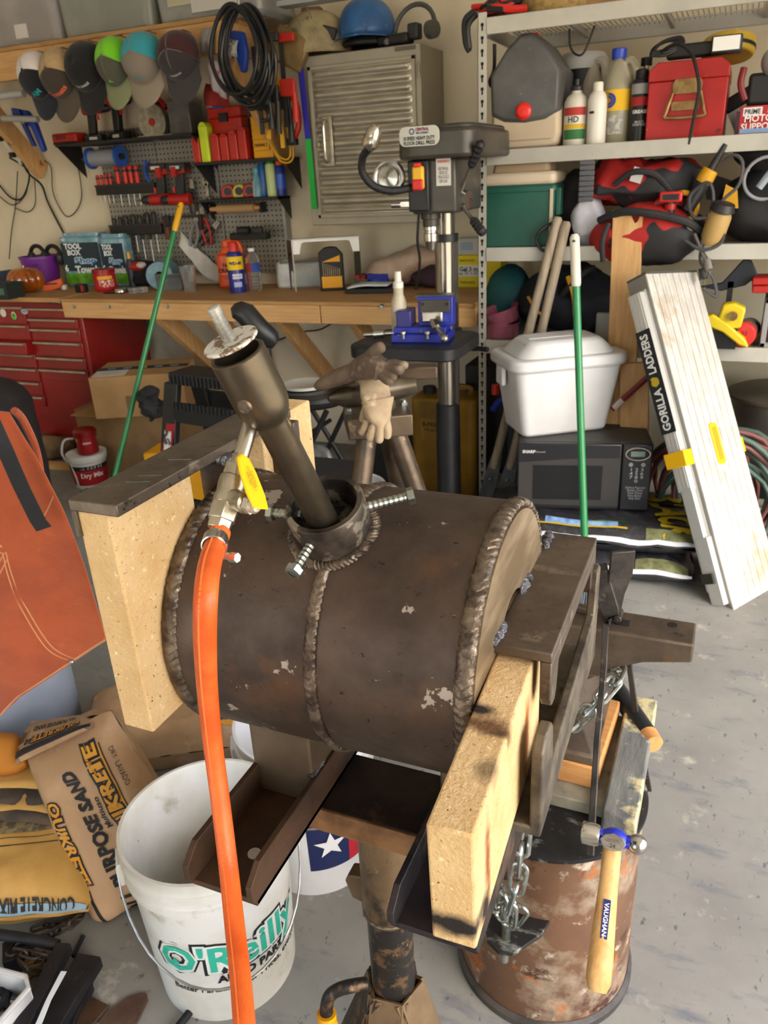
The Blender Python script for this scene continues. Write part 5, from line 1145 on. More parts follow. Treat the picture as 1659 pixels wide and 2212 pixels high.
# ------------------------------------------------------------------ wall cabinet
m_cab=mat('cabinet_taupe','#9c9585','#928b7b',sc=3,rough=.45,metal=.3)
m_cabd=mat('ribbed_steel','#aaa392','#979080',sc=7,st=(1,1,6),rough=.3,metal=.65)
KY=3.55;kx0=PY(662,330,KY).x;kx1=PY(912,260,KY).x;kz0=PY(690,487,KY).z;kz1=PY(908,92,KY).z
kw=kx1-kx0;kh=kz1-kz0
cab=thing('wall_cabinet','grey steel wall cabinet with a ribbed door hanging above the bench','cabinet',(kx0,KY,kz0))
mb=MB();mb.bx((0,.0,0),(kw,YW-KY,kh));mb.build('cabinet_body',m_cab,cab,bevel=.004)
fr_=.045
mb=MB();dx0,dx1,dz0,dz1=.055,kw-.035,.045,kh-.055
nr=15;prof=[]
N_=300
def rib(t):
 f=(t*nr)%1.0
 if t<.02 or t>.98:return 0
 return.007*(.5-.5*cos(2*pi*f))**.7
mb.grid(lambda i,j:V((dx0+(dx1-dx0)*i,-.006-rib(j)*(1 if.02<i<.98 else 0),dz0+(dz1-dz0)*j)),50,N_)
dr=mb.build('ribbed_door',m_cabd,cab)
mb=MB();mb.bx((dx0-.012,-.012,dz0-.012),(dx0+.004,0,dz1+.012));mb.bx((dx1-.004,-.012,dz0-.012),(dx1+.012,0,dz1+.012));mb.bx((dx0-.012,-.012,dz0-.012),(dx1+.012,0,dz0+.004));mb.bx((dx0-.012,-.012,dz1-.004),(dx1+.012,0,dz1+.012));mb.build('door_edge',m_cab,cab,bevel=.002)
hp_=PY(709,306,KY-.02)-V((kx0,KY,kz0))
MB().rbox((hp_.x,0,0),(.001,.001),.0003,.001).build('pin',m_cab,cab)if False else None
MB().box((hp_.x,-.020,hp_.z),(.050,.010,.21)).build('handle_plate',m_cabd,dr,bevel=.004)
MB().tube([(hp_.x-.002,-.026,hp_.z+.085),(hp_.x-.002,-.052,hp_.z+.078),(hp_.x-.002,-.056,hp_.z),(hp_.x-.002,-.052,hp_.z-.078),(hp_.x-.002,-.026,hp_.z-.085)],.0075,10,sm=5).build('handle',m_chrome,dr)
q=PY(689,312,KY-.02)-V((kx0,KY,kz0));MB().cyl((q.x,-.022,q.z),(q.x,-.01,q.z),.009,n=16).build('lock',m_brass,dr)
for zz in(.08,kh-.10):MB().cyl((kw-.006,-.008,zz-.03),(kw-.006,-.008,zz+.03),.006,n=10).build('hinge',m_chrome,cab)
q=PY(872,100,KY-.02)-V((kx0,KY,kz0));MB().box((q.x,-.006,kh-.014),(.09,.008,.014)).build('top_catch',plastic('#5a564c'),cab)
a=PY(648,140,KY-.03);bq=PY(665,300,KY-.03);c=PY(679,452,KY-.03)
def strip(label,p,q,m):
 d=q-p;o=MB().prism([(-.014,0),(.014,0),(.014,1),(-.014,1)],(0,0,0),(1,0,0),d,(0,.004,0)).build('tape_strip',m);o.location=p;return tag(o,label,'tape')
strip('blue tape strip along the upper left edge of the cabinet',bq,a,paint('#27229a'));strip('green tape strip along the lower left edge of the cabinet',c,bq,paint('#17a03a'))
# helmets on the cabinet
p=PY(690,118,KY+.08);p.z=kz1;t=thing('welding_helmet','dusty tan welding helmet lying left on the cabinet','helmet',V((PY(690,118,KY+.1).x,KY+.08,kz1)),rad(15))
m_tan=mat('dusty_tan_shell','#a0926e','#7f7152',sc=9,rough=.6,spots=[('#5c5038',14,.62,.7)])
mb=MB();mb.grid(lambda i,j:V((.155*sin(j*pi/2)**.8*cos(pi*2*i),.12*sin(j*pi/2)**.8*sin(pi*2*i),.01+.17*cos(j*pi/2)**.9)),30,10,closed=True);mb.build('shell',m_tan,t,solid=.004)
MB().box((-.10,-.09,.03),(.16,.06,.14),RY(.5)).build('face_piece',mat('tan_visor','#7a6238','#5f4b29',sc=7,rough=.3),t,bevel=.012);MB().box((.06,-.085,.085),(.10,.03,.05),RY(.3)).build('lens_frame',m_blk,t,bevel=.006);MB().torus((.05,-.02,.05),(0,1,.1),.085,.010,26,8).build('head_band',m_blk2,t)
MB().box((-.01,0,.18),(.09,.06,.03)).build('top_pad',mat('brown_leather_pad','#6a5032',rough=.8),t,bevel=.008)
p=V((PY(795,100,KY+.12).x,KY+.12,kz1));t=thing('hard_hat','worn blue hard hat standing on the cabinet','helmet',p,rad(10));m_hh=mat('worn_blue_shell','#2f6198','#27507f',sc=9,rough=.4,spots=[('#6d8296',16,.62,.7),('#1c2f48',20,.66,.72)])
mb=MB();mb.grid(lambda i,j:V((.125*sin(j*pi/2)**.75*cos(pi*2*i),.145*sin(j*pi/2)**.75*sin(pi*2*i),.05+.155*cos(j*pi/2)**.8+.006*(abs(cos(pi*2*i))<.12))),48,12,closed=True);mb.build('shell',m_hh,t,solid=.003)
mb=MB();mb.grid(lambda i,j:V(((.123+.022*j)*cos(pi*2*i),(.143+(.018+.05*max(0,-sin(2*pi*i))**2)*j)*sin(pi*2*i),.055-.012*j)),48,3,closed=True);mb.build('brim',m_hh,t,solid=.004)
MB().torus((0,0,.035),(0,0,1),.105,.014,30,8).build('suspension_band',m_blk,t)
for k in(-1,1):MB().tube([(k*.03,-.02+.14,.06),(k*.03,-.02+.10,.16),(k*.02,0,.208),(k*.03,-.10,.15),(k*.03,-.146,.06)],.005,6,sm=5).build('ridge',m_hh,t)
p=V((PY(900,95,KY+.12).x,KY+.10,kz1));t=thing('face_shield_harness','grey black face shield headgear right on the cabinet','headgear',p,rad(-10));m_str=plastic('#4c4b47',.5)
MB().tube([(.10*cos(q)*1.0,.02*sin(q),.06+.10*sin(q))for q in[pi*k/12 for k in range(13)]],.010,8).build('crown_strap',m_str,t);MB().tube([(-.10,0,.06),(-.12,-.06,.03),(-.08,-.10,.02)],.012,8,sm=5).build('side_strap',m_str,t)
MB().box((-.06,-.06,.028),(.15,.07,.04)).build('front_block',m_blk,t,bevel=.01);MB().cyl((.09,-.03,.05),(.12,-.04,.05),.035,n=20).build('adjuster_knob',m_str,t);MB().box((.03,-.05,.05),(.05,.05,.06)).build('ratchet',m_blk2,t,bevel=.008)
for k,(u,lb)in enumerate(((642,'left bent wire hook hanging from the ceiling rack'),(672,'right bent wire hook hanging from the ceiling rack'))):
 pts=[PY(u,5,3.5),PY(u-14,14,3.5),PY(u+8,55,3.5),PY(u+2,68,3.5),PY(u-10,62,3.5)]if k==0 else[PY(u-15,2,3.5),PY(u+2,40,3.5)]
 o=MB().tube([q-pts[0]for q in pts],.003,6).build('wire_hook',m_steel);o.location=pts[0];tag(o,lb,'hook')
a=PY(628,6,3.48);b_=PY(720,-3,3.48);o=MB().box((0,0,0),(.30,.08,.02)).build('ceiling_rack',plastic('#8c8f90',.4));o.location=a.lerp(b_,.5);tag(o,'pale grey metal rack bar at the top edge above the cabinet','rack')
# ------------------------------------------------------------------ floor drill press
m_dp=mat('drill_press_grey','#4f4b44','#433f39',sc=5,rough=.4,metal=.35,spots=[('#6f685c',9,.62,.72)])
m_dpk=mat('black_cast_iron','#151517','#1f1f21',sc=12,rough=.45,bump=.06,bsc=60)
m_col=mat('bright_column','#a09a90','#8b857b',sc=3,st=(6,6,1),rough=.22,metal=.95)
DPX,DPY=-1.02,3.0
dp=thing('drill_press','black and grey floor standing drill press between bench and steel shelf','drill press',(DPX,DPY,0))
def db(mb,name,m,par=None,**k):mb.v=[p-V((DPX,DPY,0))for p in mb.v];return mb.build(name,m,par or dp,**k)
db(MB().bx((DPX-.17,DPY-.30,0),(DPX+.17,DPY+.14,.05)),'base',m_dpk,bevel=.008)
db(MB().cyl((DPX,DPY,.05),(DPX,DPY,1.46),.0395,n=36),'column',m_col)
db(MB().lathe([(.075,.05),(.060,.09),(.052,.12),(.050,.53),(.046,.535),(.0396,.536)],(DPX,DPY,0),n=32),'column_sleeve',m_dpk)
db(MB().bx((DPX+.038,DPY-.008,.53),(DPX+.050,DPY+.008,1.17)),'rack_bar',m_dp)
zc_=PY(967,515,DPY-.04).z;db(MB().lathe([(.040,-.014),(.052,-.014),(.052,.014),(.040,.014)],(DPX,DPY,zc_),n=32),'collar',m_dpk)
# head and belt guard
hy=DPY-.14;tz0=PY(930,343,hy-.15).z;tz1=PY(930,268,hy-.15).z
ga=PY(850,300,hy-.15).x;gb=PY(1028,300,hy-.10).x
mb=MB();mb.rbox(((ga+gb)/2+.01,DPY-.05,tz0),((gb-ga)*1.02,.52),.06,(tz1-tz0)*.86,taper=.985);gd_=db(mb,'belt_guard',m_dp,bevel=.012)
mb=MB();mb.rbox(((ga+gb)/2+.01,DPY-.05,tz0+(tz1-tz0)*.84),((gb-ga)*.94,.48),.06,(tz1-tz0)*.16,taper=.96);db(mb,'guard_lid',m_dp,bevel=.01)
fy=DPY-.05-.262
pc=V((PY(906,294,fy).x,fy,PY(906,294,fy).z));pw=wd(pc,92);ph_=wd(pc,39)
mb=MB();mb.prism(rounded(pw,ph_,ph_*.35,5),pc,(1,0,0),(0,0,1),(0,-.003,0));pl_=db(mb,'name_plate',paint('#b9b8ac'),gd_)
pr=pc-V((DPX,DPY,0))+V((0,-.0035,0))
text('10 SPEED HEAVY DUTY',pl_,paint('#24262a'),pr+V((0,0,-ph_*.10)),(1,0,0),(0,0,1),w=pw*.78,h=ph_*.20,bold=.03);text('FLOOR DRILL PRESS',pl_,paint('#24262a'),pr+V((0,0,-ph_*.34)),(1,0,0),(0,0,1),w=pw*.78,h=ph_*.20,bold=.03)
text('CENTRAL',pl_,paint('#7d2a44'),pr+V((pw*.08,0,ph_*.34)),(1,0,0),(0,0,1),w=pw*.34,h=ph_*.16,bold=.05);text('MACHINERY',pl_,paint('#3a4466'),pr+V((pw*.09,0,ph_*.16)),(1,0,0),(0,0,1),w=pw*.32,h=ph_*.12,bold=.02)
mb=MB();mb.torus(pr+V((-pw*.18,0,ph_*.25)),(0,1,0),ph_*.13,ph_*.03,20,6);mb.build('plate_emblem',paint('#3a3f6a'),pl_)
hx0=PY(888,420,fy+.06).x;hx1=PY(985,420,fy+.06).x;hz0_=PY(940,462,fy+.06).z
db(MB().bx((hx0,fy+.06,hz0_),(hx1,DPY+.06,tz0+.002)),'head_casting',m_dp,bevel=.01)
db(MB().bx((hx0-.002,fy+.035,hz0_+.01),(PY(927,420,fy+.04).x,fy+.065,tz0-.002)),'switch_panel',m_dpk,bevel=.006)
q=PY(905,384,fy+.03);db(MB().box((q.x,fy+.024,q.z),(.042,.022,.075)),'switch_paddle',plastic('#d8a51c',.4),bevel=.008);db(MB().box((q.x,fy+.014,q.z-.022),(.040,.012,.036)),'stop_button',plastic('#c4261c',.4),bevel=.006);db(MB().box((q.x,fy+.02,q.z+.04),(.024,.02,.014)),'switch_key',plastic('#c4261c',.4),bevel=.003)
q=PY(958,372,fy+.058);db(MB().box((q.x,fy+.058,q.z),(.052,.003,.085)),'warning_sticker',paint('#c9c6be'))
text('WARNING',dp,paint('#c8502a'),V((q.x,fy+.056,q.z+.034))-V((DPX,DPY,0)),(1,0,0),(0,0,1),w=.042,h=.009);text('READ MANUAL\nBEFORE USE\nWEAR GOGGLES\nKEEP CLEAR',dp,paint('#55524e'),V((q.x,fy+.056,q.z-.008))-V((DPX,DPY,0)),(1,0,0),(0,0,1),w=.040,h=.050,bold=0)
# spindle, chuck, quill
sx=PY(925,480,DPY-.20).x;sy=DPY-.17
db(MB().lathe([(.036,0),(.036,-.02),(.030,-.022),(.030,-.045),(.020,-.05)],(sx,sy,hz0_),n=28),'quill',m_dp)
c0=PY(925,478,sy).z;c1=PY(925,540,sy).z;ch_=c0-c1
db(MB().lathe([(.010,.04),(.012,0),(.026,-.004),(.028,-.3*ch_),(.024,-.32*ch_),(.024,-.40*ch_),(.028,-.42*ch_),(.028,-.68*ch_),(.024,-.70*ch_),(.015,-1.0*ch_),(.0001,-1.0*ch_)],(sx,sy,c0),n=28),'chuck',m_chrome)
# feed hub and three spokes on the right side
hub=PY(988,432,DPY-.16);db(MB().lathe([(.030,-.03),(.036,-.01),(.036,.02),(.028,.05),(.0001,.052)],hub,(1,-.35,0),n=26),'feed_hub',m_chrome)
for(u,v,yy),ball in(((1040,305,DPY-.30),0),((1045,505,DPY-.30),0),((1008,350,DPY+.02),0)):
 e_=PY(u,v,yy);d_=(e_-hub)
 db(MB().cyl(hub,hub+d_*.80,.0075,n=12),'feed_spoke',m_chrome)
 db(MB().rings([hub+d_*t for t in(.60,.64,.68,.72,.76,.80,.84,.88,.92,.96,1.0)],[.012,.016,.013,.017,.013,.017,.013,.017,.013,.016,.008],12),'spoke_grip',m_dpk)
# gooseneck lamp
g=[PY(890,405,fy+.04),PY(850,412,fy-.02),PY(808,402,fy-.06),PY(783,372,fy-.08),PY(784,340,fy-.10),PY(796,322,fy-.12)]
db(MB().tube(g,.013,12,sm=8),'gooseneck',mat('gooseneck_rubber','#1b1b1d',rough=.5,bump=.4,bsc=140));gd2=(PY(812,275,fy-.13)-PY(795,325,fy-.12));L_=gd2 .length
lampo=db(MB().lathe([(.018,0),(.026,.012),(.028,L_*.3),(.024,L_*.8),(.012,L_),(.0001,L_*1.02)],PY(796,322,fy-.12),gd2,n=24),'lamp_head',mat('lamp_nickel','#c9c0b0',rough=.15,metal=.95))
q=PY(800,306,fy-.16);db(MB().ball(q,(.012,.006,.014),12,8),'lamp_switch',m_chrome)
q=PY(840,384,fy+.05);db(MB().torus(q,(.1,-1,.1),.050,.010,30,10).lathe([(.048,0),(.036,.012),(.0001,.016)],q,(.1,-1,.1),n=28),'guard_wheel',m_chrome)
q=PY(880,441,fy+.06);db(MB().box(q,(.05,.02,.022)).cyl(q+V((-.02,0,0)),q+V((-.06,0,0)),.012,n=12),'light_bracket',m_chrome,bevel=.003)
# table with raised rim and blue vice
tzz=PY(900,735,DPY-.30).z;ta=PY(782,735,DPY-.28).x;tbx=PY(1008,735,DPY-.28).x;tcx=(ta+tbx)/2
db(MB().rbox((tcx,DPY-.25,tzz-.050),(tbx-ta,.36),.06,.046,n=6),'table_rim',m_dpk,bevel=.006);db(MB().rbox((tcx,DPY-.25,tzz-.02),((tbx-ta)*.90,.31),.05,.018,n=6),'table_top',mat('table_iron','#26262a','#303036',sc=10,rough=.4,metal=.5),bevel=.003)
db(MB().lathe([(.040,-.06),(.062,-.06),(.062,.05),(.040,.05)],(DPX,DPY,tzz-.06),n=30).bx((DPX-.05,DPY-.20,tzz-.10),(DPX+.05,DPY,tzz-.048)),'table_bracket',m_dpk,bevel=.006)
q=PY(1030,752,DPY-.05);db(MB().cyl((DPX+.05,DPY-.05,q.z),q,.012,n=14).cyl(q+V((-.01,0,0)),q+V((.05,-.02,0)),.010,n=12),'crank_handle',m_dpk)
vz=tzz-.002;vp=V((PY(905,715,DPY-.27).x,DPY-.27,vz));v_=thing('vice','blue machine vice with chrome screw bolted on the drill press table','vice',vp,rad(8));m_vb=mat('blue_vice_paint','#27339c','#202a84',sc=9,rough=.35,spots=[('#7f86a8',24,.64,.7)])
MB().bx((-.09,-.07,0),(.12,.08,.030)).build('vice_base',m_vb,v_,bevel=.004);MB().bx((-.085,-.05,.030),(.11,.06,.052)).build('slide',m_vb,v_,bevel=.003)
MB().bx((.0,-.01,.05),(.13,.05,.155)).build('fixed_jaw',m_vb,v_,bevel=.004);MB().bx((.01,-.016,.10),(.12,-.008,.145)).build('jaw_plate',m_dp,v_,bevel=.002);MB().bx((-.075,-.04,.05),(-.02,.05,.11)).build('moving_jaw',plastic('#2c2a6a',.35),v_,bevel=.004)
MB().bx((-.01,-.005,.152),(.135,.055,.160)).build('jaw_cap',m_dp,v_)
for x in(.02,.11):MB().cyl((x,-.018,.13),(x,-.014,.13),.006,n=10).build('jaw_screw',m_blk,v_)
MB().cyl((-.09,-.01,.025),(-.21,-.01,.018),.008,n=12).build('left_screw',m_chrome,v_);MB().cyl((-.13,-.01,.023),(-.17,-.01,.02),.016,n=14).build('screw_nut',m_chrome,v_)
MB().cyl((.055,-.02,.070),(.12,-.14,.035),.011,n=14).cyl((.07,-.05,.07),(.085,-.075,.055),.018,n=6).build('screw_spindle',m_chrome,v_);MB().box((.055,-.018,.085),(.08,.012,.040)).build('screw_plate',m_chrome,v_,bevel=.006);MB().ball((.125,-.15,.032),.015,14,10).build('handle_ball',m_chrome,v_)
for x in(-.04,.05):bolt(v_,(x,-.085,.045),(0,0,-1),.02,.006,m_steel,'hold_down_bolt')
p=PY(852,690,DPY-.30);h_=PY(852,590,p.y).z-vz-.0;p=V((p.x,DPY-.25,vz));r=wd(p,17)
t=lathed('oil_bottle','dirty white squeeze bottle standing at the left of the blue vice','bottle',p,[('bottle',[(.0001,0),(r,0),(r,h_*.45),(r*.95,h_*.55),(r*.62,h_*.66),(r*.62,h_*.78)],mat('dirty_white_bottle','#c9c0ae','#b3a890',sc=14,rough=.5)),('cap',[(r*.66,h_*.76),(r*.66,h_*.84),(r*.45,h_*.86),(r*.40,h_),(.0001,h_)],plastic('#d9d4c8'))],22)
cpatch(t,'label',mat('faded_label','#b7ad98','#8f8878',sc=60,rng=(.5,.56),rough=.7),r,h_*.1,h_*.42,-.8,.8)
p=PZ(803,775,.70);p=V((PY(803,765,DPY-.32).x,DPY-.32,PY(803,772,DPY-.32).z));t=lathed('white_pipe_cap','white plastic cap under the left edge of the drill press table','cap',p,[('cap',[(.0001,0),(.026,0),(.026,.045),(.024,.05)],plastic('#c9c8c2'))],20)
cord('black power cord hanging down beside the drill chuck',[(905,462,DPY-.2),(902,520,DPY-.18),(907,560,DPY-.15),(903,600,DPY-.12),(898,625,DPY-.1)],.005)
# ------------------------------------------------------------------ steel shelving unit
m_shf=mat('shelf_grey_paint','#b3b0a4','#a5a297',sc=4,rough=.5,spots=[('#8a877c',12,.66,.74)])
SX,SYF,SYB,SXE=-.947,3.20,3.74,.98
rack_=thing('shelving_unit','tall grey steel shelving unit with slotted posts filled with garage goods','shelving unit',(SX,SYF,0))
def rb(mb,name,m,**k):mb.v=[p-V((SX,SYF,0))for p in mb.v];return mb.build(name,m,rack_,**k)
for x,y in((SX,SYF),(SX,SYB-.03),(SXE,SYF),(SXE,SYB-.03)):
 s=1 if x==SX else-1
 mb=MB();mb.bx((x,y,0),(x+s*.034,y+.002,1.942));mb.bx((x,y,0),(x+s*.002,y+.034,1.942));rb(mb,'post',m_shf)
mb=MB()
for i in range(46):
 z=.03+i*.0415;x=SX+.017;mb.cyl((x,SYF-.0004,z+.006),(x,SYF-.0010,z+.006),.0062,n=10);mb.box((x,SYF-.0007,z-.004),(.006,.0006,.018))
stuff(rb(mb,'keyhole_slots',m_black))  # dark plates on the post paint the shade inside its slots
LV=[1.924,1.486,1.130,.760,.12]
for i,z in enumerate(LV):
 for y0,y1 in((SYF-.004,SYF+.010),(SYB-.015,SYB)):rb(MB().bx((SX+.034,y0,z-.054),(SXE-.034,y1,z)),'beam',m_shf,bevel=.002)
 for x in(SX+.004,SXE-.016):rb(MB().bx((x,SYF+.03,z-.05),(x+.012,SYB-.03,z-.004)),'side_beam',m_shf)
 if i:
  rb(MB().bx((SX+.03,SYF+.011,z-.016),(SXE-.03,SYB-.016,z-.006)),'deck',mat('shelf_board','#9a9284',rough=.8))
 else:
  mb=MB()
  for k in range(96):x=SX+.05+k*.0185;mb.box((x,(SYF+SYB)/2,z-.010),(.0028,SYB-SYF-.03,.0028))
  for y in(SYF+.10,SYF+.27,SYF+.44):mb.box(((SX+SXE)/2,y,z-.014),(SXE-SX-.08,.005,.005))
  stuff(rb(mb,'wire_deck',mat('wire_grey','#a9a69c',rough=.4,metal=.4)))
  for k in range(5):rb(MB().bx((SX+.3+k*.33,SYF+.01,z-.035),(SX+.315+k*.33,SYB-.015,z-.018)),'cross_support',m_shf)
Z1,Z2,Z3,Z4=LV[0],LV[1]-.002,LV[2]-.002,LV[3]-.002
# --- top shelf
p=AT(1062,SYF+.05,Z1);t=thing('work_lights','bundle of red and black cords piled on the top shelf corner','cords',p)
for k in range(5):
 rr=random.Random(k);MB().loop([V((.05*cos(q)+rr.uniform(-.03,.05),.04*sin(q)+.02*k,.03+.012*sin(q*2+k)+.006*k))for q in[2*pi*i/16 for i in range(16)]],.010,8).build('cord_loop',m_tred2 if k%2 else m_blk,t)
MB().tube([(-.06,-.02,.03),(-.09,-.04,0),(-.085,-.05,-.07),(-.07,-.05,-.10)],.011,8,sm=5).build('hanging_strap',m_blk,t);MB().tube([(-.05,-.02,.02),(-.075,-.05,-.02),(-.07,-.05,-.09)],.010,8,sm=5).build('hanging_strap',m_blk2,t)
MB().tube([(-.04,0,.03),(.02,-.03,.03),(.08,-.02,.02),(.13,0,.02)],.014,8,sm=5).build('red_cord',m_tred2,t)
p=AT(1098,SYF+.16,Z1);o=crumple(MB().ball((0,0,.045),(.10,.08,.05),18,12),.01,18).build('red_bag',mat('dull_red_cloth','#7d4a3e',rough=.9));o.location=p;tag(o,'dull red bag behind the cords on the top shelf','bag')
p=AT(1200,SYF+.20,Z1);t=thing('basket','round tan basket on the top shelf','basket',p);MB().lathe([(.0001,.003),(.125,0),(.14,.10),(.146,.10),(.146,.115),(.136,.115),(.122,.01)],n=36).build('basket_wall',mat('tan_basket','#a98c56','#8a7040',sc=40,rough=.8),t)
p=AT(1310,SYF+.25,Z1);tbox('cardboard_carton','low cardboard carton right of the basket on the top shelf','box',p,(.20,.2,.09),mat('cardboard','#a5835a','#98774e',sc=6,rough=.85))
# --- second shelf
p=AT(1146,SYF+.14,Z2);zt_=PY(1150,76,p.y).z-Z2;t=thing('dust_mask_bin','cream plastic container with a pointed dark grey lid and a red button','container',p)
wB=wd(p,148);m_cream=mat('cream_plastic','#c9b8a0','#bba98f',sc=3,rough=.5);m_gry=mat('scuffed_dark_plastic','#4b4a49','#5a5957',sc=8,rng=(.4,.7),rough=.4,spots=[('#7d7b78',22,.66,.72)])
def shell(mb,prof,y0,bulge,n=9):
 """front-bulging outline: prof = [(x, z)]"""
 vs=[];k=len(prof)
 for j in range(n):
  f=j/(n-1);sc_=1-.16*f**2.2;
  cx_=0;cz_=sum(q[1]for q in prof)/k
  vs+=[V((q[0]*sc_,y0-bulge*math.sin(f*pi/2),cz_+(q[1]-cz_)*sc_))for q in prof]
 fs=[]
 for j in range(n-1):
  for i in range(k):fs.append((j*k+i,j*k+(i+1)%k,(j+1)*k+(i+1)%k,(j+1)*k+i))
 fs.append(tuple(range((n-1)*k,n*k)));return mb.add(vs,fs)
h_=zt_;hw=wB/2
body=[(-hw*.92,.006),(-hw*.7,0),(hw*.7,0),(hw*.92,.006),(hw,.05),(hw*.98,h_*.50),(-hw*.98,h_*.50),(-hw,.05)]
mb=MB();mb.prism(body,(0,.12,0),(1,0,0),(0,0,1),(0,-.18,0));shell(mb,body,-.06,.05);mb.build('cream_body',m_cream,t,bevel=.012,seg=3)
lid=[(-hw*.98,h_*.30),(-hw*.6,h_*.235),(0,h_*.215),(hw*.6,h_*.235),(hw*.98,h_*.30),(hw*1.02,h_*.66),(hw*.55,h_*.88),(hw*.14,h_*.995),(-hw*.14,h_*.995),(-hw*.55,h_*.88),(-hw*1.02,h_*.66)]
mb=MB();mb.prism(lid,(0,.11,0),(1,0,0),(0,0,1),(0,-.175,0));shell(mb,lid,-.065,.06);mb.build('grey_lid',m_gry,t,bevel=.010,seg=3)
MB().lathe([(.0001,.014),(.020,.012),(.029,.004),(.030,-.02)],(0,-.128,h_*.33),(0,-1,0),28).build('red_button',mat('glossy_red','#e0261c',rough=.3),t)
MB().cyl((0,-.01,h_*.985),(0,-.01,h_*1.01),.022,n=18).build('top_tip',m_tred2,t)
MB().box((-.02,-.11,.03),(wB*.9,.003,.004)).build('seam_line',plastic('#9a8b76'),t)
def bt(name,label,u,y,u0,u1,vt,prof,rot=None,mats=None,n=24,z=Z2):
 p=AT(u,y,z);r=wd(p,(u1-u0)/2);h_=PY(u,vt,y).z-z
 return lathed(name,label,'bottle',p,[(pn,[(a*r,b*h_)for a,b in pf],m)for pn,pf,m in prof],n,rot),r,h_
t,r,h_=bt('white_bottle','white bottle with a red yellow and green label and black spout on the second shelf',1241,SYF+.08,1216,1266,172,[('bottle',[(0,0),(.95,.0),(1,.02),(1,.66),(.8,.74),(.42,.80),(.42,.84)],plastic('#c9c3b4',.4)),('cap',[(.5,.83),(.5,.89),(.22,.91),(.22,1),(0,1)],plastic('#232323'))])
cpatch(t,'red_label',paint('#a8322a'),r,h_*.46,h_*.58,-1.2,.9);cpatch(t,'yellow_label',paint('#c9a328'),r,h_*.26,h_*.33,-1.2,.9);cpatch(t,'green_label',paint('#2f6b3a'),r,h_*.10,h_*.25,-1.2,.9);ctext('HD',t,paint('#26282a'),r,h_*.40,w=r*.9,a=-.2)
t,r,h_=bt('white_bottle','plain white bottle with a white cap beside the labelled one',1286,SYF+.06,1266,1306,178,[('bottle',[(0,0),(.97,0),(1,.015),(1,.70),(.85,.80),(.55,.86)],plastic('#d6d1c6',.35)),('cap',[(.52,.84),(.52,.98),(.46,1),(0,1)],plastic('#d6d1c2'))]);cpatch(t,'black_mark',m_blk,r,h_*.50,h_*.54,-.9,-.3)
m_jug=mat('translucent_jug','#b5ad94','#a8a184',sc=4,rough=.25,trans=.35)
t,r,h_=bt('gallon_jug','clear jug of pale liquid with yellow label and blue cap',1326,SYF+.16,1290,1358,106,[('jug_body',[(0,0),(.95,0),(1,.02),(1,.56),(.9,.68),(.5,.84),(.32,.88),(.32,.91)],m_jug),('cap',[(.42,.89),(.44,.90),(.44,.99),(.40,1),(0,1)],plastic('#2742a8',.35))],n=30)
MB().tube([(r*.38,0,h_*.86),(r*.75,0,h_*.87),(r*1.02,0,h_*.78),(r*1.0,0,h_*.62)],.014,10,sm=6).build('handle',m_jug,t)
cpatch(t,'yellow_label',paint('#dcae1d'),r,h_*.35,h_*.57,-.9,.9);
mb=MB();
for rad_ in(.20,.36):mb.tube([V((r+.0025)*1 and((r+.0022)*sin(-.45+rad_*cos(q)),-(r+.0022)*cos(-.45+rad_*cos(q)),h_*.46+rad_*r*sin(q)))for q in[-pi/2+pi*i/14 for i in range(15)]],.004,6)
mb.build('swirl_mark',paint('#2c3c9c'),t);cpatch(t,'lower_label',mat('clear_print','#8a8a86','#b5b09c',sc=50,rng=(.48,.56),rough=.5),r,h_*.10,h_*.30,-.5,.5)
t,r,h_=bt('gallon_jug','frosted white jug standing behind the two white bottles',1272,SYF+.30,1246,1300,130,[('jug_body',[(0,0),(1,.01),(1,.6),(.7,.8),(.4,.95),(.4,1),(0,1)],mat('frosted_white','#b3aa98',rough=.5))])
MB().tube([(r*.3,-.01,h_*.98),(r*.8,-.01,h_*.95),(r*1.0,-.01,h_*.7)],.014,8,sm=5).build('handle',MATS['frosted_white'],t)
p=AT(1252,SYF+.36,Z2);t=thing('water_cooler','black drink cooler with a white lid at the back of the second shelf','cooler',p);h_=PY(1252,110,p.y).z-Z2;MB().lathe([(.0001,0),(.085,0),(.092,h_*.82)],n=26).build('cooler_body',mat('navy_black','#14161f',rough=.5),t);MB().lathe([(.096,h_*.80),(.096,h_*.90),(.080,h_*.97),(.0001,h_)],n=26).build('lid',plastic('#b9b8b4'),t)
t,r,h_=bt('spray_can','black aerosol can with red and white print beside the red toolbox',1377,SYF+.12,1357,1397,150,[('can',[(0,0),(1,0),(1,.80),(.86,.86),(.5,.88)],plastic('#19191b',.35)),('cap',[(.66,.86),(.66,.98),(.5,1),(0,1)],m_blk)]);t['category']='spray can'
cpatch(t,'grey_top',paint('#8f8c8a'),r,h_*.66,h_*.80,-1.3,1.3);cpatch(t,'red_band',paint('#9c1f22'),r,h_*.50,h_*.62,-1.2,1.2);ctext('GREASE',t,paint('#d6d2cc'),r,h_*.42,w=r*1.6,bold=.04);ctext('MULTI\nPURPOSE',t,paint('#b5b0aa'),r,h_*.26,w=r*1.3)
t,r,h_=bt('torch_cylinder','small black knob and brass valve behind the black aerosol',1384,SYF+.24,1370,1398,124,[('cylinder',[(0,0),(1,0),(1,.72),(.5,.82),(.3,.84)],m_blk2),('valve',[(.4,.83),(.4,.90)],m_brass),('knob',[(.8,.90),(.8,.99),(0,1)],m_blk)],n=16)
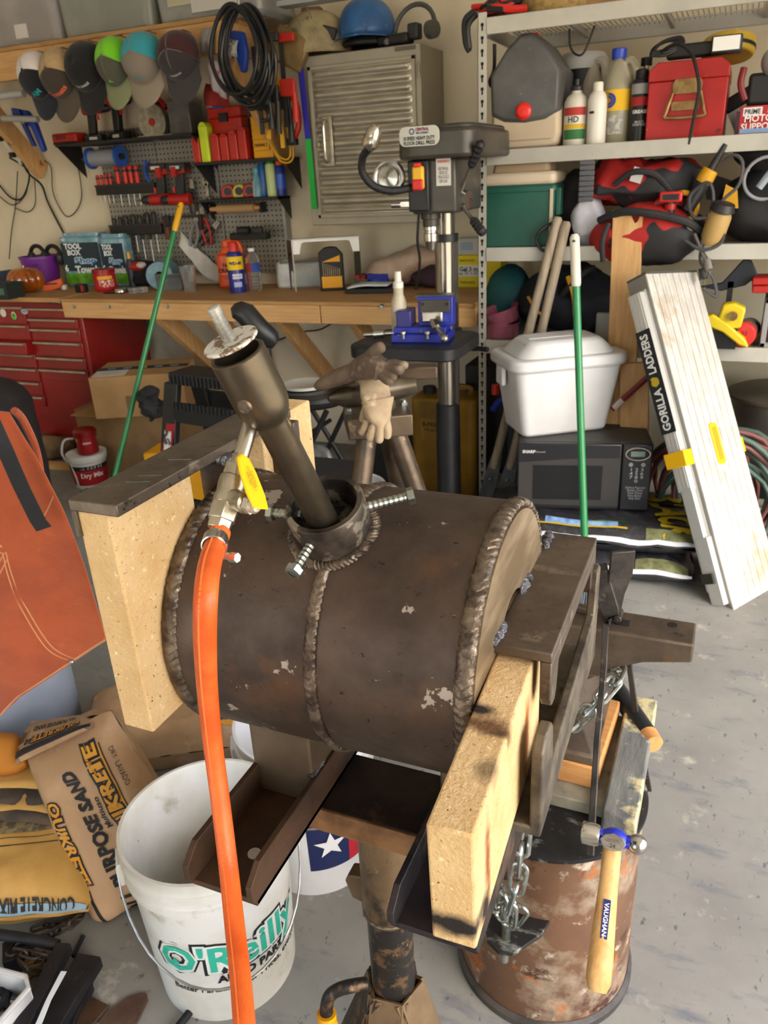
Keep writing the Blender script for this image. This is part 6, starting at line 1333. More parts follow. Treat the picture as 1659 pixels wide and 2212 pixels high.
# red toolbox
yb=SYF+.06;a=AT(1392,yb,Z2);b=AT(1560,yb,Z2);h_=PY(1480,130,yb).z-Z2;w_=b.x-a.x
m_rtb=mat('scratched_red_toolbox','#a51c19','#931614',sc=5,rough=.4,metal=.1,spots=[('#c9b0a0',45,.70,.72),('#6a1210',14,.64,.7)])
t=thing('steel_toolbox','scratched red steel toolbox end with a folding handle on the second shelf','toolbox',((a.x+b.x)/2,yb,Z2));MB().bx((-w_/2,0,0),(w_/2,.42,h_*.76)).build('box_body',m_rtb,t,bevel=.004)
MB().prism([(-w_/2-.002,h_*.76),(w_/2+.002,h_*.76),(w_/2+.002,h_*.90),(w_*.40,h_),(-w_*.40,h_),(-w_/2-.002,h_*.90)],(0,-.003,0),(1,0,0),(0,0,1),(0,.426,0)).build('lid',m_rtb,t,bevel=.003)
m_oldb=mat('tarnished_brass','#9a8054','#7a6038',sc=20,rough=.4,metal=.7);hz=h_*.60
MB().prism([(-.045,0),(.045,0),(.05,.03),(.04,.048),(-.04,.048),(-.05,.03)],(0,-.004,hz-.005),(1,0,0),(0,0,1),(0,-.004,0)).build('handle_plate',m_oldb,t,bevel=.001)
MB().tube([(-.045,-.016,hz),(-.062,-.020,hz-.06),(-.058,-.020,hz-.078),(.058,-.020,hz-.078),(.062,-.020,hz-.06),(.045,-.016,hz)],.0055,10,sm=4).build('bail_handle',m_oldb,t);MB().prism([(-.05,0),(.05,0),(.045,-.028),(-.045,-.028)],(0,-.004,hz-.028),(1,0,0),(0,0,1),(0,-.003,0)).build('lower_plate',m_oldb,t)
zt2=Z2+h_
p=V((AT(1530,yb+.08,zt2).x,yb+.08,zt2));t=thing('work_light','black handled LED work light lying on the red toolbox','work light',p)
MB().box((-.06,0,.035),(.16,.05,.045)).build('handle',m_blk,t,bevel=.008);MB().box((.055,-.02,.04),(.10,.06,.055)).build('lamp_housing',m_blk2,t,bevel=.006);MB().box((.055,-.052,.042),(.085,.004,.042)).build('lens',mat('bright_lens','#e6e6e0',rough=.15,coat=.5),t)
cord('black power cord draped from the work light over the toolbox front',[(1420,118,yb+.04),(1460,95,yb+.0),(1490,112,yb-.02),(1502,140,yb-.045),(1510,190,yb-.05),(1500,250,yb-.05),(1493,285,yb-.06),(1488,312,yb-.06)],.006)
for k in range(3):cord(['thin black cord coiled at the left end of the work light','second thin black cord coiled on the toolbox lid','third black cord looped behind the work light'][k],[(1405,128-k*3,yb+.03),(1412+k*8,105-k*6,yb+.05),(1445+k*12,88-k*4,yb+.08),(1475,96,yb+.08),(1440,118-k*5,yb+.04),(1408,120-k*3,yb+.03)],.0055)
p=V((AT(1570,yb+.22,zt2).x,yb+.22,zt2));t=thing('tape_reel','yellow reel tape standing behind the red toolbox','reel',p);MB().lathe([(.0001,-.03),(.085,-.03),(.09,-.022),(.09,.022),(.085,.03),(.0001,.03)],(0,0,.045),(0,.25,1),36).build('reel_case',mat('dirty_yellow','#c9a93c','#b3932c',sc=9,rough=.5),t,bevel=.004);MB().lathe([(.092,-.012),(.092,.0)],(0,0,.045),(0,.25,1),36).build('black_seam',m_blk,t);MB().ball((.02,-.02,.085),(.02,.02,.018),12,8).build('knob',plastic('#cfc6b0'),t)
# motor support box and things on it
p=AT(1640,SYF+.10,Z2);w_=.24;t=thing('motor_support_box','red and white carton lettered for a motor support at the right edge','box',p+V((.03,0,0)));h_=PY(1620,230,p.y).z-Z2
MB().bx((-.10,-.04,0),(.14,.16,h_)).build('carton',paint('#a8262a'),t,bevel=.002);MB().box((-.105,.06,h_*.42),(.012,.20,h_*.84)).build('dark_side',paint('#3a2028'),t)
text('MOTOR\nSUPPORT',t,paint('#e6dcd8'),(-.03,-.041,h_*.42),(1,0,0),(0,0,1),w=.125,bold=.02);fplate(t,'logo_plate',paint('#dcd8d4'),-.06,-.041,h_*.80,.06,.026);text('PRIME',t,paint('#2a2a2a'),(-.06,-.0425,h_*.80),(1,0,0),(0,0,1),w=.05,h=.016);text('Marine',t,paint('#e6dcd8'),(.012,-.041,h_*.80),(1,0,0),(0,0,1),w=.05);fplate(t,'blue_strip',paint('#7fa0c8'),-.02,-.041,.012,.15,.014)
p=AT(1645,SYF+.12,Z2+h_);t=thing('power_tool','black and grey tool with a dark red trigger standing on the motor support carton','tool',p);MB().box((.02,0,.05),(.14,.10,.10)).build('body',m_blk,t,bevel=.012);MB().ball((.03,-.04,.13),(.05,.05,.05),18,12).build('chrome_dome',mat('dull_dome','#a8a8a6',rough=.25,metal=.5),t);MB().tube([(-.07,-.03,.12),(-.075,-.04,.07),(-.055,-.04,.02)],.011,8,sm=4).build('trigger',mat('dark_red_plastic','#74161a',rough=.4),t)
p=AT(1625,SYF+.32,Z2+.20);o=thing('push_brush','curved black brush head leaning behind the motor support carton','brush',p+V((0,.0,-.02)));MB().prism([(-.10,-.06),(.10,.05),(.13,.03),(.12,.0),(-.07,-.10)],(0,0,0),(1,0,0),(0,0,1),(0,.04,0)).build('head',m_blk,o,bevel=.006);MB().prism([(-.07,-.10),(.12,.0),(.10,-.20),(-.02,-.20)],(0,.005,0),(1,0,0),(0,0,1),(0,.03,0)).build('bristles',mat('white_bristle','#a9a69e',rough=.9),o)
cord('thin black cord hanging in a loop from the wire deck',[(1230,62,SYF+.2),(1232,100,SYF+.2),(1245,118,SYF+.2),(1262,112,SYF+.2),(1285,55,SYF+.2)],.004)
cord('black strap hanging beside the cream container',[(1068,95,SYF+.1),(1067,150,SYF+.1),(1058,175,SYF+.06),(1062,188,SYF+.06)],.007)
# --- third shelf
p=AT(1132,SYF+.13,Z3);w_=wd(p,152);h_=PY(1132,398,p.y).z-Z3;t=thing('picnic_cooler','dark green picnic cooler with a cream lid on the third shelf','cooler',p);m_grn=mat('cooler_green','#1b5345','#174a3d',sc=4,rough=.5)
MB().rbox((0,0,0),(w_*.96,.24),.02,h_,taper=1.04).build('cooler_body',m_grn,t,bevel=.006);MB().rbox((0,0,h_*.88),(w_*1.03,.255),.02,h_*.10).build('upper_band',m_grn,t,bevel=.004);MB().rbox((0,0,h_),(w_*1.0,.25),.025,.045).build('lid',m_cream,t,bevel=.012);MB().rbox((0,0,h_+.042),(w_*.80,.17),.02,.036,taper=.94).build('lid_top',mat('tan_lid_top','#b39c7c',rough=.6),t,bevel=.006)
MB().box((w_*.46,-.128,h_*.5),(.012,.004,h_*.85)).build('white_stripe',m_cream,t);MB().box((w_*.53,-.08,h_*.72),(.02,.05,.10)).build('side_latch',m_grn,t,bevel=.004)
p=AT(1264,SYF+.0,1.30);t=thing('grey_strap','folded grey webbing strap hanging from the second shelf beam','strap',p);zt3=PY(1264,345,SYF+.02).z-p.z;zb3=PY(1264,436,SYF+.02).z-p.z;n_=8
for k in range(n_):z=zb3+(zt3-zb3)*(k+.5)/n_;MB().box((0,.012,z),(wd(p,31),.016+.004*(k%2),(zt3-zb3)/n_*.94)).build('strap_fold',mat('grey_webbing','#56565a',rough=.8),t,bevel=.003)
p=AT(1268,SYF+.08,Z3);o=crumple(MB().ball((0,0,.095),(.060,.055,.10),20,16),.022,16,4).build('white_plastic_bag',mat('white_bag','#bdbcc2','#a9a8b0',sc=9,rough=.45,bump=.3,bsc=30));o.location=p;tag(o,'crumpled white plastic bag below the grey strap','bag')
m_bred=mat('red_nylon','#a31f1c','#8a1817',sc=6,rough=.7,bump=.12,bsc=90);m_bblk=mat('black_nylon','#202022','#29292b',sc=6,rough=.75,bump=.12,bsc=90)
def bag(label,u,y,z,rx,ry,rz,seed=0,amp=.02,rot=0,name='tool_bag',split=.0):
 p=AT(u,y,z);t=thing(name,label,'bag',p,rot)
 def sh(q):return V((q.x,q.y,q.z*(1 if q.z<0 else 1.0)))
 mb=MB();mb.ball((0,0,rz),(rx,ry,rz),40,24)
 mb.v=[V((math.copysign(abs(q.x/rx)**.75,q.x)*rx,math.copysign(abs(q.y/ry)**.75,q.y)*ry,q.z))for q in mb.v]
 crumple(mb,amp,9,seed);crumple(mb,amp*.35,26,seed+3)
 for i,f in enumerate(mb.f):
  c=sum((mb.v[k]for k in f),V((0,0,0)))/len(f);a=c.z/rz+.35*sin(c.x*14+seed)+.2*sin(c.x*31+seed*2)
  mb.m[i]=0 if(a>split and a<split+.95)else 1
 mb.build('bag_body',mat('two_tone_nylon_%d'%seed,'#a31f1c','#202022',sc=4.5+.1*seed,rng=(.47+.01*seed,.485+.01*seed),det=2,rough=.7,bump=.12,bsc=90),t)
 return t,p
t,p=bag('red and black soft tool bag stuffed under the second shelf',1392,SYF+.15,Z3+.115,.215,.14,.092,2,.045,0,'soft_tool_bag',1.0)
MB().tube([(-.10,-.13,.10),(-.04,-.15,.14),(.04,-.15,.13),(.10,-.13,.07)],.011,8,sm=5).build('strap',m_bblk,t);MB().box((-.02,-.145,.13),(.04,.006,.05),RY(.3)).build('white_tag',paint('#b5b5b2'),t)
t,p=bag('large red and black tool bag overhanging the third shelf',1395,SYF+.07,Z3-.075,.205,.15,.11,5,.018,0,'open_tool_bag',.75)
MB().tube([(-.17,-.10,.17),(-.08,-.15,.20),(.03,-.16,.19),(.14,-.14,.16),(.19,-.08,.12)],.014,8,sm=5).build('rim_binding',m_bblk,t)
MB().tube([(-.13,-.14,.16),(-.145,-.165,.10),(-.14,-.155,.03)],.010,8,sm=4).build('strap',m_bblk,t)
p=AT(1443,SYF+.0,Z3+.03);t=thing('hand_winder','red winder with a black grip sticking out of the tool bag','tool',p);zz=PY(1443,412,p.y).z-p.z
MB().cyl((0,-.02,-.02),(0,-.02,zz-.04),.017,n=18).build('grip',m_blk2,t);MB().box((0,-.02,zz-.02),(.078,.05,.036)).build('red_head',m_tred2,t,bevel=.006);MB().box((0,-.046,zz-.02),(.055,.004,.02)).build('slot',m_blk,t);MB().lathe([(.02,-.012),(.062,-.012),(.066,0),(.062,.012),(.02,.012)],(-.012,.02,zz*.5),(.2,-1,0),30).build('red_wheel',m_tred,t);MB().cyl((0,-.02,zz*.60),(0,-.02,zz*.72),.021,n=18).build('collar',m_tred,t)
m_dwy=plastic('#c9941a',.4)
p=AT(1505,SYF+.02,Z3+.14);t=thing('angle_grinder','yellow and black corded grinder standing nose down in the tool bag','power tool',p);d_=V((.075,0,.15)).normalized()
MB().lathe([(.024,0),(.025,.09),(.021,.12),(.020,.15)],(-.03,-.02,-.02),d_,20,caps=True).build('body',m_blk2,t);MB().lathe([(.027,.10),(.029,.115),(.027,.145),(.020,.148)],(-.03,-.02,-.02),d_,20).build('yellow_collar',m_dwy,t);MB().lathe([(.013,.145),(.011,.22),(.009,.235)],(-.03,-.02,-.02),d_,14,caps=True).build('strain_relief',m_blk2,t)
MB().torus((-.045,-.03,-.01),(.3,-1,.2),.050,.010,28,8).build('yellow_guard',m_dwy,t)
cord('grey black power cord arching from the grinder down past the shelf',[(1560,352,SYF),(1585,335,SYF-.02),(1604,352,SYF-.03),(1595,400,SYF-.03),(1555,440,SYF-.03),(1530,500,SYF-.04),(1512,560,SYF-.05),(1540,600,SYF-.05),(1547,640,SYF-.06),(1520,622,SYF-.06)],.006,m=plastic('#4a4948'))
cord('second power cord looping through the tool bag handles',[(1480,520,SYF-.08),(1520,540,SYF-.08),(1560,520,SYF-.06),(1552,470,SYF-.05),(1500,470,SYF-.06),(1490,425,SYF-.04),(1530,395,SYF-.04),(1540,440,SYF-.04),(1515,530,SYF-.05),(1540,575,SYF-.06)],.0065,m=plastic('#39383a'))
cord('third grey cord ending in two plugs below the shelf edge',[(1500,505,SYF-.06),(1522,560,SYF-.07),(1530,580,SYF-.07)],.006,m=plastic('#55504c'))
for k,(u,v,lb)in enumerate(((1527,560,'grey three pin plug hanging below the shelf edge'),(1516,580,'black plug with brass pins hanging below the shelf edge'))):
 p=PY(u,v,SYF-.08);t=thing('power_plug',lb,'plug',p);MB().cyl((0,0,0),(.010,-.01,-.035),.012,.015,14).build('plug_body',plastic('#77706a')if k==0 else m_blk2,t)
 for s in(-1,1):MB().box((.010+s*.006,-.012,-.044),(.002,.006,.020)).build('pin',m_brass,t)
for k,(u,v,lb)in enumerate(((1478,490,'yellow tan power tool handle end lying in the tool bag'),(1545,495,'tan drum sander standing in the tool bag'))):
 p=PY(u,v,SYF-.02-.02*k);t=thing('sander',lb,'power tool',p)
 if k==0:MB().rbox((0,0,-.015),(.075,.045),.02,.03,R=RX(.5)).build('body',plastic('#b59a6a',.5),t,bevel=.006);MB().cyl((0,-.025,-.005),(0,-.035,-.012),.012,n=14).build('switch_boot',m_blk2,t)
 else:MB().lathe([(.0001,-.055),(.034,-.05),(.040,-.03),(.040,.045),(.034,.06),(.0001,.062)],(0,0,0),(.25,-.2,1),24).build('body',plastic('#a98a52',.5),t);MB().lathe([(.036,.062),(.044,.066),(.036,.09),(.0001,.092)],(0,0,0),(.25,-.2,1),20).build('cap',m_blk2,t)
p=AT(1640,SYF+.16,Z3);t=thing('duffel_bag','large black duffel bag with a yellow tab at the right of the third shelf','bag',p+V((.10,0,0)));mb=MB();mb.ball((0,0,.12),(.26,.16,.14),34,20);crumple(mb,.03,8,11);mb.build('bag_body',m_bblk,t);MB().prism([(-.03,0),(.03,.0),(.02,.06),(-.02,.08)],(-.215,-.13,.12),(1,.0,0),(0,0,1),(0,-.006,0)).build('yellow_tab',m_dwy,t)
p=AT(1640,SYF+.14,Z3+.25);o=crumple(MB().ball((0,0,.05),(.20,.12,.07),26,16),.02,10,13).build('black_tarp',m_bblk);o.location=p+V((.10,0,0));tag(o,'folded black tarp on top of the duffel bag','tarp')
o=MB().prism([(0,0),(.14,-.05),(.15,-.13),(.02,-.10)],(0,0,0),(1,0,0),(0,0,1),(0,.01,0)).build('grey_flap',mat('grey_felt','#6d6c6c',rough=.9));o.location=PY(1520,370,SYF+.28);tag(o,'grey felt flap behind the grinder','felt')
t=thing('white_hose','pale ring hose on the duffel bag at the right edge','hose',PY(1655,385,SYF+.02));MB().torus((0,0,0),(0,1,.2),.07,.006,30,8).build('ring',plastic('#8d8d90'),t);MB().tube([(-.02,-.02,-.03),(.02,-.02,.03),(.06,-.02,.08)],.013,10,sm=4).build('clear_tube',mat('frosted_tube','#a9b5bf',rough=.2,trans=.4),t)
p=AT(1240,SYF+.22,Z3);o=crumple(MB().ball((0,0,.13),(.09,.10,.14),20,14),.02,12,8).build('dark_bundle',m_bblk);o.location=p;tag(o,'dark bundle between the green cooler and the tool bags','bundle')
cord('black strap loop hanging off the third shelf by the green cooler',[(1195,480,SYF+.0),(1168,498,SYF-.02),(1158,520,SYF-.02),(1175,542,SYF-.02),(1200,530,SYF)],.006)
# --- fourth shelf
for k,(v,lb)in enumerate(((728,'lower pink plastic tub at the left of the fourth shelf'),(690,'tilted pink plastic tub stacked on the lower one'))):
 p=AT(1083+k*4,SYF+.10,Z4+k*.065);t=lathed('pink_tub',lb,'tub',p,[('tub',[(.0001,0),(.070,0),(.074,.05),(.076,.055),(.068,.055),(.066,.01),(.0001,.008)],mat('pink_clear','#a05a6c',rough=.3,trans=.25)),('rim',[(.076,.052),(.079,.052),(.079,.060),(.076,.060)],plastic('#8a3a4c'))],26)
 if k:t.rotation_euler=(rad(10),rad(-12),0)
p=AT(1100,SYF+.26,Z4);o=crumple(MB().ball((0,0,.14),(.11,.12,.14),22,14),.012,12).build('teal_ball_bag',mat('teal_fabric','#124f52','#0f4448',sc=6,rough=.7));o.location=p;tag(o,'round teal bag behind the pink tubs','bag')
p=AT(1225,SYF+.22,Z4);t=thing('navy_jacket','crumpled black and navy jacket with yellow trim on the fourth shelf','jacket',p);mb=MB();mb.ball((0,0,.13),(.21,.16,.14),36,22);crumple(mb,.04,7,21);crumple(mb,.012,24,4);mb.build('cloth',mat('navy_cloth','#14161d','#1c1f28',sc=8,rough=.9),t)
MB().tube([(.02,-.15,.25),(.05,-.17,.18),(.06,-.165,.10),(.07,-.165,.06)],.010,6,sm=5).build('yellow_trim',m_dwy,t);MB().tube([(-.14,-.15,.17),(-.10,-.17,.12),(-.06,-.165,.09)],.006,6,sm=5).build('yellow_trim',m_dwy,t);MB().tube([(-.02,-.13,.16),(.04,-.16,.22),(.09,-.15,.27),(.12,-.13,.28)],.013,8,sm=5).build('strap',m_bblk,t)
p=AT(1370,SYF+.25,Z4);tbox('maroon_case','dark maroon case behind the wooden studs on the fourth shelf','case',p,(.28,.2,.10),plastic('#3d1218',.5),bevel=.01);p=AT(1370,SYF+.24,Z4+.10);o=crumple(MB().ball((0,0,.06),(.10,.1,.07),18,12),.015,12).build('black_pouch',m_bblk);o.location=p;tag(o,'black pouch on the dark maroon case','pouch')
p=AT(1312,SYF+.04,Z4);tbox('grey_panel_box','plain grey plastic lid standing on edge on the fourth shelf','lid',p,(wd(p,52),.03,wd(p,62)),plastic('#8f8d8a',.5),bevel=.008,part='panel')
p=PY(1580,665,SYF-.02);p.z=Z4+.10;t=thing('yellow_trimmer','yellow plastic tool body with a round knob on the fourth shelf','tool',p);m_yt=plastic('#cdb51c',.4)
MB().prism([(-.05,-.03),(.04,-.02),(.05,.05),(.01,.07),(-.03,.065)],(0,-.02,0),(1,0,0),(0,0,1),(0,.06,0)).build('body',m_yt,t,bevel=.008);MB().prism([(-.09,.02),(-.06,.03),(-.01,-.0),(.06,-.06),(.075,-.09),(.04,-.08),(-.02,-.035),(-.09,-.01)],(0,-.03,0),(1,0,0),(0,0,1),(0,.05,0)).build('guard',m_yt,t,bevel=.006);MB().cyl((.008,-.022,.025),(.008,-.038,.025),.016,n=18).build('knob',m_oldb,t)
MB().bx((-.04,-.01,-.10),(.03,.03,-.02)).build('stand_block',m_blk,t)
for k,(u,v,c,cc,lb)in enumerate(((1555,712,'#a9a9a2','#9aa0a0','clear spray can lying end on at the fourth shelf front'),(1604,716,'#8a8578','#c22f2b','jar lying on its side with a bright red lid facing out'))):
 p=PY(u,v,SYF+.0);p.z=Z4+.048;t=thing('jar',lb,'can',p);r=.046
 MB().lathe([(r*.9,0),(r*.9,.14),(.0001,.14)],(0,0,0),(.18,1,0),26).build('can_body',plastic(c,.3),t);MB().lathe([(.0001,-.006),(r*.92,-.005),(r,0),(r,.03)],(0,0,0),(.18,1,0),28).build('end_cap',plastic(cc,.35),t)
 if k:text('9-12\n22',t,paint('#4a1512'),(-.002,-.0085,0),(1,-.18,0),(0,0,1),w=.038,bold=.0)
 else:MB().torus((0,-.006,0),(.18,1,0),r*.6,.004,24,6).build('rim',m_chrome,t)
p=AT(1655,SYF+.02,Z4);t=thing('tube_rack','square grey metal tube frame at the right edge of the fourth shelf','frame',p+V((.02,0,0)));hh=.17
for a_,b_ in(((-.035,0,.0),(-.035,0,hh)),((-.035,0,hh),(.10,0,hh)),((-.035,0,.01),(.10,0,.01))):MB().box((V(a_)+V(b_))/2,(abs(b_[0]-a_[0])+.018,.022,abs(b_[2]-a_[2])+.018)).build('tube',mat('galv_tube','#9a9a98',rough=.4,metal=.5),t,bevel=.002)
for k in range(2):p=AT(1640,SYF+.06,Z4+.20+.028*k);tbox('red_tray',['lower red plastic tray at the right of the fourth shelf','upper red plastic tray stacked at the right edge'][k],'tray',p+V((.06,0,0)),(.17,.12,.026),m_tred,bevel=.004)
p=AT(1660,SYF+.1,Z4);tbox('dark_box','dark maroon box under the red plastic trays','box',p+V((.06,.02,0)),(.18,.14,.198),plastic('#33161a',.6))
p=PY(1575,590,SYF+.06);t=thing('boat_paddle_blade','curved dark rubber flap above the yellow tool','flap',V((p.x,p.y,p.z)));MB().prism([(-.10,-.05),(-.02,-.035),(.045,.05),(.07,.045),(.10,-.01),(.06,-.045),(-.02,-.065)],(0,0,0),(1,0,0),(0,0,1),(0,.02,0)).build('blade',mat('dark_rubber','#1c2028',rough=.5),t,bevel=.004);MB().bx((.0,.0,-.20),(.02,.02,-.03)).build('support_leg',m_blk,t)
# ------------------------------------------------------------------ in front of the shelves: soil bags, microwave, cooler
def pillow(mb,q,back,bulge,nu=16,nv=20,wr=.004,seed=0):
 """filled bag: q = front corners BL, BR, TR, TL; back = vector to the rear face. returns front surface map"""
 from mathutils import noise
 q=[V(p)for p in q];back=V(back);n=-back.normalized()
 def prof(s,t):return(max(0,1-(2*s-1)**4)*max(0,1-(2*t-1)**4))**.5
 def flat_(s,t):return q[0].lerp(q[1],s).lerp(q[3].lerp(q[2],s),t)
 def wob(p):return noise.noise(p*9+V((seed,0,0)))*wr+noise.noise(p*26+V((seed,3,0)))*wr*.5
 mid=back*.5
 def F(s,t):b=flat_(s,t);return b+mid+(n*(back.length*.5*min(1,prof(s,t)*1.15)+bulge*prof(s,t)+wob(b)))
 def G(s,t):b=flat_(s,t);return b+mid-(n*(back.length*.5*min(1,prof(s,t)*1.15)+bulge*prof(s,t)+wob(b)))
 mb.grid(F,nu,nv);k=len(mb.f);mb.grid(lambda s,t:G(1-s,t),nu,nv)
 return F
def ptext(body,par,m,F,s,t,w,h,rot,o,bold=.03,W=1,H=1,lift=.004,ref=None,n=None):
 """lettering on a pillow map: centre (s, t), size in metres on a face W x H, rotated by rot (radians)"""
 c,d=cos(rot),sin(rot)
 def fn(x,y):
  a=s+(x*c-y*d)/W;b=t+(x*d+y*c)/H
  a=min(max(a,.01),.99);b=min(max(b,.01),.99);e=.01
  p=F(a,b);du=F(min(a+e,1),b)-F(max(a-e,0),b);dv=F(a,min(b+e,1))-F(a,max(b-e,0));nn=du.cross(dv).normalized()
  if n is not None and nn.dot(n)<0:nn=-nn
  return p+nn*lift-o
 return text(body,par,m,None,None,None,w=w,h=h,bold=bold,fn=fn,ref=ref)
def ppatch(par,name,m,F,s0,s1,t0,t1,o,lift=.002,nu=8,nv=8,n=None):
 def fn(i,j):
  a=s0+(s1-s0)*i;b=t0+(t1-t0)*j;e=.01;p=F(a,b);du=F(min(a+e,1),b)-F(max(a-e,0),b);dv=F(a,min(b+e,1))-F(a,max(b-e,0));nn=du.cross(dv).normalized()
  if n is not None and nn.dot(n)<0:nn=-nn
  return p+nn*lift-o
 return MB().grid(fn,nu,nv).build(name,m,par)
m_soil=mat('black_soil_bag','#26262a','#3a3b40',sc=40,rng=(.5,.66),rough=.35,coat=.3,bump=.15,bsc=30,spots=[('#5d6068',90,.66,.70)])
m_soild=mat('olive_pattern_film','#7d8058','#5c5e40',sc=30,rough=.4,coat=.2)
m_ywl=paint('#b59c1c')
def soilbag(label,x0,x1,y0,y1,z0_,z1_,rot,seed,top=False):
 c=V(((x0+x1)/2,(y0+y1)/2,z0_));t=thing('soil_bag',label,'soil bag',c,rot);W_,D_,H_=x1-x0,y1-y0,z1_-z0_
 q=[(-W_/2,-D_/2,H_),(W_/2,-D_/2,H_),(W_/2,D_/2,H_),(-W_/2,D_/2,H_)]
 mb=MB();F=pillow(mb,q,(0,0,-H_),.0,40,26,.012,seed);mb.build('bag_body',m_soil,t)
 nz=V((0,0,1));O=V((0,0,0))
 ppatch(t,'white_stripe',paint('#c3c6cc'),F,.05,.985,.003,.022,O,n=V((0,-1,.3)),nu=24,nv=6,lift=.004)
 ppatch(t,'olive_pattern',m_soild,F,.74,.97,.004,.11,O,n=V((0,-1,.3)),nu=10,nv=6,lift=.0015)
 return t,F,W_,D_
sY=2.60
soilbag('lower black soil bag lying on the concrete under the microwave',-.80,-.01,sY,sY+.47,.0,.098,rad(6),4)
t,F,W_,D_=soilbag('upper black soil bag with big yellow letters carrying the microwave',-.80,.02,sY+.03,sY+.50,.098,.202,rad(7),8)
O=V((0,0,0));nz=V((0,-.2,1))
ptext('BLACK',t,m_ywl,F,.86,.40,.36,.14,rad(-80),O,.05,W_,D_,.004,n=nz)
ppatch(t,'blue_picture',mat('blue_print','#4a78b8','#9ab8d8',sc=14,rough=.4),F,.30,.62,.10,.16,O,n=nz,lift=.002);ppatch(t,'yellow_rim',m_ywl,F,.26,.66,.085,.10,O,n=nz,lift=.003);ppatch(t,'green_print',paint('#3f7a2c'),F,.46,.66,.16,.18,O,n=nz,lift=.003)
ptext('ft',t,m_ywl,F,.16,.09,.05,.06,0,O,.04,W_,D_,.004,n=nz);ptext('O',t,m_ywl,F,.06,.16,.07,.05,0,O,.06,W_,D_,.004,n=nz)
# microwave
m0=PZ(1116,1098,.2);m1=PZ(1399,1104,.2);mw=(m1-m0).length;ang=math.atan2(m1 .y-m0 .y,m1 .x-m0 .x)
mwv=thing('microwave','black microwave oven with an oval display standing on the soil bags','microwave',m0+V((0,0,.004)),ang);m_mw=mat('dusty_black_case','#3a3735','#322f2d',sc=5,rough=.5,spots=[('#5a4c3e',7,.62,.75)]);m_mwf=plastic('#232326',.3);hM=.265
MB().bx((0,.012,0),(mw,.36,hM)).build('case',m_mw,mwv,bevel=.006);MB().bx((0,-.008,.0),(mw*.775,.012,hM)).build('door',m_mwf,mwv,bevel=.006);MB().bx((mw*.78,-.008,0),(mw,.012,hM)).build('control_panel',m_mwf,mwv,bevel=.006)
mb=MB();mb.prism([(.005,.02),(mw*.77,.015),(mw*.77,hM*.80),(mw*.40,hM*.78),(.005,hM*.72)],(0,-.008,0),(1,0,0),(0,0,1),(0,-.002,0));mb.build('door_glass',plastic('#3d3b3a',.18),mwv)
MB().box((mw*.38,-.0105,hM*.42),(mw*.52,.002,hM*.52)).build('window_mesh',plastic('#1d1d1f',.2),mwv)
text('SHARP',mwv,paint('#c9c9c6'),(mw*.085,-.0082,hM*.88),(1,0,0),(0,0,1),w=.048,bold=.04);text('Carousel',mwv,paint('#a9a9a6'),(mw*.17,-.0082,hM*.88),(1,0,0),(0,0,1),w=.036,bold=0)
ex=mw*.89;mb=MB();mb.loop([V((ex+.043*cos(2*pi*i/28),-.011,hM*.86+.024*sin(2*pi*i/28)))for i in range(28)],.0035,6);mb.build('display_ring',m_chrome,mwv);MB().prism([(.040*cos(2*pi*i/24),.021*sin(2*pi*i/24))for i in range(24)],(ex,-.008,hM*.86),(1,0,0),(0,0,1),(0,-.002,0)).build('display_face',m_blk,mwv);MB().box((ex,-.0112,hM*.86),(.050,.002,.020)).build('lcd',paint('#74857a'),mwv)
for k in range(2):MB().cyl((ex-.022+.044*k,-.008,hM*.70),(ex-.022+.044*k,-.011,hM*.70),.008,n=14).build('round_key',plastic('#8d8d8c'),mwv)
text('1 2 3\n4 5 6\n7 8 9\n0',mwv,paint('#b5b5b2'),(ex,-.0084,hM*.54),(1,0,0),(0,0,1),w=.050,h=.058,bold=0);text('Defrost Popcorn\nReheat Clock\nTimer Power\nPizza Baked\nStop Start',mwv,paint('#a5a5a3'),(ex,-.0084,hM*.27),(1,0,0),(0,0,1),w=.070,h=.055,bold=0)
# white cooler
zc0=.469;c0=PZ(1135,948,zc0);c1=PZ(1310,928,zc0);wC=(c1-c0).length*1.03;angC=math.atan2(c1 .y-c0 .y,c1 .x-c0 .x);cc=(c0+c1)/2+V((-sin(angC),cos(angC),0))*.115
hC=PY(1210,795,cc.y-.12).z-zc0;m_whc=mat('white_cooler_plastic','#d4d4d4','#c8c7c4',sc=3,rough=.4,spots=[('#a09a90',9,.68,.76)])
ck=thing('cooler','white plastic cooler with a raised lid standing on the microwave','cooler',cc,angC)
MB().rbox((0,0,0),(wC,.22),.03,hC,taper=1.24,n=6).build('cooler_body',m_whc,ck,bevel=.012)
MB().rbox((0,0,hC-.004),(wC*1.36,.315),.06,.045,n=8).build('lid_rim',m_whc,ck,bevel=.012);MB().rbox((0,0,hC+.038),(wC*1.18,.26),.06,.058,taper=.70,n=8).build('lid_top',m_whc,ck,bevel=.014);MB().box((-.02,0,hC+.0965),(wC*.62,.05,.004)).build('embossed_bar',m_whc,ck,bevel=.002)
for s in(-1,1):MB().box((s*wC*.66,0,hC-.035),(.018,.07,.07)).build('handle_lug',m_whc,ck,bevel=.006)
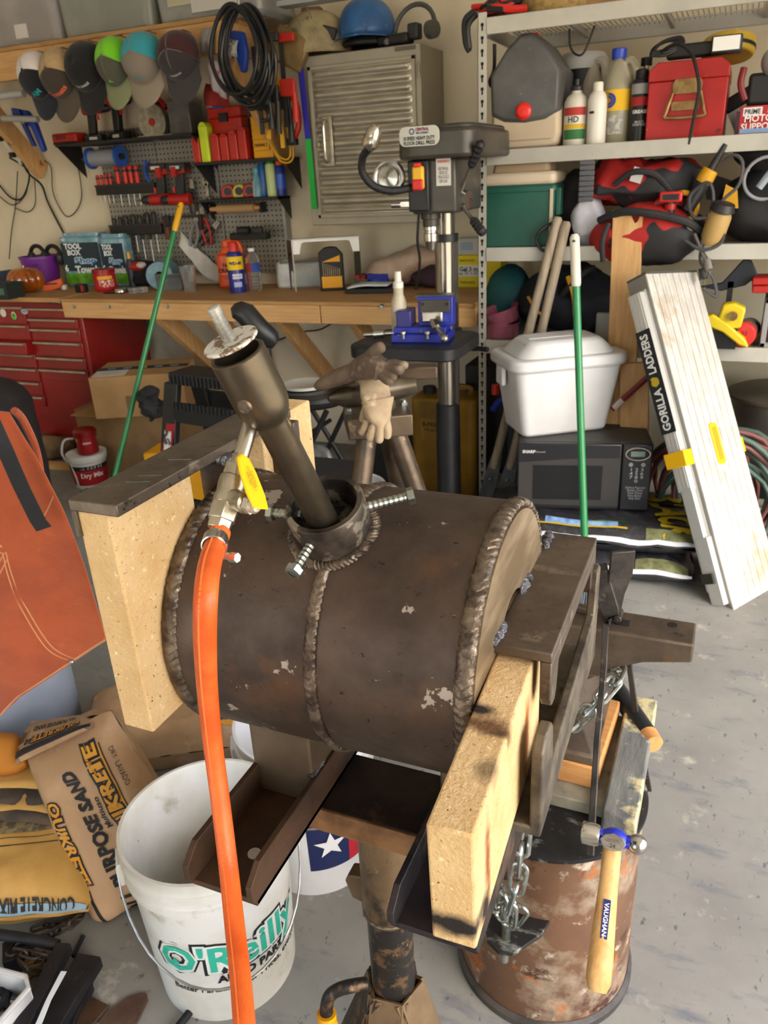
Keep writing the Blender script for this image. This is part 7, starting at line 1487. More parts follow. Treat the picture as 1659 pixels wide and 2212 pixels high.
# studs, level, post hole digger
def plank(name,label,u0,v0,y0,u1,v1,y1,w_,th,zig=None,cat='lumber'):
 a=PY(u0,v0,y0);b=PY(u1,v1,y1)if v1 else V((a.x+u1,y1,0));d=a-b;o=MB();s=V((1,0,0));e=d.normalized();s=(s-e*s.dot(e)).normalized();n=s.cross(e);L=d.length
 P=[(-w_/2,0),(w_/2,0)]+[(w_/2 if True else 0,L)]+(zig(L)if zig else[])+[(-w_/2,L)]
 o.prism(P,(0,0,0),s,e,n*th);ob_=o.build(name,m_studv,bevel=.002);ob_.location=b;return tag(ob_,label,cat)
plank('stud','tall pine stud with a splintered broken top leaning on the shelves',1359,452,SYF-.03,.05,None,SYF-.13,.105,.038,lambda L:[(.050,L-.004),(.036,L-.045),(.026,L-.05),(.012,L-.025),(.004,L)])
plank('stud','shorter pine stud standing beside the microwave',1372,782,SYF-.10,.06,None,SYF-.16,.105,.038)
a=PY(1322,884,3.02);b=PY(1402,812,3.02);t=thing('spirit_level','dark red spirit level sticking out behind the white cooler','level',a);d=b-a;MB().cyl((0,0,0),d*1.3,.012,n=6).build('level_body',mat('maroon_alu','#6d1d22',rough=.4),t);MB().cyl(d*.05,d*.3,.0125,n=6).build('white_scale',paint('#b5a8a4'),t)
t=thing('post_hole_digger','post hole digger with two long weathered wooden handles leaning on the shelf','digger',PZ(1085,1092,0));o_=PZ(1085,1092,0);m_grw=mat('weathered_handle','#a0917c','#857762',sc=5,st=(8,8,1),rough=.7)
for k,(u0,v0,u1,v1)in enumerate(((1206,468,1066,1010),(1224,478,1102,1012))):
 a=PY(u0,v0,SYF-.022-.0*k);b=PY(u1,v1,SYF-.10);d=(b-a).normalized()
 MB().rings([a-o_,a-o_+d*.01,b-o_],[.012,.0185,.0185],16).build('handle',m_grw,t)
 MB().prism([(-.022,0),(.022,0),(.030,.10),(.035,.30),(0,.36),(-.035,.30),(-.030,.10)],b-o_-d*.06,(1,.0,0),d,(0,.004,0)).build('blade',mat('galv_blade','#5d605f','#4a4c4c',sc=12,rough=.5,metal=.5),t)
 for q in(.0,.07):MB().ball(b-o_-d*.02+d*q+V((0,-.012,0)),.007,10,6).build('rivet',m_zinc,t)
# ladder
Bl=PZ(1585,1318,0.0);Tl=PY(1395,592,2.93);LD=Tl-Bl;Lh=LD.length;le=LD.normalized();we=(PZ(1655,1277,0)-Bl).normalized();we=(we-le*we.dot(le)).normalized();ne=we.cross(le).normalized()
if ne.dot(CAM-Bl)<0:ne=-ne
m_alu=mat('worn_aluminium','#d3d0c8','#c2bfb6',sc=5,st=(6,6,1),rough=.45,metal=.3,spots=[('#a98c62',5,.56,.74),('#77756f',24,.70,.74)])
m_alu2=mat('aluminium_rail','#d0cfca',rough=.35,metal=.5)
lad=thing('ladder','folded aluminium ladder with a ribbed platform leaning against the shelves','ladder',Bl);WL=.285;TH=.085
nr_=8
for i in range(nr_):
 x0=WL*i/nr_+.0012;x1=WL*(i+1)/nr_-.0012
 MB().prism([(x0,0),(x1,0),(x1,Lh),(x0,Lh)],-ne*.004,we,le,ne*.004).build('platform_rib',m_alu,lad)
MB().prism([(0,0),(WL,0),(WL,Lh),(0,Lh)],-ne*TH,we,le,ne*(TH-.004)).build('frame_core',mat('aluminium_groove','#8d8b85',rough=.5,metal=.6),lad)
for i in range(4):
 MB().prism([(0,Lh*.06),(.004,Lh*.06),(.004,Lh*.96),(0,Lh*.96)],-ne*(.016+.018*i)-we*.004,we,le,-ne*.014).build('rail_rib',m_alu2,lad)
# outer sliding section on the left
MB().prism([(0,Lh*.36),(.030,Lh*.36),(.030,Lh*.955),(0,Lh*.955)],-ne*.020-we*.030,we,le,-ne*.055).build('outer_rail',m_alu2,lad,bevel=.002)
for i in range(3):MB().prism([(0,Lh*.37),(.002,Lh*.37),(.002,Lh*.95),(0,Lh*.95)],-ne*(.028+.015*i)-we*.032,we,le,-ne*.010).build('outer_rib',m_alu2,lad)
MB().prism([(0,Lh*.06),(.028,Lh*.06),(.028,Lh*.36),(0,Lh*.36)],-ne*.024-we*.024,we,le,-ne*.045).build('lower_rail',m_alu2,lad,bevel=.002)
MB().prism([(0,Lh*.02),(.05,Lh*.02),(.05,Lh*.22),(0,Lh*.22)],-ne*.012-we*.026,we,le,-ne*.05).build('foot_rail',m_alu2,lad,bevel=.002)
lb_=MB().prism([(0,-.185),(.062,-.185),(.062,.185),(0,.185)],-we*.0345-ne*.0765+le*Lh*.69,ne,le,-we*.0012).build('black_label',paint('#16181c'),lad)
lo=-we*.0362-ne*.046+le*Lh*.69
text('GORILLA',lb_,paint('#e0e0de'),lo-le*.10,le,-ne,w=.15,h=.034,bold=.03);text('LADDERS',lb_,paint('#e0e0de'),lo+le*.10,le,-ne,w=.14,h=.034,bold=.03)
MB().prism([(-.018,0),(-.012,.014),(-.004,.018),(.006,.014),(.014,.018),(.018,.006),(.012,-.012),(.002,-.016),(-.010,-.014)],lo,le,-ne,-we*.0006).build('label_emblem',m_ywl,lb_)
for s,h_ in((0,.455),(1,.455)):
 p=le*Lh*h_-ne*.045+(we*(WL+.006)if s else-we*.020);MB().box(p,(.045 if not s else.020,.085,.055),Mx((we,ne,le)).transposed()).build('yellow_latch',m_yel,lad,bevel=.003)
p=le*Lh*.475+we*WL*.50;mb=MB();mb.prism(rounded(.044,.150,.014,4),p,we,le,ne*.004);mb.build('yellow_handle_rim',m_yel,lad,bevel=.002);MB().box(p+ne*.0042,(.024,.001,.12),Mx((we,ne,le)).transposed()).build('handle_slot',plastic('#a98a14',.6),lad)
MB().box(we*WL*.5-ne*TH*.5+le*(Lh+.004),(WL,TH,.008),Mx((we,ne,le)).transposed()).build('top_cap',mat('grey_cap','#4a4844',rough=.6),lad)
MB().box(-we*.03-ne*.046+le*Lh*.10,(.012,.045,.035),Mx((we,ne,le)).transposed()).build('small_label',paint('#2a2a1c'),lad)
# stock pot and welding hoses behind the ladder
p=V((.26,3.46,.118));t=lathed('stock_pot','large aluminium stock pot with a dark lid behind the ladder','pot',p,[('pot_body',[(.0001,.10),(.19,.10),(.20,.12),(.20,.395),(.206,.40)],mat('pot_aluminium','#9c9890','#87837b',sc=5,rough=.35,metal=.85)),('lid',[(.212,.40),(.212,.412),(.19,.422),(.0001,.432)],mat('dull_pot_lid','#6d6558','#5c5448',sc=4,rough=.45,metal=.5))],40)
MB().cyl((0,0,0),(0,0,.10),.15,.17,24).build('burner_stand',plastic('#1c1c1c',.5),t)
t=thing('welding_hose','coiled twin red and green welding hoses standing behind the ladder','hose',(.02,3.09,0));rr=random.Random(9);m_hr=plastic('#7a4a48',.5);m_hg=plastic('#4d6258',.5)
for k in range(16):
 cx=rr.uniform(-.05,.12);R1=rr.uniform(.17,.25);R2=rr.uniform(.17,.24);yo=-.09+.011*k;tl=rr.uniform(-.35,.35);pts=[]
 for i in range(30):
  w=2*pi*i/30;x=R1*cos(w);z=R2*sin(w);pts.append(V((cx+x*cos(tl)-z*sin(tl),yo+.03*sin(w*2+k),R2*1.02+.03+z*cos(tl)+x*sin(tl)*.7+rr.uniform(-.004,.004))))
 lo_=min(q.z for q in pts);pts=[q-V((0,0,lo_-.012))for q in pts]
 MB().loop(pts,.0095,8).build('hose_loop',m_hr if k%2 else m_hg,t)
# green broom in front of the microwave
hB=PZ(1262,1306,0);tp=PY(1241,506,2.64);ax_=(tp-hB).normalized();m_green=mat('green_pole','#1f7a44',rough=.35,coat=.3)
t=thing('push_broom','green pole broom with white hand grip and white brush head standing by the microwave','broom',hB);base=V((0,0,.105));L=(tp-hB-base).length;ax_=(tp-hB-base).normalized()
MB().cyl(base,base+ax_*(L-.15),.0125,n=18).build('pole',m_green,t);MB().rings([base+ax_*(L-.16),base+ax_*(L-.15),base+ax_*(L-.01),base+ax_*L],[.013,.0155,.0155,.010],18).build('hand_grip',plastic('#cfcabb',.45),t);MB().cyl(base+ax_*(L-.02)+V((0,-.016,0)),base+ax_*(L-.02)+V((0,.016,0)),.005,n=10).build('hang_hole',m_blk2,t)
MB().taper((0,0,.075),(.20,.045),(.10,.035),.045).build('brush_head',plastic('#d6d8dc',.4),t,bevel=.008)
mb=MB();rr=random.Random(4)
for i in range(44):
 for j in range(4):x=-.095+.19*i/43;y=-.016+.011*j;mb.cyl((x,y,.078),(x*1.25+rr.uniform(-.004,.004),y*1.8+rr.uniform(-.004,.004),.002),.0017,n=4)
stuff(mb.build('bristles',plastic('#6f7780',.6),t))
# ------------------------------------------------------------------ under and before the bench
pb=PZ(228,1112,0);pt=PY(392,438,BY-.02);d=(pt-pb);L=d.length;e_=d.normalized()
t=thing('broom','green pole broom with a yellow tip leaning on the bench edge','broom',pb);MB().cyl(e_*.10,e_*(L-.13),.0125,n=18).build('pole',m_green,t);MB().rings([e_*(L-.135),e_*(L-.12),e_*(L-.01),e_*L],[.0125,.0145,.0145,.009],18).build('yellow_tip',plastic('#dba51c',.4),t);MB().cyl(e_*(L-.02)+V((0,-.0155,0)),e_*(L-.02)+V((0,.0155,0)),.005,n=10).build('hang_hole',m_blk2,t)
MB().bx((-.11,-.03,.05),(.11,.03,.12)).build('brush_head',plastic('#1f6a3c',.5),t,bevel=.01);mb=MB()
for i in range(30):
 for j in range(3):mb.cyl((-.1+.2*i/29,-.02+.02*j,.055),(-.11+.22*i/29,-.03+.03*j,.001),.002,n=4)
stuff(mb.build('bristles',plastic('#3a3d40',.7),t))
m_card=mat('brown_cardboard','#a07c50','#917046',sc=5,rough=.85,spots=[('#7d5f3a',9,.68,.74)]);m_card2=mat('dark_cardboard','#8d6d45','#7d6040',sc=5,rough=.85)
p=V((-2.83,3.24,0));t=tbox('cardboard_box','lower brown cardboard box on the floor under the bench','box',p,(.62,.36,.36),m_card2,rad(5),bevel=.003,part='carton');MB().box((-.12,-.18,.3625),(.25,.22,.004),RZ(.05)).build('loose_flap',m_card,t)
z_=.364;p2=V((-2.72,3.16,z_));t=tbox('cardboard_box','upper cardboard box with black packing tape and a white label','box',p2,(.46,.36,.21),m_card,rad(26),bevel=.003,part='carton');MB().box((0,.0,.2105),(.462,.06,.0015)).build('printed_tape',paint('#26292c'),t);MB().box((-.14,-.10,.2106),(.16,.12,.0015),RZ(.05)).build('shipping_label',paint('#c4c0b8'),t)
for k in range(5):MB().box((-.16+.08*k,.0,.2116),(.04,.025,.001)).build('tape_print',paint('#5f8aa0' if k!=2 else '#c9b13a'),t)
MB().box((-.05,-.181,.07),(.03,.002,.08)).build('side_print',paint('#6a5236'),t)
text('PAWSOME\n3921 14',t,paint('#8d8a84'),(-.14,-.10,.2115),(1,.05,0),(-.05,1,0),w=.10,h=.06,bold=0)
p=PZ(186,1056,0)+V((-.02,.07,0));r=.095;h_=.17
t=lathed('dry_mix_bucket','small white bucket with a red and black label under the cardboard boxes','bucket',p,[('pail',[(.0001,0),(r*.86,0),(r,h_),(r*1.05,h_),(r*1.05,h_-.025),(r*.99,h_-.03)],plastic('#cfccc6',.45)),('lid',[(r*1.07,h_-.012),(r*1.07,h_+.008),(r*.98,h_+.010),(r*.95,h_+.004),(.0001,h_+.004)],plastic('#d6d3cd',.45)),('black_band',[(r*.975+.001,h_*.74),(r*.955+.001,h_*.60)],paint('#191919')),('red_band',[(r*.955+.001,h_*.60),(r*.88+.001,h_*.12)],paint('#a3181f'))],30)
ctext('Dry Mix',t,paint('#e2dedb'),lambda z:r*(.86+.14*z/h_)+.001,h_*.42,w=r*1.25,bold=.04,a=.12);ctext('ALL PURPOSE',t,paint('#d0c6c6'),lambda z:r*(.86+.14*z/h_)+.001,h_*.68,w=r*1.2,a=.12)
MB().tube([(-r*1.04,0,h_*.8),(-r*1.2,-.01,h_*1.15),(-r*.95,.0,h_*1.5),(-r*.45,.01,h_*1.50)],.006,8,sm=6).build('handle',plastic('#b5b2ac'),t);MB().tube([(-r*.9,-r*.35,h_*.9),(-r*.75,-r*.62,h_*.4),(-r*.72,-r*.65,h_*.15)],.005,8,sm=4).build('handle_end',plastic('#b5b2ac'),t)
t=lathed('red_jar','red plastic jar standing on the small white bucket','jar',p+V((.02,0,h_+.010)),[('jar_body',[(.0001,0),(.052,0),(.054,.01),(.050,.06),(.048,.095)],plastic('#8f1418',.35)),('lid',[(.058,.088),(.058,.115),(.050,.125),(.040,.128),(.0001,.128)],plastic('#7c1014',.35))],26);cpatch(t,'white_print',paint('#c09a98'),.052,.055,.065,-.4,.4);cpatch(t,'yellow_patch',paint('#c9a02a'),.051,.065,.10,-1.6,-1.0)
p=PZ(118,985,0);o=crumple(MB().ball((0,0,.055),(.13,.10,.065),26,16),.035,14,3).build('crumpled_paper',mat('kraft_crumple','#7d6446','#6a5338',sc=7,rough=.9,bump=.3,bsc=30));o.location=p;tag(o,'crumpled brown packing paper by the tool chest','paper')
o=MB().bx((-.20,-.03,0),(.20,.03,.03)).build('pine_offcut',m_stud,bevel=.003);o.location=PZ(135,1012,0);o.rotation_euler=(0,0,rad(5));tag(o,'short pine offcut lying on the floor by the crumpled paper','lumber')
# sawhorse
p=V((-1.90,2.52,0));t=thing('sawhorse','black plastic folding sawhorse with a red picture label','sawhorse',p,rad(-8));hS=.745;m_saw=plastic('#17181a',.5);wS=.42
MB().bx((-.10,-.07,hS-.05),(wS-.10,.07,hS)).build('top_beam',m_saw,t,bevel=.008)
for s,nm in((-1,'front_leg_frame'),(1,'rear_leg_frame')):
 for x in(-.08,wS-.14):
  a=V((x,s*.05,hS-.04));b=V((x+(-.03 if x<0 else.03),s*.22,0));dd=b-a;MB().prism([(-.035,0),(.035,0),(.045,1),(-.045,1)],a,(1,0,0),dd,(0,.03*s,0)).build('leg',m_saw,t,bevel=.004)
 MB().bx((-.06,s*.10-.012,hS-.19),(wS-.14,s*.10+.012,hS-.11)).build('cross_panel',m_saw,t,bevel=.003);MB().bx((-.06,s*.17-.012,.20),(wS-.14,s*.17+.012,.26)).build('lower_bar',m_saw,t,bevel=.003)
for k in range(20):MB().bx((-.085+k*.0205,-.078,hS-.045),(-.079+k*.0205,-.068,hS-.006)).build('rib',plastic('#26272a',.5),t);
for k in range(16):MB().bx((-.05+k*.0205,-.118,hS-.135),(-.044+k*.0205,-.110,hS-.105)).build('rib',plastic('#26272a',.5),t)
d0=V((-.035,-.075,hS-.17));d1=V((-.045,-.20,.27));dd=d1-d0
lb_=MB().prism([(-.025,0),(.02,0),(.025,1),(-.035,1)],d0+V((-.035,-.03,0)),(1,0,0),dd,(0,-.002,0)).build('red_label',paint('#8d1a1c'),t)
for f in(.30,.68):MB().box(d0+dd*f+V((-.038,-.035,0)),(.036,.002,.085),RX(-.28)).build('label_picture',mat('label_photo','#c9c6c4','#3a3838',sc=40,rng=(.46,.54),rough=.5),lb_)
# yellow things beneath, black office chair, stool
p=V((PY(380,915,2.78).x,2.78,0));tbox('yellow_case','yellow tool case on the floor behind the sawhorse','case',p,(.30,.16,.30),m_dw,rad(10),bevel=.01)
o=crumple(MB().ball((0,0,.0),(.06,.05,.07),22,16),.035,24).build('black_bag',m_bblk);o.location=V((-2.40,2.80,.50));tag(o,'small black bundle on the corner of the upper cardboard box','bundle')
pc=PY(545,705,2.12);t=thing('office_chair','black office chair armrest showing behind the burner bell','chair',V((pc.x,2.12,0)));q0=PY(505,662,2.12)-V((pc.x,2.12,0));q1=PY(592,740,2.16)-V((pc.x,2.12,0));dq=q1-q0
mb=MB();mb.rings([q0-dq*.02,q0+dq*.08,q0+dq*.3+V((0,0,.012)),q0+dq*.6,q0+dq*.92,q1+dq*.05],[.012,.030,.036,.036,.034,.018],18);mb.build('armrest',plastic('#1a1a1b',.4),t);MB().cyl(q0+dq*.75,V((q0+dq*.7).to_tuple()[:2]+(.40,)),.018,n=12).build('arm_post',m_blk,t);MB().rbox((.10,.16,.40),(.34,.30),.1,.07).build('seat',m_bblk,t,bevel=.02);MB().cyl((.10,.16,.10),(.10,.16,.40),.03,n=14).build('gas_column',m_blk,t)
for k in range(5):a_=2*pi*k/5;MB().cyl((.10,.16,.10),(.10+.22*cos(a_),.16+.22*sin(a_),.06),.02,.014,10).build('base_spoke',m_blk,t);MB().ball((.10+.22*cos(a_),.16+.22*sin(a_),.03),.03,10,8).build('castor',m_blk,t)
zs=.60;p=PZ(674,832,zs);t=thing('stool','round black folding stool with thin black legs before the bench','stool',V((p.x,p.y,0)));MB().lathe([(.0001,zs-.075),(.14,zs-.075),(.168,zs-.05),(.170,zs-.02),(.160,zs-.004),(.0001,zs)],n=40).build('seat',mat('black_vinyl','#1d1b1a','#262322',sc=6,rough=.35),t);MB().lathe([(.171,zs-.055),(.176,zs-.04),(.171,zs-.025)],n=40).build('seat_band',m_blk,t)
for s in(-1,1):
 for y in(-.13,.13):MB().cyl((s*.13,y,zs-.07),(-s*.17,y*1.1,.0),.0115,n=10).build('leg',m_blk,t)
for z,x in((.18,.10),(.40,-.0)):MB().cyl((x,-.14,z),(x,.14,z),.010,n=10).build('stretcher',m_blk,t)
MB().cyl((-.12,-.14,.10),(.12,-.14,.10),.010,n=10).build('footrest',m_blk,t)
lathed('pail_cover','white plastic bucket lid lying on the black stool','lid',V((p.x-.02,p.y-.02,zs)),[('lid_disc',[(.0001,.010),(.088,.010),(.094,.014),(.10,.014),(.10,.002),(.096,0),(.0001,0)],plastic('#cfcfcc',.4))],36)
# stake stand with gloves
gY=2.0;pA=PY(815,905,gY);t=thing('stake_anvil_stand','steel tripod stand with a bolted plate and a rounded stake anvil','stand',V((pA.x,gY,0)));o_=V((pA.x,gY,0));zp=PY(815,925,gY-.08).z;m_st=mat('stand_steel','#6a5a48','#4d4136',sc=9,rough=.4,metal=.6,bump=.08,bsc=50,spots=[('#8f7c64',20,.62,.7)])
MB().box((0,0,zp),(.185,.170,.062),RZ(rad(30))).build('top_plate',m_st,t,bevel=.004);MB().box((.0,0,zp-.022),(.12,.11,.02),RZ(rad(30))).build('under_plate',m_st,t)
for a_ in(30,120,210,300):q=V((.085*cos(rad(a_+15)),.085*sin(rad(a_+15)),zp+.028));MB().cyl(q,q+V((0,0,.012)),.012,n=6).cyl(q+V((0,0,.012)),q+V((0,0,.018)),.009,n=12).build('plate_bolt',m_zinc,t)
for dx,dy in((-.05,-.30),(.28,.02),(.02,.28)):MB().cyl((dx*.18,dy*.18,zp-.02),(dx,dy,0),.030,n=18).build('leg',m_st,t)
zk=PY(745,850,gY-.08).z;MB().bx((-.03,-.025,zp+.02),(.05,.03,zk-.02)).build('stake_post',m_st,t,bevel=.006)
MB().rings([(.12,.02,zk+.012),(.06,.0,zk+.004),(.0,-.03,zk-.004),(-.06,-.08,zk-.008),(-.095,-.115,zk-.006)],[.026,.036,.042,.034,.010],18).build('horn',mat('polished_stake','#7d7264','#5f5648',sc=8,rough=.3,metal=.85),t);MB().box((.12,.03,zk+.045),(.11,.05,.035),RZ(rad(20))).build('square_horn',m_st,t,bevel=.004)
# leather gloves: palm, thumb and fingers as one skinned surface each
def glove(label,wrist,pts,radii,edges,m,cuff=None):
 """skin-modifier glove. pts relative to wrist"""
 me=bpy.data.meshes.new('leather_glove');me.from_pydata([tuple(p)for p in pts],edges,[]);o=bpy.data.objects.new('leather_glove',me);C.objects.link(o);o.location=wrist;me.materials.append(m)
 sk=o.modifiers.new('skin','SKIN');sk.use_smooth_shade=True
 for i,r in enumerate(radii):r=r if isinstance(r,tuple)else(r,r);me.skin_vertices[0].data[i].radius=(r[0]*1.22,r[1]*1.22)
 me.skin_vertices[0].data[0].use_root=True
 ss=o.modifiers.new('sub','SUBSURF');ss.levels=2;ss.render_levels=2
 return tag(o,label,'glove')
m_gl1=mat('brown_work_leather','#6a5848','#544537',sc=14,rough=.75,bump=.3,bsc=60,spots=[('#8a7864',9,.6,.7)]);m_gl2=mat('cream_work_leather','#b59f80','#9c8568',sc=10,rough=.75,bump=.3,bsc=60,spots=[('#d0c0a4',9,.58,.68)])
def G(u,v,y):return PY(u,v,y)
y0=gY-.16
w0=G(812,850,y0);rel_=lambda L:[G(*q)-w0 for q in L]
glove('cream leather glove draped over the stake with fingers hanging down',w0,
 rel_([(812,850,y0),(806,815,y0+.05),(770,806,y0+.09),(815,880,y0-.01),(795,905,y0-.012),(788,925,y0-.015),(778,938,y0-.012),(808,915,y0-.02),(802,940,y0-.022),(796,952,y0-.02),(822,918,y0-.02),(820,945,y0-.02),(818,958,y0-.018),(834,910,y0-.015),(838,930,y0-.015),(836,948,y0-.012),(790,890,y0-.0),(782,912,y0+.0)]),
 [(.034,.020),(.036,.018),(.030,.015),(.036,.022),.011,.010,.009,.012,.011,.009,.012,.011,.009,.011,.010,.009,.012,.010],
 [(0,1),(1,2),(0,3),(3,4),(4,5),(5,6),(3,7),(7,8),(8,9),(3,10),(10,11),(11,12),(3,13),(13,14),(14,15),(0,16),(16,17)],m_gl2)
w0=G(785,795,y0+.02)
glove('brown leather glove lying palm up on the stake with the thumb raised',w0,
 rel_([(785,795,y0+.02),(750,808,y0+.03),(712,822,y0+.04),(690,834,y0+.05),(812,790,y0),(800,765,y0-.01),(818,752,y0-.012),(830,745,y0-.012),(840,795,y0-.02),(862,800,y0-.03),(870,798,y0-.035),(846,785,y0-.01),(866,790,y0-.015),(882,788,y0-.02),(840,810,y0-.03),(856,818,y0-.04),(835,820,y0-.035),(848,828,y0-.045)]),
 [(.030,.022),(.034,.022),(.040,.020),(.040,.012),(.034,.022),.014,.015,.013,.013,.012,.010,.012,.011,.010,.012,.011,.012,.010],
 [(0,1),(1,2),(2,3),(0,4),(4,5),(5,6),(6,7),(4,8),(8,9),(9,10),(4,11),(11,12),(12,13),(4,14),(14,15),(4,16),(16,17)],m_gl1)
# yellow canister, odds and ends in the dark behind the forge
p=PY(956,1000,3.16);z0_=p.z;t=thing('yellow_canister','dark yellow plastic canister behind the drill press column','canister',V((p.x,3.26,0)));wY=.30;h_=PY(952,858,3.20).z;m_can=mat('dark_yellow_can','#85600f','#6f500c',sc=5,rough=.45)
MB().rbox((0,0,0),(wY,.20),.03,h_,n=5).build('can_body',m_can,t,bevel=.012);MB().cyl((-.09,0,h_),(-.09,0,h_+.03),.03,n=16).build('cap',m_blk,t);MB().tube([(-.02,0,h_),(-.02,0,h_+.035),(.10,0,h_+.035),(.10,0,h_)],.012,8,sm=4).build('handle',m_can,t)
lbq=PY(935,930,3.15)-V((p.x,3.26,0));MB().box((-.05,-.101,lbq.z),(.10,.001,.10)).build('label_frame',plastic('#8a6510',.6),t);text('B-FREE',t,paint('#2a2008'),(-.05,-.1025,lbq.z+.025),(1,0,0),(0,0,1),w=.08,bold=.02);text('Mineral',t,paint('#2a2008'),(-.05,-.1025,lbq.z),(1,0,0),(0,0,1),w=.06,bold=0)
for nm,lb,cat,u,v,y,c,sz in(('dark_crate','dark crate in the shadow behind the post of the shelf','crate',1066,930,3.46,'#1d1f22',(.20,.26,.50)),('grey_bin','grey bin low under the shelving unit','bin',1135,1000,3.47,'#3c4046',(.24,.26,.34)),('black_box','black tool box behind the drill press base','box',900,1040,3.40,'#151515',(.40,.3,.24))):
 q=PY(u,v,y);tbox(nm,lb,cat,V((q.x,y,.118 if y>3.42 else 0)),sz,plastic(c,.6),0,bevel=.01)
p=PY(1085,862,3.12);t=thing('blue_hose','blue hose end with a red nozzle hanging under the shelf behind the cooler','hose',p);MB().tube([(-.04,0,-.05),(-.0,-.01,.0),(.05,0,.0),(.07,0,.08),(.065,.01,.16)],.014,10,sm=6).build('hose_tube',plastic('#1c2c86',.4),t);MB().cyl((-.03,0,.02),(-.03,0,.06),.016,n=14).build('nozzle',m_tred2,t)
t=lathed('white_tub','white tub with a wire handle under the black stool','tub',V((-1.36,2.72,0)),[('tub',[(.0001,0),(.12,0),(.14,.24),(.145,.24),(.136,.236),(.118,.01)],plastic('#c9c9c8',.4))],30);MB().tube([(-.14,0,.22),(0,-.15,.14),(.14,0,.22)],.003,6,sm=8).build('wire_handle',m_steel,t)
t=thing('plastic_wrap','clear plastic wrapping with pink straps beneath the stool','wrap',(-1.66,2.92,0));crumple(MB().ball((0,0,.16),(.14,.12,.17),22,14),.04,10,5).build('wrap',m_clear,t);MB().tube([(-.12,-.10,.16),(0,-.14,.12),(.12,-.10,.08)],.006,6,sm=6).build('pink_strap',plastic('#a3304a'),t)
tbox('blue_sheet_box','flat blue box on the floor behind the forge drum','box',V((-1.08,2.10,0)),(.16,.12,.05),plastic('#1d4a9c',.5),rad(20))
# ------------------------------------------------------------------ near floor: buckets, bags, apron, scrap
m_pail=mat('dirty_white_pail','#cdcdc8','#bcb8ac',sc=5,rough=.45,spots=[('#8a7c62',7,.60,.74),('#4a4236',38,.71,.735)])
m_pail2=mat('clean_white_pail','#d2d4d8','#c6c8ca',sc=4,rough=.4)
def pail(name,label,p,r0,r1,h_,m,tilt=0,rot=None,cat='bucket'):
 t=thing(name,label,cat,p,face(p)if rot is None else rot)
 MB().lathe([(.0001,.004),(r0-.004,.004),(r0,0),(r0+(r1-r0)*.80,h_*.80),(r1+.004,h_*.80),(r1+.004,h_*.825),(r1*.99,h_*.83),(r1*.995,h_*.885),(r1+.005,h_*.89),(r1+.005,h_*.915),(r1,h_*.92),(r1+.001,h_*.985),(r1+.004,h_),(r1-.002,h_),(r1-.004,h_*.99),(r0-.004,.008),(.0001,.008)],n=64).build('pail',m,t)
 for s in(-1,1):MB().box((s*(r1+.006),0,h_*.84),(.012,.045,.05)).build('handle_ear',m,t,bevel=.003)
 return t
RB0,RB1,HB=.131,.149,.368
pO=V((-.768,.845,0));t=pail('bucket','dirty white auto parts bucket with teal lettering standing open on the floor',pO,RB0,RB1,HB,m_pail)
rO=lambda z:RB0+(RB1-RB0)*z/HB
zL=.165;aL=.09
tl=paint('#2aa58c');bkk=paint('#16181a');whp=paint('#cfd2cc')
LW=.28
for m_,off,lf in((bkk,.13,.0008),(whp,.075,.0014),(tl,.02,.0020)):
 ctext("O'Reilly",t,m_,rO,zL,w=LW,a=aL,bold=off,lift=lf,ref=.02)
mb=MB()
for i in range(3):
 a_=rad(90+120*i);mb.prism([(.0045*cos(q),.0045*sin(q))for q in[2*pi*k/10 for k in range(10)]],(0,0,0),(1,0,0),(0,0,1),(0,-.0004,0))if False else None
def onp(x,z,lf=.003):q=x/rO(z)+aL;rr_=rO(z)+lf;return V((rr_*sin(q),-rr_*cos(q),z))
xo=-LW*.395
for dx,dz in((-.0042,0),(.0042,0),(0,.0055)):MB().add([onp(xo+dx,zL+dz-.001)]+[onp(xo+dx+.0046*cos(2*pi*k/12),zL+dz-.001+.0046*sin(2*pi*k/12))for k in range(12)],[(0,k+1,(k+1)%12+1)for k in range(12)]).build('clover_leaf',tl,t)
ctext('AUTO PARTS',t,bkk,rO,zL-.046,w=.15,a=aL+.25,bold=.05,lift=.001);ctext('Better Parts... Better Prices, everyday!',t,bkk,rO,zL-.075,w=.29,a=aL+.14,bold=.02,lift=.001)
hw=[]
for i in range(21):
 q=-pi/2+pi*i/20;fr_=sin(pi*i/20);hw.append(V(((RB1+.014)*sin(q)*(1.0),-(RB1+.016)*cos(q)*1.03,HB*.84-.175*fr_**.8)))
MB().tube(hw,.0023,8).build('wire_handle',m_steel,t)
pT=V((-.725,1.15,0));t=pail('bucket','white bucket with a blue and red flag print behind the forge stand',pT,.128,.147,.372,m_pail2)
rT=lambda z:.128+.019*z/.372
def pf(name,m,a0,a1,z0_,z1_,lf=.0008):return MB().grid(lambda i,j:V(((rT(z0_+(z1_-z0_)*j)+lf)*sin(a0+(a1-a0)*i),-(rT(z0_+(z1_-z0_)*j)+lf)*cos(a0+(a1-a0)*i),z0_+(z1_-z0_)*j)),12,2).build(name,m,t)
pf('blue_field',paint('#14204e'),-.16,.50,.075,.215);pf('red_field',paint('#b01f2c'),.50,1.3,.075,.145);
sp_=[];
for k in range(10):rr_=.036 if k%2==0 else.0145;sp_.append((rr_*sin(2*pi*k/10),rr_*cos(2*pi*k/10)))
def tp_(x,z,lf=.0042):q=x/rT(z)+.19;return V(((rT(z)+lf)*sin(q),-(rT(z)+lf)*cos(q),z))
MB().add([tp_(0,.145)]+[tp_(x,.145+z)for x,z in sp_],[(0,k+1,(k+1)%10+1)for k in range(10)]).build('star',paint('#d6d8dc'),t)
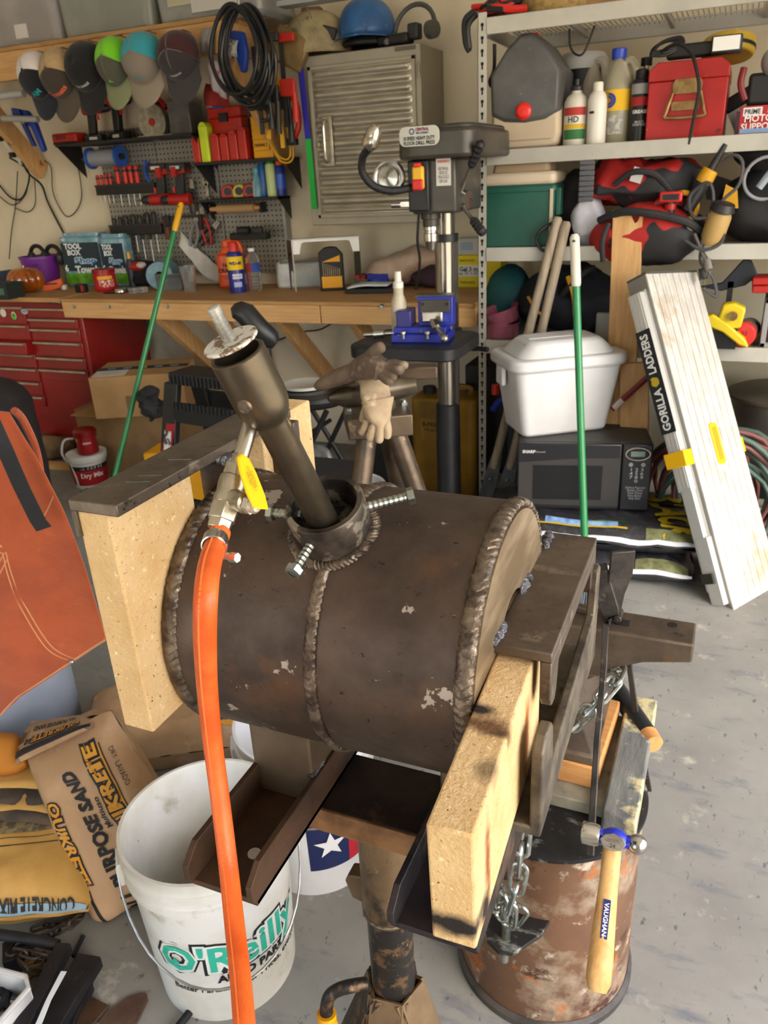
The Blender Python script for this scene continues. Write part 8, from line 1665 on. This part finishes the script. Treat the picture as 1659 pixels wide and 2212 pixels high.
MB().tube([V(((.147+.012)*sin(q),-(.147+.014)*cos(q),.31-.09*cos(q)**.6 if cos(q)>0 else.31))for q in[-pi/2+pi*i/20 for i in range(21)]],.0023,8).build('wire_handle',m_steel,t);MB().cyl((.085,-.140,.215),(.12,-.115,.235),.011,n=14).build('handle_grip',m_blk,t)
# brown paper bags
m_kraft=mat('kraft_sack','#b08f6c','#a07f5c',sc=6,rough=.7,bump=.18,bsc=24,spots=[('#c0a284',5,.58,.72),('#8a6a48',9,.66,.74)]);m_ky=paint('#c48a2a');m_kb=paint('#1d1c1b')
BLp,BRp=PZ(195,2040,0),V((-.895,.955,0));TLp=PY(32,1640,.96);TRp=PY(232,1575,1.06)
q=[BLp,BRp,TRp,TLp];o_=V(((BLp.x+BRp.x)/2,(BLp.y+BRp.y)/2,0));bk=V((-.55,.80,-.05)).normalized()*.15;nrm=-bk
sb=thing('sand_bag','tall brown paper sand bag leaning beside the white auto parts bucket','bag',o_)
mb=MB();F=pillow(mb,q,bk,.018,26,34,.017,3);rel(mb,o_).build('paper_sack',m_kraft,sb)
WF=((BRp-BLp).length+(TRp-TLp).length)/2;HF=((TLp-BLp).length+(TRp-BRp).length)/2
ppatch(sb,'label_band',m_ky,F,.66,.82,.52,.93,o_,.0015,n=nrm);ppatch(sb,'label_edge',m_kb,F,.645,.66,.50,.93,o_,.002,n=nrm);ppatch(sb,'label_edge',m_kb,F,.82,.832,.50,.93,o_,.002,n=nrm)
for mm,bo,lf,rf in((m_kb,.14,.0028,.03),(m_ky,.035,.0036,.03)):ptext('QUIKRETE',sb,mm,F,.735,.66,HF*.56,WF*.15,rad(90),o_,bo,WF,HF,lf,ref=rf,n=nrm)
for mm,bo,lf in((m_kb,.13,.002),(m_ky,.03,.003)):ptext('QUIKRETE',sb,mm,F,.17,.50,HF*.44,WF*.12,rad(-90),o_,bo,WF,HF,lf,ref=.03,n=nrm)
ptext('ALL PURPOSE SAND',sb,m_kb,F,.46,.46,HF*.82,WF*.14,rad(90),o_,.05,WF,HF,.0022,n=nrm);ptext('Multiuso',sb,m_kb,F,.585,.60,HF*.17,WF*.055,rad(90),o_,.02,WF,HF,.0022,n=nrm)
ptext('DRY  LAVADO',sb,m_kb,F,.90,.78,HF*.2,WF*.04,rad(-90),o_,0,WF,HF,.0022,n=nrm)
ppatch(sb,'stripe',m_kb,F,.15,.185,.04,.25,o_,.0015,n=nrm)
# folded top of the bag
fq=[PY(100,1690,.93),PY(232,1572,1.035),PY(205,1537,1.09),PY(50,1553,1.05)];fq=[TLp+V((.012,-.03,.012)),TRp+V((-.02,-.035,.03)),PY(198,1537,1.14),PY(52,1556,1.06)]
mb=MB();F2=pillow(mb,fq,V((-.02,.05,-.05)),.004,12,8,.005,5);rel(mb,o_).build('folded_top',m_kraft,sb);W2=(fq[1]-fq[0]).length;H2=(fq[3]-fq[0]).length;n2=V((.2,-.6,.6))
ppatch(sb,'fold_band',m_kb,F2,.05,.98,.08,.24,o_,.0015,n=n2)
for mm,bo,lf in((m_kb,.12,.002),(m_ky,.03,.003)):ptext('QUIKRETE',sb,mm,F2,.56,.40,W2*.62,H2*.22,rad(180),o_,bo,W2,H2,lf,ref=.03,n=n2)
ptext('ALL PURPOSE SAND',sb,m_kb,F2,.52,.68,W2*.6,H2*.14,rad(180),o_,.03,W2,H2,.002,n=n2)
ppatch(sb,'barcode_panel',paint('#a8834e'),F2,.03,.16,.30,.72,o_,.0018,n=n2);ptext('60',sb,m_kb,F2,.20,.36,W2*.08,H2*.16,rad(180),o_,.03,W2,H2,.002,n=n2)
for k in range(6):ppatch(sb,'barcode_bar',paint('#4a4540'),F2,.045+.018*k,.054+.018*k,.36,.66,o_,.0024,2,2,n=n2)
# second sack lying behind the firebrick
s2=V((-1.28,1.36,0));t=thing('sand_bag','brown paper sack lying under the upright firebrick','bag',s2,rad(35));mb=MB();F3=pillow(mb,[(-.23,-.15,.15),(.22,-.15,.13),(.22,.15,.13),(-.23,.15,.15)],(0,0,-.15),.0,24,20,.014,9);mb.build('paper_sack',m_kraft,t);O=V((0,0,0));nu_=V((0,-.3,1))
ppatch(t,'label_panel',m_ky,F3,.72,.90,.08,.46,O,.002,n=nu_);ppatch(t,'black_band',m_kb,F3,.90,.96,.08,.46,O,.002,n=nu_);ppatch(t,'barcode',paint('#6a6058'),F3,.75,.84,.12,.32,O,.003,n=nu_);ptext('60',t,m_kb,F3,.86,.40,.03,.022,rad(90),O,.03,.45,.30,.004,n=nu_);ppatch(t,'white_weave_patch',mat('white_weave','#c3c6cc','#9aa0aa',sc=120,rough=.7),F3,.93,.995,.02,.30,O,.003,n=V((1,-.5,.4)))
# yellow concrete mix bag at the left edge
s3=V((-1.36,.84,0));t=thing('concrete_bag','yellow concrete mix bag lying flat at the left edge','bag',s3,rad(28));m_yk=mat('yellow_sack','#c19a55','#ad8644',sc=6,rough=.7,bump=.15,bsc=24);mb=MB();F4=pillow(mb,[(-.30,-.17,.12),(.23,-.17,.11),(.23,.17,.12),(-.30,.17,.12)],(0,0,-.12),0,26,20,.012,14);mb.build('paper_sack',m_yk,t)
ppatch(t,'printed_text_block',mat('grey_print','#8d7a54','#5d5240',sc=60,rng=(.45,.55),rough=.7),F4,.10,.95,.50,.86,O,.002,n=nu_);ppatch(t,'rule',m_kb,F4,.02,.98,.40,.408,O,.002,n=nu_);ppatch(t,'rule',m_kb,F4,.02,.98,.46,.465,O,.002,n=nu_)
for i in range(2):ppatch(t,'blue_panel',paint('#7f98a6'),F4,.60,.99,.004,.03,O,.002,n=V((0,-1,.2)))if i==0 else None
ptext('CONCRETE MIX',t,m_kb,F4,.81,.017,.15,.024,rad(180),O,.03,.53,.34,.004,n=V((0,-1,.2)));ppatch(t,'barcode_panel',paint('#c9a84e'),F4,.36,.58,.004,.03,O,.002,n=V((0,-1,.2)))
for k in range(9):ppatch(t,'barcode_bar',m_kb,F4,.38+.02*k,.39+.02*k,.008,.027,O,.003,2,3,n=V((0,-1,.2)))
t=thing('torn_paper','torn sheets of brown sack paper piled on the yellow bag','paper',s3+V((-.02,.12,.135)),rad(20))
for k in range(4):crumple(MB().grid(lambda i,j:V((-.20+.42*i,-.10+.17*j+.02*k,.014*k+.01*sin(5*i+k))),12,6),.016,9,k).build('sheet',m_yk if k%2 else mat('dark_sack_inside','#5a4c3a','#3a342e',sc=9,rough=.9),t,solid=.002)
o=crumple(MB().ball((0,0,.03),(.08,.06,.05),16,10),.012,14).build('orange_rag',plastic('#a86a1c',.8));o.location=PZ(8,1650,.16);tag(o,'small orange rag at the left edge above the yellow bag','rag')
# white barrel with the orange leather apron hung over it
bx_=V((-1.735,1.20,0));t=lathed('barrel','tall white plastic barrel behind the orange leather apron','barrel',bx_,[('barrel_wall',[(.0001,0),(.18,0),(.195,.03),(.20,.41),(.206,.42),(.206,.44),(.192,.44),(.185,.05)],mat('bluish_white_barrel','#a3abb8','#949ca8',sc=3,rough=.5))],48)
m_apr=mat('orange_suede','#a84a1c','#963f16',sc=6,rough=.95,bump=.25,bsc=150,sheen=.3,spots=[('#b9602e',9,.60,.74),('#7c3410',13,.66,.76)]);m_thr=paint('#c98a5c')
ap=thing('leather_apron','orange leather welding apron with pale stitching hung at the left','apron',PY(80,1500,1.049));o_=V(ap.location)
top=[PY(-70,860,0.912),PY(-20,880,0.912),PY(20,890,0.920),PY(60,960,0.937),PY(120,1105,0.963)]
rightL=[PY(20,890,0.920),PY(75,990,0.937),PY(130,1110,0.963),PY(175,1235,0.989),PY(222,1388,1.015)]
hem=[PY(-80,1640,0.963),PY(0,1558,0.980),PY(70,1480,0.998),PY(150,1432,1.006),PY(222,1388,1.015)]
leftL=[PY(-90,850,0.903),PY(-100,1050,0.920),PY(-110,1250,0.937),PY(-110,1450,0.955),PY(-90,1640,0.963)]
def at(pl,tt):kk=tt*(len(pl)-1);i=min(int(kk),len(pl)-2);return pl[i].lerp(pl[i+1],kk-i)
def apf(i,j):
 a=at(leftL,j);b=at(rightL,j);p=a.lerp(b,i)
 if j>.75:hm_=at(hem,i);p=p.lerp(hm_,(j-.75)/.25)
 p=p+V((0,.022*sin(i*7+j*2)*j-.02*sin(pi*i),0));return p-o_
MB().grid(apf,34,36).build('leather_panel',m_apr,ap,solid=.004)
def seam(pts,r=.0016,name='stitching',off=.004):MB().tube([apf(*q_)+V((.0,-off,0))for q_ in pts],r,6,sm=6).build(name,m_thr,ap)
seam([(i/12,.985)for i in range(13)]);seam([(i/12,.965)for i in range(13)]);seam([(.38,.40),(.52,.47),(.62,.52)]);seam([(.62,.52),(.63,.60),(.66,.72),(.71,.84),(.77,.985)]);seam([(.64,.52),(.65,.60),(.68,.72),(.73,.84),(.79,.985)]);seam([(.40,.62),(.52,.57),(.63,.52)]);seam([(.38,.65),(.52,.60),(.64,.545)]);seam([(.99,.42),(.92,.46),(.86,.49)]);seam([(.43,.22),(.46,.33),(.55,.43),(.62,.50)])
MB().tube([PY(20,890,0.920)-o_+V((0,.01,0)),PY(48,905,0.946)-o_,PY(72,955,0.963)-o_,PY(84,1000,0.972)-o_,PY(88,1035,0.963)-o_],.007,8,sm=6).build('rolled_edge',m_apr,ap);MB().ball(apf(.775,.982)+V((0,-.008,0)),.006,12,8).build('rivet',m_steel,ap)
fl_=flat([PY(-20,905,0.860)-o_,PY(8,965,0.877)-o_,PY(45,1050,0.903)-o_,PY(82,1125,0.924)-o_,PY(95,1142,0.929)-o_],.031,.003,(.25,-1,.2));fl_.build('black_strap',m_bblk,ap)
# black bag and chair edge at the left border
t=thing('black_backpack','black fabric bag standing at the left edge before the tool chest','bag',V((-3.02,2.40,0)));mb=MB();mb.rbox((0,0,0),(.46,.30),.08,.70,n=6);
mb2=MB();mb2 .grid(lambda i,j:V((.24*math.copysign(abs(cos(2*pi*i))**.6,cos(2*pi*i))*(1 if j<.8 else math.sqrt(max(0,1-((j-.8)/.2)**2))*.7+.3*(j<1)),.15*math.copysign(abs(sin(2*pi*i))**.6,sin(2*pi*i))*(1 if j<.8 else math.sqrt(max(0,1-((j-.8)/.2)**2))*.7+.3),.70*j)),40,24,closed=True);crumple(mb2,.012,9,2);mb2 .f.append(list(range(24*40,25*40)));mb2 .m.append(0);mb2 .build('bag_body',mat('dark_brown_fabric','#1e191a','#262021',sc=10,rough=.85,bump=.15,bsc=80),t);MB().box((.19,-.155,.52),(.02,.01,.05)).build('buckle',m_steel,t);MB().tube([(.10,-.15,.68),(.0,-.19,.55),(.02,-.17,.2)],.014,8,sm=6).build('strap',m_bblk,t)
# scrap heap at the lower left
m_bar=mat('black_scale_bar','#27272a','#1c1c1e',sc=20,rough=.55,metal=.4,bump=.2,bsc=60,spots=[('#4a443e',14,.64,.72)])
def scrap(name,label,pts,w_,th,m=m_bar,nrm=(0,0,1),cat='steel bar'):
 P=[V(p)for p in pts];o=flat([p-P[0]for p in P],w_,th,nrm).build(name,m,bevel=.002);o.location=P[0];return tag(o,label,cat)
def rod(name,label,pts,r,m=m_bar,cat='rod',sm=5):
 P=[V(p)for p in pts];o=MB().tube(smooth([p-P[0]for p in P],sm)if sm else[p-P[0]for p in P],r,12).build(name,m);o.location=P[0];return tag(o,label,cat)
scrap('steel_bar','wide black steel bar in front of the sand bag, sloping to the lower left',[PZ(196,2072,.03),PZ(65,2290,.03)],.050,.028)
scrap('steel_bar','black steel bar left of the widest bar, with a white paper strip on it',[PZ(140,2045,.05),PZ(40,2240,.05)],.030,.024)
scrap('paper_strip','long white paper strip lying along the black bars',[PZ(138,2098,.068),PZ(105,2160,.068),PZ(78,2225,.066)],[.012,.010,.012],.001,paint('#cfd3d6'),cat='paper')
rod('steel_pipe','dark round pipe pointing in from the left edge over the scrap heap',[PZ(-30,2015,.06),PZ(60,2028,.06),PZ(125,2042,.05)],.011)
rod('thin_rod','thin dark rod leaning up to the foot of the sand bag',[PZ(158,2066,.01),PZ(180,2022,.012)],.0045)
rod('steel_rod','long dark steel rod on the floor crossing before the white bucket',[PZ(372,2235,.012),PZ(430,2160,.012),PZ(500,2072,.012)],.0075,sm=0)
scrap('steel_bar','short black flat bar lying right of the widest bar',[PZ(196,2130,.012),PZ(160,2200,.012),PZ(140,2260,.012)],.014,.020)
scrap('steel_bar','dark rusty flat bar half hidden beneath the black bars',[PZ(215,2200,.006),PZ(160,2170,.006)],.05,.008,m_rustst)
def blade():
 p0=PZ(225,2225,0);P=[PZ(u,v,.004)-p0 for u,v in((215,2212),(240,2182),(275,2155),(305,2146),(318,2148),(320,2160),(308,2185),(295,2212),(260,2240),(225,2245))]
 o=MB().prism([(p.x,p.y)for p in P],(0,0,.002),(1,0,0),(0,1,0),(0,0,.005)).build('spear_blade',mat('brown_rust_blade','#5d463a','#4a362c',sc=18,rough=.7,metal=.3,bump=.2,bsc=60),bevel=.001);o.location=V((p0 .x,p0 .y,0));tag(o,'brown rusted steel blade lying flat on the concrete','blade')
blade()
t=thing('metal_tray','white enamel tray of bolts at the lower left corner','tray',PZ(-10,2180,0));o_=PZ(-10,2180,0);c_=[PZ(-40,2085,.09),PZ(55,2110,.09),PZ(62,2135,.09),PZ(-30,2240,.09)];m_tr=plastic('#b5b5b4',.4)
for i in range(3):
 a_,b_=c_[i]-o_,c_[i+1]-o_;MB().add([a_,b_,b_-V((0,0,.08)),a_-V((0,0,.08))],[(0,1,2,3)]).build('tray_wall',m_tr,t,solid=.004,offset=0)
MB().tube([p-o_ for p in c_],.005,8).build('tray_rim',m_tr,t);MB().add([p-o_-V((0,0,.08))for p in c_],[(0,1,2,3)]).build('tray_floor',plastic('#4a4846',.6),t,solid=.003)
rr=random.Random(8)
for k in range(7):p=PZ(8+rr.uniform(-14,18),2150+rr.uniform(-18,34),.035)-o_;d_=V((rr.uniform(-1,1),rr.uniform(-1,1),rr.uniform(-.2,.4))).normalized()*.035;MB().cyl(p-d_,p+d_,.009,n=10).build('loose_bolt',m_bar if k%3 else m_steel,t)
# rusty old chain heap
ch2=thing('rusty_chain','old black rusty chain heaped between the yellow bag and the sand bag','chain',PZ(120,2005,0));o_=PZ(120,2005,0);rr=random.Random(2);k=0
path=smooth([PZ(60,2012,.03),PZ(100,1998,.025),PZ(130,1996,.02),PZ(155,1985,.02),PZ(172,1975,.03),PZ(160,1992,.045),PZ(120,2012,.045),PZ(85,2030,.05),PZ(30,2050,.05),PZ(60,2060,.06),PZ(95,2070,.05),PZ(50,2085,.05),PZ(90,2100,.045)],26);acc=0;prev=path[0]
for p in path[1:]:
 acc+=(p-prev).length
 if acc>.023:
  acc=0;tt=(p-prev).normalized();s0=V((0,0,1))if k%2 else V((tt.y,-tt.x,.2));s1=(s0-tt*s0 .dot(tt)).normalized();P=[]
  for i in range(14):w_=2*pi*i/14;P.append(p-o_+s1*(.0085*cos(w_))+tt*(.0085*sin(w_)+(.010 if sin(w_)>=0 else-.010)))
  MB().loop(P,.003,6).build('chain_link',mat('rusty_chain_steel','#3a322a','#231f1c',sc=40,rough=.6,metal=.4,spots=[('#6a4c24',60,.6,.68)]),ch2);k+=1
 prev=p
for k,(u,v)in enumerate(((70,2105),(100,2085),(75,2075))):rod('brass_rod',['yellow brown brass rod among the scrap chain','second brass rod lying under the rusty chain','third short brass rod beside the white tray'][k],[PZ(u-22,v+14,.02),PZ(u+24,v-16,.02)],.007,mat('dirty_brass','#8a6a24','#5d4718',sc=20,rough=.45,metal=.6),sm=0)
scrap('black_block','dark lumpy steel casting under the round pipe at the left edge',[PZ(10,2075,.02),PZ(70,2052,.02)],.05,.045)
